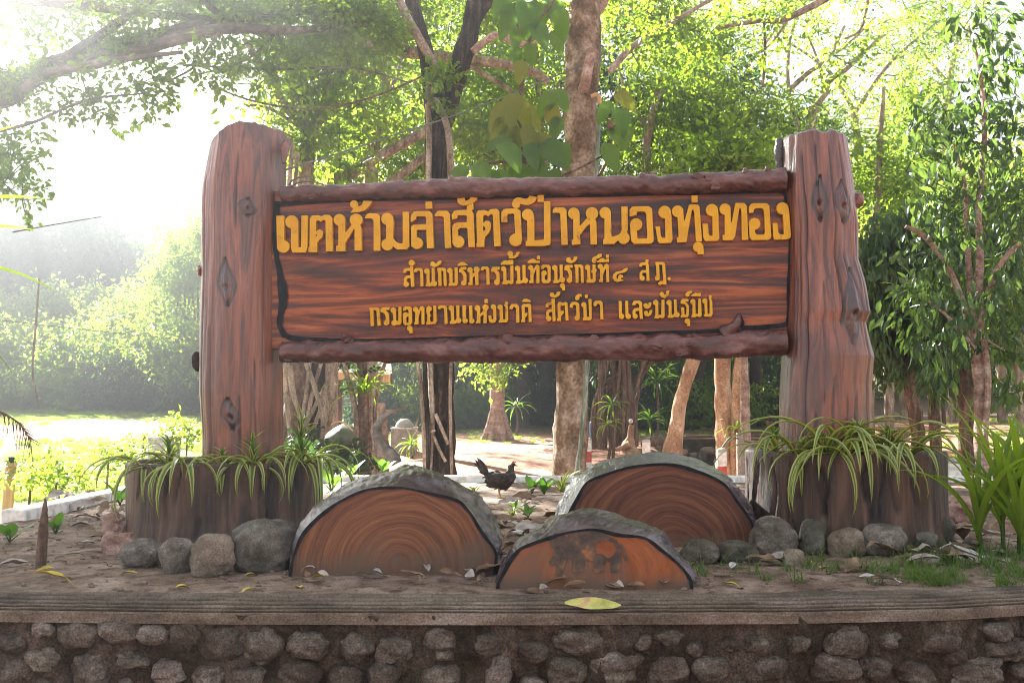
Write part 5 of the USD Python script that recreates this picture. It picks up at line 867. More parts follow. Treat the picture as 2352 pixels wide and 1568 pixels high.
def crown(parent, name, pts, kind, leafm, seed, smin=.7, smax=1.25):
    path = numbered(parent + '/' + name); top = '/'.join(path.split('/')[:3]); base = _base[top]
    pi = UsdGeom.PointInstancer.Define(stage, path); rel = pi.CreatePrototypesRel(); g = np.random.default_rng(seed)
    for k in range(2):
        if (kind, k) not in _pm: _pm[(kind, k)] = clump(*KIND[kind][:4], 900 + 17 * k + len(_pm), KIND[kind][4], KIND[kind][5])
        q = f'{path}/spray_{k + 1:03d}' if k else f'{path}/spray'
        usdkit.mesh(stage, q, _pm[(kind, k)], LEAF[leafm], smooth=False); rel.AddTarget(q)
    n = len(pts); pts = np.asarray(pts) - base
    pi.CreatePositionsAttr(Vt.Vec3fArray.FromNumpy(pts.astype(np.float32)))
    pi.CreateProtoIndicesAttr(Vt.IntArray.FromNumpy(g.integers(0, 2, n).astype(np.int32)))
    pi.CreateScalesAttr(Vt.Vec3fArray.FromNumpy(np.repeat(g.uniform(smin, smax, (n, 1)), 3, 1).astype(np.float32)))
    ang = g.uniform(0, 2 * np.pi, n) / 2; tl = g.normal(0, .18, (n, 2))
    pi.CreateOrientationsAttr(Vt.QuathArray([Gf.Quath(float(math.cos(a)), float(x), float(y), float(math.sin(a))).GetNormalized() for a, (x, y) in zip(ang, tl)]))
    tag(stage.GetPrimAtPath(path), kind=None)
    return path
def blobs(spec, seed):
    """points spread through ellipsoids (centre and half size in the view, distance, half depth, number), clumped and with gaps"""
    g = np.random.default_rng(seed); out = []
    for b in spec:
        if b[0] == 'w': _, x, y, z, rx, ry, rz, n = b; c = np.array([x, y, z]); rad = np.array([rx, ry, rz])
        else:
            cx, cy, rx, ry, d, th, n = b; c = W(cx, cy, d); rad = np.array([rx * d / F, th, ry * d / F])
        got = 0
        while got < n:
            q = g.normal(size=3); q /= np.linalg.norm(q); q *= g.random() ** (1 / 2.4); p = c + q * rad
            if fbm(p[None] * (1.6 / max(rad.min(), .5)) + seed, 2, seed)[0] < .40: continue
            out.append(p); got += 1
    return np.array(out)
def tree(name, label, cat, base, limbs, spec, kind, leafm, seed, group=None, extra=None):
    t = thing(name, label, cat, base, group)
    for i, (nm, pts, r, mt) in enumerate(limbs):
        part(t, nm, tube(pts, r, 14 if nm == 'trunk' else 8, rough=.28 if nm == 'trunk' else .15, seed=seed + i, freq=1.2, rows=max(12, 7 * len(pts))), mt)
    if spec: crown(t, 'crown', blobs(spec, seed), kind, leafm, seed)
    for j, (sp, kd, lf) in enumerate(extra or []): crown(t, 'crown', blobs(sp, seed + 50 + j), kd, lf, seed + j)
    return t
def gb(px, y): x = (px - CX) / F * y; return np.array([x, y, zg1(x, y) - .05])
V_ = lambda *a: WP([(a[i], a[i + 1]) for i in range(1, len(a), 2)], a[0])
D_ = lambda *a: WP([(a[i], a[i + 1], a[i + 2]) for i in range(0, len(a), 3)], 0)

LIMB = mat('grey_limb_bark', [(0.25, (0.055, 0.048, 0.042)), (0.55, (0.12, 0.105, 0.092)), (0.78, (0.20, 0.18, 0.16))], scale=5, vec=(1, 2, 2), detail=9, rough=0.9, spec=0.1, bump=0.8, bscale=14, bdist=0.02)
# the tree whose limbs hang over the view from the left, and whose crown shades the bed
tr = np.array([-9.2, 10.5, 0])
tree('overhanging_tree', 'big fig tree whose long grey limbs cross the top left of the view', 'tree', tr, [
    ('trunk', [tr, tr + [.2, 0, 2.2], W(-330, 380, 10.2), W(-150, 290, 10)], [.42, .34, .26, .2], LIMB),
    ('limb', D_(-200, 320, 10, -60, 225, 10, 100, 165, 10, 230, 118, 10.1, 400, 75, 10.3, 530, 50, 10.4, 690, 22, 10.8, 830, 6, 11.2, 960, -30, 11.6), [.17, .13, .095, .075, .06, .045], LIMB),
    ('limb', D_(-250, -20, 10.6, -40, -10, 10.6, 150, 8, 10.6, 330, 30, 10.5, 480, 44, 10.4), [.11, .075, .055, .04], LIMB),
    ('limb', D_(180, 150, 10, 300, 118, 9.8, 430, 84, 9.8, 520, 66, 9.9, 640, 70, 10.2, 740, 66, 10.5, 830, 50, 10.8), [.09, .07, .05, .03], LIMB),
    ('limb', D_(60, 190, 9.8, 210, 95, 10, 290, 40, 10.2, 380, -20, 10.4), [.06, .05, .03], LIMB),
    ('limb', D_(-100, 250, 9.8, 20, 230, 9.5, 110, 170, 9.3, 260, 140, 9.2, 420, 120, 9.3), [.08, .06, .04, .02], LIMB),
    ('branch', D_(510, 65, 9.9, 450, 150, 9.8, 380, 190, 9.7), [.02, .008], LIMB), ('branch', D_(640, 72, 10.2, 560, 140, 10.2, 420, 180, 10.2), [.02, .008], LIMB),
    ('branch', D_(0, 300, 9, 80, 280, 9, 200, 230, 9.2, 330, 215, 9.4), [.02, .008], LIMB), ('branch', D_(530, 60, 10.4, 460, -10, 10, 440, -60, 10), [.035, .03], LIMB), ('branch', D_(420, 150, 10, 640, 160, 10.6, 800, 155, 11, 940, 190, 11.2), [.014, .012, .01], LIMB),
    ], [(660, 40, 210, 60, 10.6, 1.2, 52), (800, 60, 110, 55, 11, .8, 36), (440, 10, 150, 40, 10.4, 1, 18), (470, 165, 90, 34, 9.8, .5, 7), (300, 215, 150, 26, 9.6, .5, 7), (240, 130, 150, 30, 10, .6, 10), (60, 200, 120, 60, 9.6, .6, 14), (60, 60, 130, 50, 10.4, .8, 9), (20, 330, 80, 50, 9.2, .5, 9), (25, 430, 60, 50, 9, .4, 8), (180, 240, 120, 40, 9.4, .5, 5), (330, 60, 100, 40, 10, .6, 6), ('w', -4.2, 14.2, 8.1, 2.2, 1.0, .6, 90), (600, 120, 110, 36, 10.3, .6, 10),
        ('w', -9.5, 13, 7.6, 2.6, 1.9, .7, 140), ('w', -6, 13, 7.6, 2.6, 1.9, .7, 140), ('w', -2.5, 13, 7.6, 2.6, 1.9, .7, 140), ('w', -11, 16, 8.9, 2.6, 1.9, .7, 140), ('w', -7.5, 16, 8.9, 2.6, 1.9, .7, 140), ('w', -4, 16, 8.9, 2.6, 1.9, .7, 140), ('w', -12, 19, 10.2, 2.6, 1.9, .7, 140), ('w', -8.5, 19, 10.2, 2.6, 1.9, .7, 140), ('w', -5, 19, 10.2, 2.6, 1.9, .7, 140), ('w', -13, 22, 11.5, 2.6, 1.9, .7, 140), ('w', -9.5, 22, 11.5, 2.6, 1.9, .7, 140), ('w', -6, 22, 11.5, 2.6, 1.9, .7, 140), ('w', -3.5, 9.5, 7.2, 3.2, 1.6, .6, 90)], 'fig', 'fig', 3)
# the dark forked tree behind the sign
tb = gb(1008, 11.5); tb[2] = .1
t = tree('strangled_tree', 'dark forked trunk wrapped in pale aerial roots, behind the middle of the sign', 'tree', tb, [
    ('trunk', np.vstack([[tb], V_(11.5, 1012, 1100, 1010, 960, 1012, 830, 1012, 600, 1008, 400, 1004, 250)]), [.185, .18, .165, .16, .165, .16], BARK_DARK),
    ('limb', V_(11.5, 1000, 290, 988, 190, 978, 120, 955, 40, 935, -40), [.12, .10, .09, .085, .08], BARK_DARK),
    ('limb', V_(11.5, 1010, 300, 1038, 210, 1062, 130, 1080, 70, 1092, 10, 1100, -50), [.13, .125, .12, .11, .10], BARK_DARK),
    ('limb', V_(11.5, 1085, 60, 1110, 20, 1135, -10, 1160, -40), [.07, .06], BARK_DARK),
    ('branch', V_(11.4, 1085, 120, 1108, 100, 1140, 80, 1170, 92, 1196, 102, 1249, 88, 1299, 86), [.05, .045, .04, .03], BARK_PINK), ('branch', V_(11.4, 1240, 90, 1262, 60, 1280, 30), [.015, .01], BARK_PINK),
    ('aerial_root', V_(11.25, 905, -20, 940, 50, 975, 110, 1000, 160, 985, 210, 995, 250), [.05, .055, .05, .03], BARK_ROOT), ('aerial_root', V_(11.25, 980, 245, 1000, 230, 1020, 270, 1032, 320, 1036, 420), [.03, .035, .04, .04], BARK_ROOT),
    ('aerial_root', V_(11.28, 982, 240, 986, 300, 984, 420, 986, 600, 988, 830, 992, 960, 985, 1095), [.032, .036, .034, .034, .034], BARK_ROOT), ('aerial_root', V_(11.2, 958, 826, 966, 880, 972, 960, 978, 1095), [.02, .025, .03], BARK_ROOT), ('aerial_root', V_(11.2, 975, 826, 978, 900, 984, 1000, 980, 1095), [.03, .03, .03], BARK_DARK),
    ('aerial_root', V_(11.25, 996, 1000, 1008, 1030, 1024, 1060), [.018, .018], BARK_ROOT), ('aerial_root', V_(11.25, 1000, 950, 1015, 985, 1030, 1020), [.022, .02], BARK_ROOT), ('aerial_root', V_(11.25, 1036, 830, 1034, 930, 1038, 1095), [.02, .02], BARK_PALE := BARK_ROOT), ('aerial_root', V_(11.2, 962, 960, 955, 985, 975, 995, 1000, 988), [.012, .012], BARK_ROOT),
    ('aerial_root', V_(11.3, 1040, 190, 1020, 330, 1012, 420), [.012, .012], BARK_DARK), ('aerial_root', V_(11.3, 1005, 300, 1022, 250, 1052, 180, 1075, 110), [.012, .012], BARK_DARK)],
    [(1018, 200, 40, 40, 11.2, .2, 5), (1010, 245, 30, 25, 11.2, .2, 2), (1180, 20, 120, 50, 13, 1, 30), (930, 60, 60, 60, 13, 1, 14)], 'fig', 'fig', 7)
# the pale trunk with large leaves before it
tb = gb(1306, 12.5); tb[2] = .1
tree('pale_trunk_tree', 'stout pale tan trunk with flaking bark and a cut branch stub', 'tree', tb, [
    ('trunk', np.vstack([[tb], V_(12.5, 1306, 1085, 1312, 960, 1313, 830, 1322, 600, 1331, 405, 1336, 230, 1341, 100, 1347, -40)]), [.25, .235, .22, .21, .225, .225, .225, .22, .22], mat('flaking_bark', [(0.3, (0.085, 0.055, 0.033)), (0.5, (0.175, 0.118, 0.076)), (0.7, (0.32, 0.245, 0.185))], scale=3.2, vec=(1, 1, .8), detail=9, rough=.9, spec=.1, bump=1.0, bscale=13, bvec=(1, 1, .5), bdist=.03, second=((0.115, 0.08, 0.052), 3.0, (1.5, 1, .6), .50, .72), speck=(26, .2))),
    ('branch_stub', D_(1336, 215, 12.35, 1345, 190, 12.2, 1352, 150, 12.15, 1362, 112, 12.1), [.07, .07, .065, .06], BARK_PINK), ('limb', V_(12.5, 1345, 40, 1375, 20, 1400, -30), [.09, .06], BARK_PINK)],
    [(1400, -60, 90, 40, 12.5, .8, 24)], 'fig', 'fig', 9)
bt = thing('big_leaved_tree', 'young tree with very large green and yellowish leaves between the two trunks', 'tree', gb(1308, 13.4))
bst = gb(1215, 10.2); bst[2] = .2
part(bt, 'trunk', tube(np.vstack([[gb(1308, 13.4)], D_(1308, 960, 13.3, 1300, 830, 12.9, 1230, 640, 11), V_(10.2, 1206, 500, 1204, 380, 1196, 220, 1215, 100, 1230, 0)]), [.05, .045, .04, .03, .02, .012], 8), BARK_BROWN)
for pts in [(1204, 380, 1150, 372, 1075, 385), (1204, 390, 1260, 360, 1285, 320), (1200, 300, 1185, 260, 1180, 215), (1210, 420, 1300, 400, 1400, 350), (1205, 400, 1165, 340, 1140, 330), (1215, 100, 1190, 60, 1165, 20), (1222, 60, 1260, 20, 1280, -20)]:
    part(bt, 'branch', tube(V_(10.1, *pts), [.022, .008], 6), BARK_BROWN)
rb = random.Random(4)
for (x, y, dx, dy, L, wd, mt) in [(1180, 215, -.1, 1, .45, .22, 1), (1185, 225, .5, .9, .42, .2, 1), (1165, 235, -.6, 1, .42, .2, 1), (1200, 240, .75, .8, .38, .18, 1), (1178, 290, .1, 1, .36, .17, 1), (1205, 290, .4, 1, .42, .18, 1), (1160, 275, -.5, .8, .3, .15, 1), (1275, 215, -.6, .7, .34, .18, 0), (1280, 205, .4, .9, .3, .16, 0), (1265, 240, .2, 1, .36, .17, 1), (1285, 270, -.3, 1, .3, .15, 0), (1262, 310, -.6, .6, .36, .18, 1),
        (1075, 385, -.5, .5, .34, .19, 0), (1100, 375, .2, .8, .36, .2, 0), (1120, 340, .7, -.3, .3, .14, 0), (1135, 390, -.2, .7, .34, .2, 0), (1150, 330, .5, .6, .40, .24, 0), (1185, 320, .5, .5, .34, .22, 0), (1150, 300, .9, .5, .34, .2, 0), (1215, 330, .2, .9, .34, .16, 0), (1240, 330, -.2, 1, .38, .19, 0), (1250, 325, .6, .8, .40, .24, 0), (1235, 370, .1, .9, .3, .18, 0), (1180, 380, .4, .6, .36, .22, 0), (1205, 395, .9, .3, .34, .18, 0), (1165, 395, -.6, .6, .3, .18, 0), (1285, 330, .2, .9, .32, .2, 0), (1265, 390, .3, .5, .3, .18, 0),
        (1240, 5, -.2, 1, .46, .26, 0), (1210, 5, .05, 1, .44, .28, 0), (1180, 15, -.4, 1, .40, .22, 0), (1165, -10, -.5, 1, .36, .2, 0), (1265, 0, .3, 1, .42, .24, 0), (1285, 20, .1, 1, .36, .2, 0), (1225, 55, .4, .8, .36, .2, 0), (1195, 50, -.3, 1, .34, .2, 0), (1180, 110, .2, 1, .26, .16, 0), (1215, 100, .1, 1, .26, .16, 0), (1270, 70, .4, .9, .3, .17, 0), (1200, 140, -.2, 1, .26, .15, 1), (1392, 330, .3, .8, .34, .2, 0), (1405, 235, -.5, .6, .30, .17, 0), (1415, 215, .6, .6, .32, .17, 1), (1420, 250, .2, 1, .34, .19, 0), (1395, 300, .6, .5, .36, .17, 0), (1440, 290, -.2, 1, .3, .16, 0)]:
    p = W(x, y, 10.0 + rb.uniform(-.35, .25)); d = np.array([dx, rb.uniform(-.5, .2), -dy]); m, uv = leaf(p, d, (rb.uniform(-.4, .4), -1, .45), L * .92, wd, rb.uniform(.1, .35), 8, fold=rb.uniform(.05, .25), shape=.8)
    part(bt, 'leaf', m, BIGY if mt else BIG, smooth=True, uv=uv)
part(bt, 'leaf', leaf(W(1398, 275, 9.9), (.3, 0, -1), (0, -1, .4), .17, .08, .4, 6)[0], LIT[0], smooth=True, label='withered brown leaf')
part(bt, 'branch', tube(V_(10.3, 1216, 560, 1300, 440, 1380, 400, 1420, 260), [.03, .02, .012], 6), BARK_BROWN)

# pale slender trees of the grove behind the sign, left to right
def grove(label, px, d, limbs, spec, seed, kind='figfar', leafm='lime', bark=BARK_ROOT, r0=.16, extra=None, name='grove_tree', grp='pale slender trees behind the sign'):
    b = gb(px, d); f0 = limbs[0]
    L = [('trunk', np.vstack([[b], V_(d, *f0[0])]), f0[1], bark)] + [('limb', V_(d + dz, *pts), r, bark) for pts, r, dz in limbs[1:]]
    return tree(name, label, 'tree', b, L, spec, kind, leafm, seed, grp, extra)
grove('pale tree forking low over the left part of the sign', 690, 16, [((692, 830, 703, 406, 708, 335, 722, 293), [.19, .18, .14, .12, .11]), ((722, 293, 745, 250, 752, 200, 752, 130), [.10, .08, .06], 0), ((715, 300, 680, 270, 646, 229, 610, 160, 560, 90), [.09, .08, .06, .04], 0), ((722, 295, 690, 220, 672, 170, 655, 130, 640, 60), [.09, .07, .05], .3), ((755, 200, 790, 150, 840, 110, 900, 60), [.06, .04], .2), ((700, 300, 620, 250, 560, 240), [.03, .02], -.3)],
      [(720, 230, 120, 90, 16, 1.4, 15), (800, 150, 130, 90, 16.5, 1.4, 15), (660, 330, 90, 60, 16, 1, 6), (620, 200, 60, 60, 16, .8, 3), (760, 330, 110, 60, 16.5, 1, 8), (700, 90, 130, 70, 17, 1.5, 11)], 21)
grove('thin straight pale tree left of the dark forked tree', 853, 18, [((850, 830, 853, 415, 860, 330, 880, 230, 890, 140, 897, 50), [.15, .15, .13, .11, .09, .06]), ((880, 230, 910, 180, 930, 100), [.05, .03], .2), ((862, 320, 820, 240, 800, 200), [.05, .03], .2)],
      [(860, 130, 110, 90, 18, 1.6, 11), (900, 290, 110, 80, 18.5, 1.6, 13), (960, 350, 80, 60, 19, 1.2, 7), (820, 340, 80, 60, 18.5, 1.2, 6)], 22)
grove('tree with a long leaning pale trunk reaching right behind the forked tree', 760, 17, [((765, 430, 800, 400, 850, 372, 940, 322, 1000, 290), [.14, .12, .11, .09, .07]), ((890, 425, 930, 395, 975, 360, 1040, 330), [.09, .08, .05], .4), ((784, 88, 879, 109, 960, 123, 1038, 134, 1161, 148, 1232, 169, 1260, 190), [.10, .09, .08, .07, .05], -3.5), ((1060, 140, 1120, 175, 1175, 210), [.04, .03], -3.5)],
      [(1000, 200, 100, 110, 20, 1.8, 13), (1100, 200, 100, 110, 20, 1.8, 15), (1120, 320, 90, 80, 20, 1.5, 13), (1050, 60, 120, 70, 19, 1.6, 11)], 23, grp=None)
grove('slender tree hidden behind the big leaves over the middle of the sign', 1312, 22, [((1312, 830, 1290, 600, 1250, 400, 1240, 250, 1230, 100), [.14, .13, .10, .06]), ((1240, 260, 1290, 180, 1330, 100), [.06, .03], .3)],
      [(1230, 130, 110, 110, 22, 2, 15), (1240, 300, 120, 90, 22, 2, 15), (1160, 60, 100, 70, 22, 2, 10)], 24)
grove('leafy tree right of the pale trunk above the sign', 1322, 21, [((1324, 830, 1440, 560, 1478, 400, 1490, 300, 1520, 180), [.15, .13, .11, .06]), ((1400, 165, 1450, 110, 1520, 65, 1580, 30, 1650, -10), [.06, .05, .04, .03], -5), ((1490, 300, 1440, 220, 1420, 150), [.05, .03], .3), ((1440, 415, 1560, 380, 1650, 372, 1760, 380), [.03, .025, .015], -2)],
      [(1450, 340, 110, 80, 21, 1.8, 13), (1560, 320, 110, 90, 22, 2, 15), (1440, 200, 90, 100, 21, 1.6, 8), (1550, 170, 110, 70, 19, 1.6, 6)], 25, leafm='fig')
grove('tall open-branched tree with bare limbs against the sky, left of the right post', 1885, 24, [((1885, 830, 1860, 600, 1835, 420, 1858, 320, 1872, 247), [.17, .15, .12, .10]), ((1872, 247, 1897, 212, 1904, 187, 1943, 159, 1985, 120, 2030, 80), [.09, .07, .06, .04], 0), ((1845, 330, 1812, 208, 1812, 106, 1826, 46, 1832, -20), [.06, .05, .04, .03], .4), ((1812, 208, 1854, 169, 1904, 134, 1918, 106, 1940, 60), [.07, .06, .05, .03], .2), ((1892, 200, 1879, 141, 1854, 78), [.04, .025], 0), ((1700, 260, 1713, 166, 1752, 109, 1791, 53, 1820, 0), [.04, .035, .03, .02], .5), ((1904, 134, 1960, 90, 2010, 40), [.04, .02], .1)],
      [(1700, 330, 110, 100, 24, 2, 13), (1800, 330, 110, 80, 24, 2, 11), (1750, 240, 90, 60, 24, 1.6, 4), (1930, 120, 80, 60, 24, 1.5, 3), (1990, 150, 70, 80, 24, 1.5, 3), (1800, 40, 120, 60, 22, 1.6, 3), (1620, 230, 80, 60, 22, 1.6, 3)], 26, kind='lime')
grove('leafy tree right behind the right post', 1930, 25, [((1930, 830, 1980, 640, 2012, 500, 2020, 350, 2030, 200), [.15, .13, .10, .05]), ((2015, 600, 2060, 520, 2120, 470), [.05, .03], 0), ((1985, 520, 2020, 560, 2080, 600), [.03, .02], -4)],
      [(1990, 330, 90, 100, 25, 2, 13), (2050, 440, 90, 120, 25, 2, 15), (2020, 600, 80, 100, 25, 2, 13), (2090, 250, 80, 100, 26, 2, 8)], 27, kind='lime')
grove('feathery bright tree at the top right against the sky', 2200, 31, [((2180, 700, 2170, 400, 2180, 200, 2200, 80), [.2, .18, .12, .06]), ((2185, 200, 2120, 120, 2090, 60), [.06, .03], 0)], [(2170, 60, 130, 60, 31, 2.5, 6), (2290, 120, 90, 80, 31, 2.5, 3), (2340, 320, 60, 120, 30, 2.5, 8), (2300, 480, 80, 100, 30, 2.5, 11)], 28, kind='lime', grp=None)
# leaves of a branch entering from above right of the middle
grove('tree whose leafy branches hang in from above, right of the pale trunk', 2600, 15, [((2760, 700, 2700, 300, 2560, -60, 2200, -160), [.25, .22, .18, .12]), ((2200, -160, 2000, -60, 1815, 39, 1738, 49, 1632, 67), [.10, .06, .04, .025], -1), ((2000, -60, 1990, 20, 1975, 70, 1940, 90), [.03, .015], -1), ((1815, 39, 1780, 90, 1750, 120), [.02, .01], -1)],
      [(1640, 60, 170, 60, 14, 1.2, 9), (1480, 70, 110, 60, 14, 1, 5), (1820, 20, 100, 40, 14, 1, 3), (1990, 20, 90, 40, 14, 1, 3), (1720, 130, 60, 40, 14, .8, 3)], 29, kind='fig', leafm='fig', grp=None)

tree('canopy_tree', 'tall tree whose fine pale-green crown fills the top right of the view', 'tree', gb(1990, 27), [('trunk', np.vstack([[gb(1990, 27)], V_(27, 1985, 700, 1975, 400, 1960, 250)]), [.2, .18, .14, .10], BARK_ROOT), ('limb', V_(27, 1960, 250, 1900, 160, 1800, 90), [.07, .03], BARK_ROOT), ('limb', V_(27, 1962, 260, 2040, 150, 2140, 60), [.07, .03], BARK_ROOT)],
     [(1560, 130, 170, 90, 22, 2, 70), (1480, 40, 150, 60, 18, 1.5, 50), (1720, 60, 150, 60, 22, 2, 24), (1620, 260, 160, 60, 23, 2, 60), (2070, 220, 100, 60, 27, 2, 24), (2150, 90, 150, 70, 27, 2, 46), (1960, 50, 100, 40, 24, 2, 10), (1880, 290, 90, 60, 26, 2, 34), (2100, 330, 110, 80, 27, 2, 50)], 'pale', 'lime', 92)
tree('canopy_tree', 'tall tree whose fine pale-green crown shows between the limbs at the top middle', 'tree', gb(1008, 23), [('trunk', np.vstack([[gb(1010, 23)], V_(23, 1008, 700, 1000, 400, 990, 200, 960, 60)]), [.16, .15, .12, .08, .05], BARK_ROOT)],
     [(900, 200, 140, 110, 23, 2, 60), (1080, 260, 120, 100, 23, 2, 60), (1180, 180, 110, 100, 23, 2, 46), (800, 300, 120, 80, 22, 2, 46), (1000, 60, 140, 60, 22, 2, 40)], 'pale', 'lime', 93)
# right side: dark drooping-leaved trees
tb = gb(2255, 9.6); tb[2] = .1
tree('drooping_leaf_tree', 'many-stemmed tree with long dark drooping leaves at the right edge', 'tree', tb, [
    ('trunk', np.vstack([[tb], V_(9.6, 2255, 1030, 2252, 900, 2240, 780, 2232, 700)]), [.07, .065, .06, .05], BARK_PINK),
    ('limb', V_(9.6, 2240, 780, 2210, 690, 2170, 600, 2120, 540, 2080, 520), [.04, .03, .02], BARK_PINK), ('limb', V_(9.6, 2238, 740, 2250, 620, 2248, 480, 2262, 300, 2250, 160, 2225, 60), [.045, .04, .03, .02, .01], BARK_PINK), ('limb', V_(9.5, 2245, 780, 2262, 700, 2290, 620, 2330, 570, 2380, 530), [.035, .03, .02], BARK_PINK),
    ('limb', V_(9.7, 2232, 700, 2222, 560, 2215, 420, 2190, 330), [.035, .025, .012], BARK_PINK), ('limb', V_(9.5, 2240, 800, 2180, 730, 2130, 690), [.02, .01], BARK_PINK), ('limb', V_(9.5, 2262, 1000, 2270, 880, 2260, 780), [.03, .03], BARK_PINK), ('limb', V_(9.4, 2250, 760, 2268, 780, 2300, 800), [.014, .006], BARK_PINK)],
    [(2225, 70, 50, 40, 9.6, .3, 3), (2250, 170, 70, 90, 9.6, .4, 3), (2320, 120, 40, 60, 9.6, .4, 3), (2250, 290, 90, 90, 9.6, .6, 7), (2330, 250, 40, 80, 9.6, .5, 3), (2160, 230, 60, 60, 9.6, .5, 3), (2180, 400, 90, 110, 9.6, .7, 10), (2300, 430, 80, 100, 9.6, .7, 8), (2150, 560, 100, 100, 9.6, .7, 10), (2290, 590, 90, 100, 9.6, .7, 8), (2200, 700, 120, 80, 9.6, .7, 10), (2330, 740, 70, 100, 9.6, .6, 6), (2110, 690, 60, 80, 9.6, .5, 3), (2190, 820, 50, 50, 9.6, .4, 3), (2310, 860, 50, 50, 9.6, .4, 3)], 'droop', 'droop', 41)
for lab, px, d, pts, rr, sp, sd in [('dark leaning trunk right of the right post', 2112, 14, (2108, 995, 2090, 880, 2072, 740, 2050, 620), [.10, .095, .09, .06], [(2050, 600, 90, 90, 14, .9, 35), (2010, 700, 60, 80, 14, .8, 23), (2090, 720, 80, 70, 14, .8, 23), (2030, 820, 60, 50, 14, .7, 9)], 42), ('straight dark trunk next to the leaning one at the right', 2150, 14.5, (2148, 1000, 2143, 880, 2138, 760, 2120, 640), [.085, .08, .075, .05], [(2140, 640, 90, 80, 14.5, .9, 30), (2130, 790, 80, 50, 14.5, .8, 16), (2200, 560, 80, 80, 14.5, .8, 23)], 43)]:
    b = gb(px, d); tree('drooping_leaf_tree', lab, 'tree', b, [('trunk', np.vstack([[b], V_(d, *pts)]), [rr[0]] + rr, BARK_BROWN)], sp, 'droopfar', 'droop', sd)
b = gb(2225, 12.5); tree('cut_trunk', 'short thick cut trunk behind the many-stemmed tree', 'tree stump', b, [('trunk', np.vstack([[b], V_(12.5, 2225, 960, 2220, 850, 2215, 830)]), [.12, .11, .11, .10], BARK_BROWN)], [(2210, 850, 60, 30, 12.5, .4, 5)], 'droopfar', 'droop', 44)
for i, (px, d, x1, r) in enumerate([(2040, 27, 2032, .13), (2185, 30, 2178, .12), (2075, 33, 2070, .14), (2300, 29, 2306, .15), (2340, 24, 2346, .10)]):
    b = gb(px, d); tree('far_right_tree', f'{["pale", "grey", "thin", "sunlit", "slim"][i]} trunk standing beyond the {["leaning dark trunk", "globe lamp at the right", "flower bed at the right", "red rock at the right edge", "strap-leaved plant"][i]}', 'tree', b, [('trunk', np.vstack([[b], V_(d, px, 850, x1, 700, x1, 500)]), [r, r, r * .8, r * .6], BARK_ROOT)], [(x1, 650, 90, 110, d, 2, 60), (x1, 470, 90, 110, d, 2, 60)], 'lime', 'bush', 45 + i)

# trunks and roots seen under the sign
b = gb(1143, 30); tree('buttressed_tree', 'pinkish trunk flaring to wide roots, standing beyond the yard under the sign', 'tree', b, [('trunk', np.vstack([[b], V_(30, 1143, 1012, 1143, 985, 1142, 930, 1141, 860, 1140, 800, 1140, 500)]), [.42, .36, .28, .24, .215, .20, .16], BARK_PINK)] + [('buttress', [b + [dx * .3, dy * .4, .9], b + [dx * .6, dy * .9, .28], b + [dx * 1.05, dy * 1.6, -.06]], [.10, .13, .05], BARK_PINK) for dx, dy in ((-.5, -.1), (.5, -.1), (.2, -.25), (-.25, -.25))], [(1112, 838, 20, 16, 28, .5, 3), (1165, 845, 18, 24, 28, .5, 3), ('w', -5, 34, 9.5, 4.5, 4, 2.0, 60), ('w', 1, 36, 9.5, 5, 3, 2.0, 40), ('w', -3, 32, 8.5, 4.0, 3, 1.8, 60)], 'figfar', 'lime', 51)
b = gb(1548, 19.5); tree('leaning_tree', 'smooth orange-tan trunk leaning right, beside the ditch', 'tree', b, [('trunk', np.vstack([[b + [-.15, 0, 0]], V_(19.5, 1545, 1030, 1553, 985, 1562, 930, 1575, 880, 1592, 830, 1612, 770, 1650, 600, 1660, 450)]), [.24, .19, .155, .14, .135, .135, .13, .11, .09], BARK_ORANGE)], [(1660, 420, 90, 60, 19.5, 1.2, 50)], 'figfar', 'fig', 52)
b = gb(1662, 17); tree('twin_trunk', 'thick orange-brown sunlit trunk left of its thinner twin by the ditch', 'tree', b, [('trunk', np.vstack([[b], V_(17, 1664, 1040, 1662, 930, 1660, 830, 1655, 600, 1650, 420)]), [.16, .15, .145, .14, .12, .08], BARK_ORANGE)], [(1640, 400, 80, 60, 17, 1, 26)], 'figfar', 'fig', 53)
b = gb(1692, 16.8); tree('twin_trunk', 'thin pale orange trunk with rough edges, right of the thick one by the ditch', 'tree', b, [('trunk', np.vstack([[b], V_(16.8, 1688, 1055, 1690, 940, 1692, 860, 1696, 810, 1700, 600)]), [.075, .075, .07, .06, .04], BARK_ORANGE), ('branch_stub', V_(16.7, 1672, 1010, 1664, 985, 1657, 962), [.04, .05, .035], BARK_ORANGE)], None, None, None, 54)
b = gb(1712, 21); tree('grove_tree', 'slim reddish-brown trunk just left of the right post under the sign', 'tree', b, [('trunk', np.vstack([[b], V_(21, 1712, 1000, 1711, 900, 1708, 820, 1706, 500)]), [.12, .11, .10, .09, .06], BARK_PINK)], [(1706, 420, 90, 60, 21, 1.4, 40)], 'figfar', 'fig', 55)
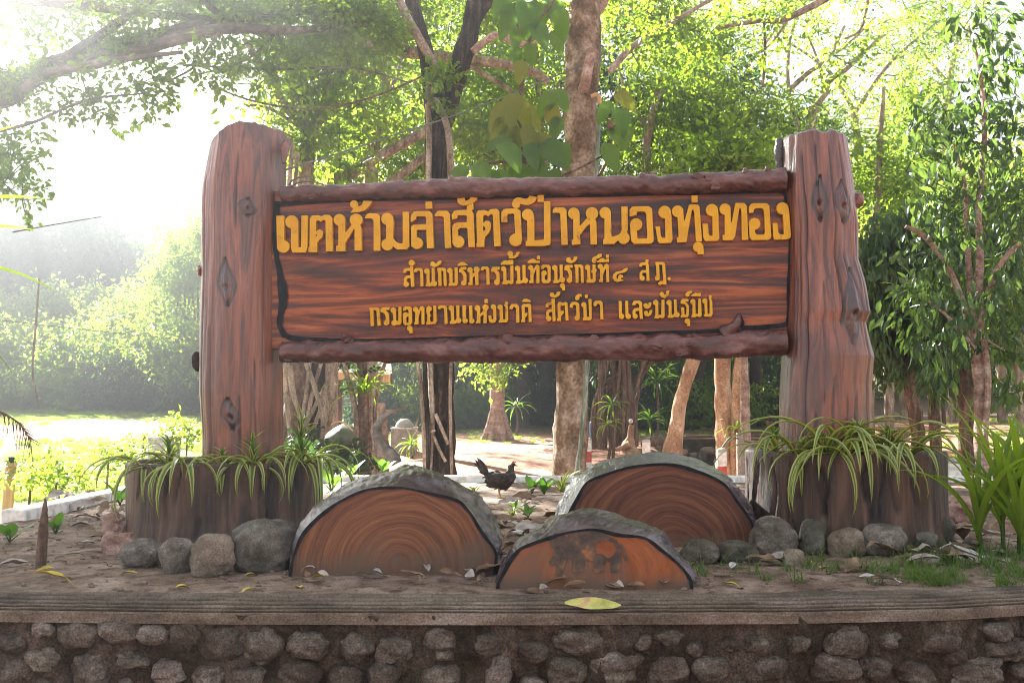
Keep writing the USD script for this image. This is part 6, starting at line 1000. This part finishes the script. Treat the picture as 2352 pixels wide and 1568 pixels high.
# banyan roots in the middle distance
b = gb(1425, 26); t = thing('banyan_tree', 'tangle of brown hanging banyan roots in the shade right of the pale trunk', 'tree', b)
rb = random.Random(8)
for i in range(17):
    x0 = 1372 + i * 5.4 + rb.uniform(-4, 4); lean = rb.uniform(-10, 30); d = 26 + rb.uniform(-.8, .8); g0 = gb(x0 - lean * .3, d)
    part(t, 'aerial_root', tube(np.vstack([[g0], V_(d, x0 - lean * .2, 940, x0 + lean * .3 + rb.uniform(-4, 4), 890, x0 + lean + rb.uniform(-5, 5), 830, x0 + lean * 1.8, 760, x0 + lean * 2, 600)]), [.09 * rb.uniform(.5, 1.3), .07 * rb.uniform(.5, 1.2), .06, .05], 7, rough=.2, seed=i), BARK_BROWN)
for pts in [(1375, 880, 1400, 872, 1430, 850, 1440, 820), (1450, 880, 1470, 865, 1490, 840, 1500, 820), (1390, 890, 1420, 880, 1450, 876)]:
    part(t, 'limb', tube(V_(25.6, *pts), [.07, .06, .05], 8, rough=.2), BARK_BROWN)
crown(t, 'crown', blobs([('w', 3, 27, 9, 6, 4, 2.5, 160), (1400, 800, 60, 20, 26, 1, 8), (1440, 720, 110, 60, 27, 2, 40)], 61), 'dark', 'dark', 61)
# fig roots behind the left post
b = gb(700, 13.5); t = thing('fig_tree', 'old fig with pale hanging roots right of the left post', 'tree', b)
part(t, 'trunk', tube(np.vstack([[gb(682, 13.6)], V_(13.6, 682, 1040, 680, 940, 684, 850, 690, 700, 700, 480)]), [.24, .20, .17, .17, .14, .10], 16, rough=.5, seed=3), BARK_BROWN)
part(t, 'trunk', tube(np.vstack([[gb(722, 13.8)], V_(13.8, 720, 1040, 722, 940, 728, 850, 722, 700, 712, 480)]), [.18, .14, .12, .12, .10, .08], 12, rough=.5, seed=4), BARK_DARK)
part(t, 'trunk', tube(np.vstack([[gb(842, 13.2)], V_(13.2, 840, 1050, 838, 980, 834, 920, 832, 840, 826, 700)]), [.11, .09, .08, .075, .07, .06], 12, rough=.5, seed=5), BARK_BROWN, label='second slimmer trunk')
for i, pts in enumerate([(660, 826, 672, 900, 690, 960, 684, 1040), (740, 826, 716, 910, 700, 1000, 694, 1060), (762, 826, 742, 920, 716, 1000, 706, 1060), (752, 826, 752, 880, 762, 930, 752, 990), (668, 840, 676, 910, 700, 985, 712, 1050), (712, 826, 704, 900, 688, 1000, 680, 1060), (838, 826, 842, 900, 834, 980, 822, 1060), (852, 826, 850, 900, 842, 1000, 840, 1060), (790, 826, 806, 900, 818, 960, 812, 1040), (780, 826, 806, 890, 822, 980, 828, 1050), (868, 900, 862, 940, 864, 1000), (776, 826, 740, 900, 700, 980), (700, 826, 720, 880, 742, 960, 735, 1040), (650, 840, 660, 930, 668, 1020), (886, 830, 876, 860, 868, 900), (705, 406, 690, 450, 688, 500), (672, 330, 668, 380, 664, 430), (684, 350, 680, 400, 676, 430)]):
    part(t, 'aerial_root', tube(V_(13.1 + .1 * (i % 4), *pts), [.032 - .004 * (i % 4), .036 - .004 * (i % 3), .03], 7, rough=.15, seed=i), BARK_ROOT)
crown(t, 'crown', blobs([(800, 870, 40, 30, 13, .4, 3), (1000, 700, 60, 30, 13.6, .5, 3), (700, 1030, 40, 20, 12.8, .4, 8), (780, 1060, 70, 22, 12, .4, 14), (720, 1070, 50, 20, 11.5, .4, 10)], 63), 'fig', 'dark', 63)
rosette('strap_orchid', W(838, 905, 12.9), 'strap-leaved plant growing on the slimmer fig trunk', 'plant', 30, .62, .035, YEL, 400, rise=(0.2, 1.3), droop=(.8, 2.2))
dw = thing('driftwood', 'twisted grey driftwood branch curving up beside the slimmer fig trunk', 'driftwood', gb(895, 12.2))
part(dw, 'branch', tube(D_(908, 1066, 11.6, 895, 1040, 11.6, 872, 1012, 11.6, 866, 985, 11.6, 882, 955, 11.6, 910, 941, 11.6, 938, 933, 11.6), [.085, .075, .062, .055, .045, .032, .012], 14, rough=.35, seed=5, rows=60), LIMB)
st_ = thing('snag', 'broken reddish stump standing behind the driftwood', 'stump', gb(876, 12.6))
part(st_, 'shaft', tube(np.vstack([[gb(880, 12.6)], D_(880, 1040, 12.6, 878, 980, 12.6, 876, 925, 12.6)]), [.08, .075, .07, .05], 10, rough=.3), BARK_PINK)

# left: bushes of the sunlit thicket, the dark wooded slope, far forest
for i, (cx, cy, rx, ry, d, n, lf, lb) in enumerate([(45, 740, 110, 50, 36, 36, 'bush', 'pale green bush high in the thicket at the left edge'), (185, 715, 80, 40, 37, 22, 'bush', 'yellow-green bush crown below the dark wooded slope'), (330, 745, 90, 50, 35, 36, 'bush', 'bright bush in the middle of the sunlit thicket'), (425, 650, 55, 110, 34, 40, 'lime', 'tall bright bush against the left post'), (455, 580, 16, 40, 34, 4, 'lime', 'thin sapling top showing left of the left post'), (110, 815, 120, 60, 33, 60, 'bush', 'vine-covered bush at the left of the thicket'), (270, 825, 100, 60, 32, 56, 'bush', 'rounded bush low in the thicket'), (420, 815, 80, 65, 31, 56, 'bush', 'big-leaved bush by the left post'),
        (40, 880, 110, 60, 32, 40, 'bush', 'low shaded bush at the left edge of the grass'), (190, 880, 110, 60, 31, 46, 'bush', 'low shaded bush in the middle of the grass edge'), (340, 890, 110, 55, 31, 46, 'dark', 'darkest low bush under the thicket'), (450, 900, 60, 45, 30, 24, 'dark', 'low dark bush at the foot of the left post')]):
    b = gb(cx, d); t = thing('bush', lb, 'bush', b, 'bushes of the sunlit thicket')
    part(t, 'stem', join([tube([b + [dx, 0, -.1], b + [dx * 1.6, 0, .8], W(cx + dx * 40, cy, d)], [.06, .03], 6) for dx in (-.3, 0, .35)]), BARK_BROWN)
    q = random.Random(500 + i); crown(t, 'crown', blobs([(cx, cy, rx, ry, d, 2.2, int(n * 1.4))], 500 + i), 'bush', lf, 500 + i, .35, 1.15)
    crown(t, 'crown', np.array([W(cx + q.uniform(-1.25, 1.25) * rx, cy - ry * q.uniform(.5, 1.6), d + q.uniform(-2, 1)) for _ in range(14)]), 'figfar', 'lime' if i % 3 else 'fig', 520 + i, .5, 1.3)
for i, (cx, cy, rx, ry, d, n) in enumerate([(40, 520, 110, 80, 46, 40), (160, 540, 60, 70, 47, 26), (225, 600, 40, 50, 45, 16), (-60, 450, 100, 90, 47, 30), (90, 620, 150, 50, 44, 44)]):
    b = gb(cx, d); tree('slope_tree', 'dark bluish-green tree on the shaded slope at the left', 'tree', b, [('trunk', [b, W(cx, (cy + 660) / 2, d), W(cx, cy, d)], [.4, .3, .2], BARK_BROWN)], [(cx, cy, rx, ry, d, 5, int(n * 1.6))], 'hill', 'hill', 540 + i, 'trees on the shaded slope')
for i, (px, d, x1) in enumerate([(1198, 36, 1200), (1257, 38, 1256), (925, 40, 930), (1085, 42, 1080), (1480, 37, 1484), (1525, 40, 1520), (1600, 36, 1608), (1740, 38, 1735), (1770, 42, 1772), (905, 46, 900), (1010, 45, 1015), (1340, 44, 1345)]):
    b = gb(px, d); x = b[0]
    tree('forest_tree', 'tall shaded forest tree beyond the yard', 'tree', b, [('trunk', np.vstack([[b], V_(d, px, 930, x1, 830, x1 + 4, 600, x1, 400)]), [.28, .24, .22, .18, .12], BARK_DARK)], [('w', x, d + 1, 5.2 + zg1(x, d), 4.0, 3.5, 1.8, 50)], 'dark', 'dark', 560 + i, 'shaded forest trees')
for i in range(16):
    px = 860 + i * 62 + (i * 37 % 23); d = 35 + (i * 5 % 9); b = gb(px, d)
    t = thing('undergrowth_bush', 'dark leafy undergrowth bush at the shaded forest edge', 'bush', b, 'undergrowth at the forest edge')
    part(t, 'stem', join([tube([b + [dx, 0, -.1], b + [dx * 2, 0, 1.6]], [.04, .015], 5) for dx in (-.4, .1, .4)]), BARK_DARK)
    crown(t, 'crown', blobs([('w', b[0], d, b[2] + .7, 1.1, 1.0, .9, 26), ('w', b[0], d + 2, b[2] + 2.6, 1.4, 1.2, 1.8, 34)], 600 + i), 'dark', ['dark', 'bush', 'fig'][i % 3], 600 + i)
for i in range(26):
    x = -34 + i * 3.2 + (i * 29 % 11) * .2; d = 52 + (i * 7 % 13); b = np.array([x, d, zg1(x, d)])
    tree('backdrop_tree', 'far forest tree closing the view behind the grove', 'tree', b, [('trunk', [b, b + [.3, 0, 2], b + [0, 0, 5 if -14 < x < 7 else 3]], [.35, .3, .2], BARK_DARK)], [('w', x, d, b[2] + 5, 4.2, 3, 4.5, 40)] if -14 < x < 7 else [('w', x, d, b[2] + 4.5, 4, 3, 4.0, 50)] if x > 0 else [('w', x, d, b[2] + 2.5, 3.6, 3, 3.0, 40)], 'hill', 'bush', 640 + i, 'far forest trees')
# palms of the undergrowth
for i, (x, y, d, n, L, lb) in enumerate([(1508, 880, 30, 26, 1.1, 'dracaena with a round head of hanging leaves left of the leaning trunk'), (1492, 965, 29, 20, .9, 'low dark dracaena on the slope left of the leaning trunk'), (1185, 935, 31, 16, .8, 'dracaena beside the buttressed trunk'), (1405, 930, 22, 14, .6, 'light green leafy shoot right of the pale trunk'), (1395, 975, 22, 14, .5, 'low leafy shoot below the light green one'), (1690, 985, 16.6, 16, .38, 'bright yellow-green tuft in front of the twin trunks'), (945, 1022, 23, 22, .55, 'bright fan-leaved tuft at the foot of the domed pillar')]):
    c = W(x, y, d); g0 = gb(x, d); t = rosette('dracaena', c, lb, 'plant', n, L, L * .075, BIG if i < 4 else YEL, 700 + i, rise=(-.2, 1.3), droop=(.8, 2.0)); part(t, 'stem', tube([g0, (g0 + c) / 2 + [.05, 0, 0], c], [.04, .03], 7), BARK_BROWN)
# sunlit shrubs and grass at the left
for i, (cx, cy, rx, ry, d, n, lb) in enumerate([(130, 1100, 50, 45, 9.6, 11, 'bright leafy shrub just beyond the kerb at the left'), (250, 1040, 50, 26, 12, 7, 'sunlit weedy shrub behind the left planter'), (330, 1005, 36, 20, 14, 5, 'sunlit shrub beside the concrete pot'), (430, 1005, 34, 30, 13, 8, 'leafy shrub close to the left post'), (75, 1065, 40, 22, 12.5, 4, 'small sunlit shrub by the globe lamp at the left')]):
    b = gb(cx, d); t = thing('shrub', lb, 'shrub', b); part(t, 'stem', tube([b, W(cx, cy, d)], [.02, .01], 6), BARK_BROWN); crown(t, 'crown', blobs([(cx, cy, rx, ry, d, .4, n)], 720 + i), 'fig', 'lime', 720 + i, .6, 1.0)
tuft = join([blade([0.12 * math.cos(i * 2.4) * (i % 5) / 5, .12 * math.sin(i * 2.4) * (i % 5) / 5, 0], i * 2.4, .16 + .04 * (i % 4), .009, 1.2 - .1 * (i % 4), .9, 4)[0] for i in range(26)])
gpi = UsdGeom.PointInstancer.Define(stage, '/World/field_grass'); usdkit.mesh(stage, '/World/field_grass/tuft', tuft, LEAF['lime'], smooth=False); gpi.CreatePrototypesRel().AddTarget('/World/field_grass/tuft')
tag(gpi.GetPrim(), 'sunlit grass of the open field at the left and patches at the right', 'grass', kind='stuff')
g_ = np.random.default_rng(9); pp = []
while len(pp) < 3000:
    y = g_.uniform(9, 34) ; a = g_.uniform(-.62, .62); x = a * y
    ok = (a < -.24 and (abs(y - np.interp(a, [-.6, -.2], [21, 24])) > 1.6)) or (a > .42 and g_.random() < .3) or (abs(a) < .24 and y > 28.5 and g_.random() < .4)
    if x > -3.3 and x < 5 and y < 10: continue
    if ok and fbm(np.array([[x * .6, y * .6, 0]]), 2, 5)[0] > .42: pp.append((x, y))
pp = np.array(pp); n = len(pp); pz = zg(pp[:, 0], pp[:, 1])
gpi.CreatePositionsAttr(Vt.Vec3fArray.FromNumpy(np.column_stack([pp, pz - .01]).astype(np.float32))); gpi.CreateProtoIndicesAttr(Vt.IntArray.FromNumpy(np.zeros(n, np.int32)))
gpi.CreateScalesAttr(Vt.Vec3fArray.FromNumpy(np.repeat(g_.uniform(.35, 1.15, (n, 1)), 3, 1).astype(np.float32)))
gpi.CreateOrientationsAttr(Vt.QuathArray([Gf.Quath(float(math.cos(a)), 0, 0, float(math.sin(a))) for a in g_.uniform(0, 3.14, n)]))
# ------------------------------------------------------------- street furniture, person, small things behind
def bollard(px, top, d, r, red, label):
    """red: rows of the view between which the red band lies, from the top down"""
    b = gb(px, d); zt_ = W(px, top, d)[2]; z1, z2 = W(px, red[0], d)[2], W(px, red[1], d)[2]
    t = thing('bollard', label, 'bollard', b, 'red and white concrete bollards')
    cyl = lambda a, c, rr: tube([[b[0], b[1], a], [b[0], b[1], c]], rr, 20, rows=4)
    part(t, 'cap', tube([[b[0], d, zt_ - .06], [b[0], d, zt_ - .025], [b[0], d, zt_ - .006], [b[0], d, zt_]], [r, r * .92, r * .55, .004], 20, rows=12), CONCRETE)
    part(t, 'white_top', cyl(z1, zt_ - .06, r), WHITEP); part(t, 'red_band', cyl(z2, z1, r * 1.006), REDP); part(t, 'white_base', cyl(b[2], z2, r), WHITEP)
bollard(1350, 1005, 21, .075, (1036, 1061), 'white bollard with a red band just right of the pale trunk')
bollard(1483, 1008, 19, .08, (1052, 1075), 'white bollard behind the top of the tall half log')
bollard(1655, 1028, 14, .072, (1070, 1092), 'bollard with a low red band at the right shoulder of the tall half log')
bollard(2185, 1051, 10.6, .072, (1103, 1150), 'nearest red and white bollard right of the right planter')
bollard(2209, 1000, 13.5, .072, (1033, 1075), 'bollard with a dark red band behind the strap-leaved plant')
b = gb(1698, 16.2); t = thing('rail_post', 'grey-brown round-topped post carrying a thin iron handrail, left of the right planter', 'post', b)
zt_ = W(1698, 997, 16.2)[2]; part(t, 'shaft', tube([b, [b[0], b[1], zt_ - .06], [b[0], b[1], zt_ - .02], [b[0], b[1], zt_]], [.066, .066, .055, .01], 16, rows=14), GREYCON)
IRON = plain('rusty_iron', (0.11, 0.085, 0.07), .7)
part(t, 'handrail', tube(D_(1640, 1060, 15.4, 1657, 1030, 15.6, 1676, 1006, 15.9, 1691, 1006, 16.1, 1712, 1013, 16.3, 1777, 1028, 16.8), [.014, .014], 8, rows=40), IRON)
def globe_lamp(px, cy, d, r, label, postm, w):
    b = gb(px, d); c = W(px, cy, d); t = thing('globe_lamp', label, 'lamp', b)
    part(t, 'globe', trimesh.creation.icosphere(3, r).apply_translation(c), plain('opal_globe_' + str(px), (0.85, 0.84, 0.80), .25, .5), smooth=True)
    part(t, 'collar', tube([c - [0, 0, r * 1.7], c - [0, 0, r * .85]], [r * .3, r * .35], 12), BLACK)
    part(t, 'post', tube([b, [c[0], c[1], c[2] - r * 1.65]], [w, w], 12 if w > .06 else 8), postm)
globe_lamp(27, 1032, 12.5, .10, 'white globe lamp on a wooden post at the left edge', LIGHTWOOD, .065)
globe_lamp(2166, 918, 28, .10, 'small white globe lamp on a brown post in the distance at the right', DARKWOOD, .06)
b = gb(926, 24); t = thing('domed_pillar', 'square rough concrete pillar topped by a smooth grey dome, left of the dark forked tree', 'pillar', b)
c = W(926, 984, 24); hw = 28 * 24 / F
part(t, 'shaft', rbox((hw * 2, hw * 2, c[2] - b[2]), (c[0], 24 + hw, (c[2] + b[2]) / 2), .02), GREYCON); part(t, 'slab', rbox((hw * 2.1, hw * 2.1, .04), (c[0], 24 + hw, c[2] + .005), .012), CONCRETE)
ds = trimesh.creation.icosphere(4, 1.0); v = ds.vertices * [hw * .76, hw * .76, hw * .78]; part(t, 'dome', TM(v + [c[0], 24 + hw, c[2] + .01], ds.faces), mat('smooth_grey_dome', [(0.3, (0.20, 0.185, 0.17)), (0.7, (0.30, 0.28, 0.26))], scale=5, rough=.55, bump=.1), smooth=True)
# shelter
b = gb(772, 20); sh = thing('shelter', 'small dark timber shelter with exposed rafters, seen through the fig roots', 'shelter', b)
zb_ = W(772, 850, 20)[2]
for px, m, w in ((773, DARKWOOD, .11), (742, DARKWOOD, .08)):
    g0 = gb(px, 20); part(sh, 'post', rbox((w * 2, w * 2, zb_ - g0[2]), (g0[0], 20, (zb_ + g0[2]) / 2), .015), m)
g0 = gb(759, 20.6); part(sh, 'frame_post', rbox((.10, .06, W(759, 885, 20.6)[2] - g0[2]), (g0[0], 20.6, (W(759, 885, 20.6)[2] + g0[2]) / 2), .01), LIGHTWOOD)
part(sh, 'beam', rbox((1.6, .18, .26), ((762 - CX) / F * 20 + .1, 20, zb_ + .13), .015), DARKWOOD)
E0, E1 = W(790, 866, 19.4), W(893, 872, 19.4); bk_ = np.array([-.38, 2.5, .66])
def slab(u0, u1, v0, v1, lo, hi):
    return trimesh.convex.convex_hull(np.array([E0 + (E1 - E0) * u + bk_ * v + [0, 0, dz] for u in (u0, u1) for v in (v0, v1) for dz in (lo, hi)]))
part(sh, 'roof', slab(-1.2, 1.03, -.02, 1, .09, .14), DARKWOOD, smooth=False)
for k in range(9): part(sh, 'rafter', slab(-1.1 + k * .26, -1.1 + k * .26 + .06, .01, 1, -.02, .088), LIGHTWOOD, smooth=False)
part(sh, 'fascia', slab(-1.2, 1.03, -.045, -.022, -.03, .13), LIGHTWOOD, smooth=False); part(sh, 'barge_board', slab(1.035, 1.07, -.04, 1, -.05, .15), DARKWOOD, smooth=False)
# green dome-shaped cover
b = gb(775, 16); t = thing('green_cover', 'olive green dome-shaped cover standing behind the fig roots', 'cover', b)
ds = trimesh.creation.icosphere(4, 1.0); v = np.array(ds.vertices); v[:, 2] = np.where(v[:, 2] > 0, v[:, 2] * (1 - .35 * np.abs(v[:, 0])), v[:, 2] * .45); c = W(790, 1008, 16)
part(t, 'shell', TM(v * [.30, .5, .25] + c, ds.faces), mat('olive_tarpaulin', [(0.3, (0.035, 0.045, 0.024)), (0.7, (0.075, 0.09, 0.05))], scale=5, rough=.7, bump=.3), smooth=True)
part(t, 'lower_body', rbox((.62, .7, .42), (c[0] - .02, 16.1, c[2] - .28), .04), BLACK); part(t, 'rim', tube(WP([(745, 985), (760, 975), (775, 968), (790, 972), (812, 990)], 15.6), [.012, .012], 6), LIGHTWOOD)
# concrete pot, hose pipe, lamp post of twisted wood, fallen log, ditch bank
b = gb(381, 13); t = thing('concrete_pot', 'round pale concrete ring pot in the sunlit weeds behind the left planter', 'pot', b); zt_ = W(381, 1006, 13)[2]
part(t, 'ring', tube([b, [b[0], 13, zt_]], [.19, .21], 28, rows=6, cap=False), CONCRETE); part(t, 'rim', trimesh.creation.torus(.205, .02, 32, 10).apply_translation([b[0], 13, zt_]), CONCRETE, smooth=True); part(t, 'pot_soil', trimesh.creation.cylinder(.19, .02, sections=28).apply_translation([b[0], 13, zt_ - .06]), SOIL)
b = gb(1356, 28); t = thing('blue_pipe', 'short upright blue water pipe right of the pale trunk', 'pipe', b); part(t, 'riser', tube(np.vstack([[b], V_(28, 1356, 985, 1356, 972, 1359, 968, 1363, 970)]), [.022, .022], 8, rows=20), plain('blue_plastic', (.06, .22, .5), .4))
b = gb(1450, 24); t = thing('wooden_lamp_post', 'twisted pale wooden post with a small white lamp on top, beside the ditch', 'lamp', b)
part(t, 'post', tube(np.vstack([[b + [-.05, 0, 0]], V_(24, 1444, 1025, 1447, 1005, 1449, 985, 1452, 975)]), [.28, .20, .09, .07, .05], 12, rough=.4, seed=3), BARK_ORANGE); part(t, 'root', tube(V_(23.8, 1446, 1020, 1430, 1028, 1412, 1032), [.1, .07, .03], 9, rough=.3), BARK_ORANGE); part(t, 'bracket', tube(V_(24, 1446, 977, 1450, 973, 1455, 976), [.02, .02], 6), BLACK)
c = W(1449, 967, 24); part(t, 'lamp', trimesh.creation.icosphere(2, .055).apply_translation(c), WHITEP, smooth=True)
t = thing('fallen_log', 'dark weathered log lying along the edge of the ditch', 'log', gb(1508, 22)); part(t, 'trunk', tube(D_(1480, 1022, 21.5, 1500, 1013, 22.5, 1530, 1010, 24, 1560, 1008, 26), [.09, .12, .11, .08], 12, rough=.3), BARK_BROWN)
t = thing('ditch_bank', 'rough bank of brown stones on the far side of the ditch', 'bank', (7, 29.2, 0)); rb = random.Random(12)
part(t, 'earth_face', grid(120, 14, lambda u, v: np.stack([(x := 3.9 + 6.3 * u), 29.05 + .25 * v + .25 * (fbm(np.stack([x * 1.5, v * 2, 0 * x], -1), 3, 3) - .5), -.3 + .93 * v], 1)), MUD, smooth=True)
for i in range(34):
    part(t, 'stone', rock((rb.uniform(4, 9.6), 29.05 + rb.uniform(-.1, .05), rb.uniform(-.15, .5)), (rb.uniform(.25, .6), .3, rb.uniform(.18, .34)), 800 + i, sub=2), STONES[rb.choice([1, 1, 2, 3])], smooth=True)
t = thing('roof_gutter', 'thin dark timber rail laid along the top of the ditch bank', 'rail', (7, 29.3, .6)); part(t, 'rail', tube([[4.4, 29.3, .66], [7, 29.35, .72], [9.6, 29.3, .70]], [.035, .035], 8), BARK_BROWN)
# ropes and pipes
ROPE = plain('grey_rope', (0.10, 0.09, 0.075), .8)
solo('rope', tube(D_(656, 390, 5.8, 760, 358, 7.0, 900, 312, 8.4, 1045, 265, 9.8, 1200, 206, 11.2, 1337, 150, 12.25), [.006, .008], 6, rows=60), ROPE, 'thin rope stretched from the left post up to the pale trunk', 'rope')
solo('hanging_vine', tube(D_(480, 195, 12, 560, 226, 12.2, 632, 243, 12.4, 700, 250, 12.5, 780, 243, 12.4, 870, 218, 12.2, 950, 185, 11.8, 985, 165, 11.6), [.012, .014, .012], 6, rows=70), BARK_BROWN, 'thin brown vine sagging between the left branches and the dark forked tree', 'vine')
for i, (pts, lb) in enumerate([((232, 498, 14, 130, 515, 12, 30, 533, 10), 'thin wire rising to the right in front of the dark slope'), ((-20, 733, 16, 150, 752, 18, 300, 768, 20, 480, 786, 22), 'pale cord sagging across the thicket at the left')]):
    solo('wire', tube(D_(*pts), [.006, .008], 5, rows=30), ROPE, lb, 'wire')
for i, (pts, lb) in enumerate([((90, 640, 20, 82, 750, 20, 75, 850, 20, 88, 930, 20), 'dark liana hanging at the far left of the thicket'), ((480, 590, 24, 478, 690, 24, 500, 780, 24, 540, 850, 24), 'brown liana curving down beside the left post'), ((1755, 20, 14, 1757, 120, 14, 1752, 200, 14), 'thin straight liana hanging from the branches left of the right post')]):
    solo('liana', tube(D_(*pts), [.02, .022, .018], 6, rows=30), BARK_BROWN, lb, 'liana')
pb = gb(1328, 12); t = thing('hooked_pole', 'long thin greenish pole with a rusty hooked top leaning against the pale trunk', 'pole', pb)
part(t, 'pole', tube(D_(1326, 1085, 12.0, 1340, 960, 12.05, 1356, 700, 12.1, 1370, 400, 12.15, 1377, 235, 12.2), [.034, .03, .026], 10, rows=30), mat('mossy_pipe', [(0.3, (0.06, 0.07, 0.045)), (0.6, (0.15, 0.17, 0.12)), (0.75, (0.30, 0.32, 0.28))], scale=6, vec=(3, 3, .6), rough=.6, bump=.3)); part(t, 'hook', tube(D_(1377, 240, 12.2, 1376, 225, 12.2, 1369, 218, 12.2, 1358, 222, 12.2), [.03, .03, .025], 8, rows=16), LIGHTWOOD)
solo('bent_wire', join([tube(D_(664, 425, 5.6, 672, 414, 5.58, 690, 407, 5.55, 701, 406, 5.5), [.006, .005], 6, rows=16), tube(D_(668, 428, 5.6, 690, 418, 5.57, 720, 418, 5.55, 742, 424, 5.5), [.006, .005], 6, rows=16)]), IRON, 'bent black wires sticking up from the left end of the top beam', 'wire')
# person
PY = 23.0; px_ = lambda x, y, dy=0.0: W(x, y, PY + dy)
SKIN = plain('skin', (0.15, 0.077, 0.048), .5); SHIRT = mat('dark_patterned_shirt', [(0.4, (0.012, 0.013, 0.022)), (0.58, (0.03, 0.032, 0.05)), (0.66, (0.12, 0.08, 0.07))], scale=14, rough=.9, spec=.1, bump=.1); HAIR = plain('black_hair', (0.012, 0.01, 0.01), .5); SHORTS = plain('dark_shorts', (0.03, 0.03, 0.035), .9)
ft = gb(1782, PY); hd = px_(1774, 969)
per = thing('person', 'person in a dark patterned shirt looking down, standing in the ditch', 'person', ft)
sc = hd[2] + .12 - ft[2]; u = sc / 1.70; X0, Z0 = W(1780, 1000, PY)[0], ft[2]
j = lambda x, y, z, r: (np.array([X0 + x * u, PY + y * u, Z0 + z * u]), r * u)
JJ = {'pel': j(.02, 0, .92, .13), 'wai': j(.03, 0, 1.08, .125), 'che': j(.015, 0, 1.27, .14), 'shL': j(-.01, -.17, 1.37, .065), 'shR': j(.02, .17, 1.37, .065), 'nk': j(-.045, 0, 1.44, .055), 'nk2': j(-.075, 0, 1.50, .052), 'hdc': j(-.10, 0, 1.60, .095), 'jaw': j(-.15, 0, 1.545, .055), 'nos': j(-.198, 0, 1.575, .015), 'elL': j(.01, -.24, 1.10, .042), 'wrL': j(-.19, -.20, 1.02, .03), 'elR': j(.02, .25, 1.10, .042), 'wrR': j(-.18, .17, 1.04, .03), 'palL': j(-.25, -.18, 1.02, .034), 'palR': j(-.24, .13, 1.04, .034),
      'hiL': j(.02, -.09, .88, .09), 'hiR': j(.02, .09, .88, .09), 'knL': j(-.01, -.10, .48, .058), 'knR': j(.03, .10, .48, .058), 'anL': j(.04, -.10, .09, .04), 'anR': j(.07, .10, .09, .04), 'toL': j(-.13, -.11, .035, .032), 'toR': j(-.10, .11, .035, .032), 'heL': j(.05, -.10, .035, .035), 'heR': j(.08, .10, .035, .035)}
FG = []
for sd, pal, ysg in (('L', (-.25, -.18, 1.02), 1), ('R', (-.24, .13, 1.04), -1)):
    for q in range(4):
        o = (q - 1.5) * .019; JJ[f'f{sd}{q}a'] = j(pal[0] - .025, pal[1] + o, pal[2], .0105); JJ[f'f{sd}{q}b'] = j(pal[0] - .065 + .006 * abs(q - 1), pal[1] + o, pal[2] - .012, .009); JJ[f'f{sd}{q}c'] = j(pal[0] - .085 + .008 * abs(q - 1), pal[1] + o * .9, pal[2] - .034, .008)
        FG += [(f'f{sd}{q}a', f'f{sd}{q}b'), (f'f{sd}{q}b', f'f{sd}{q}c')]
    JJ[f't{sd}a'] = j(pal[0] + .01, pal[1] + .03 * ysg, pal[2] + .01, .012); JJ[f't{sd}b'] = j(pal[0] - .045, pal[1] + .045 * ysg, pal[2] + .005, .009); FG.append((f't{sd}a', f't{sd}b'))
part(per, 'body', hull_figure(JJ, [('pel', 'wai'), ('wai', 'che'), ('che', 'shL', 'shR'), ('che', 'nk'), ('nk', 'nk2'), ('nk2', 'hdc'), ('hdc', 'jaw'), ('jaw', 'nos', 'hdc'), ('shL', 'elL'), ('elL', 'wrL'), ('wrL', 'palL'), ('shR', 'elR'), ('elR', 'wrR'), ('wrR', 'palR'), ('pel', 'hiL', 'hiR'), ('hiL', 'knL'), ('knL', 'anL'), ('anL', 'toL', 'heL'), ('hiR', 'knR'), ('knR', 'anR'), ('anR', 'toR', 'heR')] + FG, .02, 3), SKIN, smooth=True)
gr = lambda k, r: (JJ[k][0], JJ[k][1] + r * u)
SJ = {k: gr(k, .014) for k in ('pel', 'wai', 'che', 'shL', 'shR', 'nk')}; SJ['mL'] = (JJ['shL'][0] * .35 + JJ['elL'][0] * .65, .062 * u); SJ['mR'] = (JJ['shR'][0] * .35 + JJ['elR'][0] * .65, .062 * u)
SJ['nk'] = (JJ['nk'][0] - [0, 0, .035], .065 * u)
part(per, 'shirt', hull_figure(SJ, [('pel', 'wai'), ('wai', 'che'), ('che', 'shL', 'shR'), ('che', 'nk'), ('shL', 'mL'), ('shR', 'mR')], .03, 3), SHIRT, smooth=True)
TJ = {k: gr(k, .016) for k in ('hiL', 'hiR', 'knL', 'knR')}; TJ['pel'] = (JJ['pel'][0] - [0, 0, .03], .138 * u)
part(per, 'shorts', hull_figure(TJ, [('pel', 'hiL', 'hiR'), ('hiL', 'knL'), ('hiR', 'knR')], .03, 3), SHORTS, smooth=True)
part(per, 'hair', hull_figure({'a': j(-.085, 0, 1.635, .108), 'b': j(-.035, 0, 1.60, .088), 'c': j(-.15, 0, 1.675, .058)}, [('a', 'b'), ('a', 'c')], .02, 3), HAIR, smooth=True)
for s_ in (-1, 1): part(per, 'eye', trimesh.creation.icosphere(1, .009 * u).apply_translation(j(-.176, .034 * s_, 1.60, .01)[0]), BLACK); part(per, 'ear', rock(j(-.085, .095 * s_, 1.59, .01)[0], (.04 * u, .02 * u, .06 * u), 4, sub=2), SKIN, smooth=True)

# ------------------------------------------------------------- the hazy air over the yard
hz = usdkit.material(stage, '/World/Looks/hazy_air', {'v': ('principled_volume', {'color': (0.90, 0.95, 1.0), 'density': 0.0017, 'anisotropy': 0.86})}, [], volume='v.volume')
solo('haze', trimesh.creation.box((5400, 5400, 20.0)).apply_translation([0, 0, 8.5]), hz, 'pale sunlit haze hanging in the air of the clearing', 'haze', kind='stuff', smooth=False)
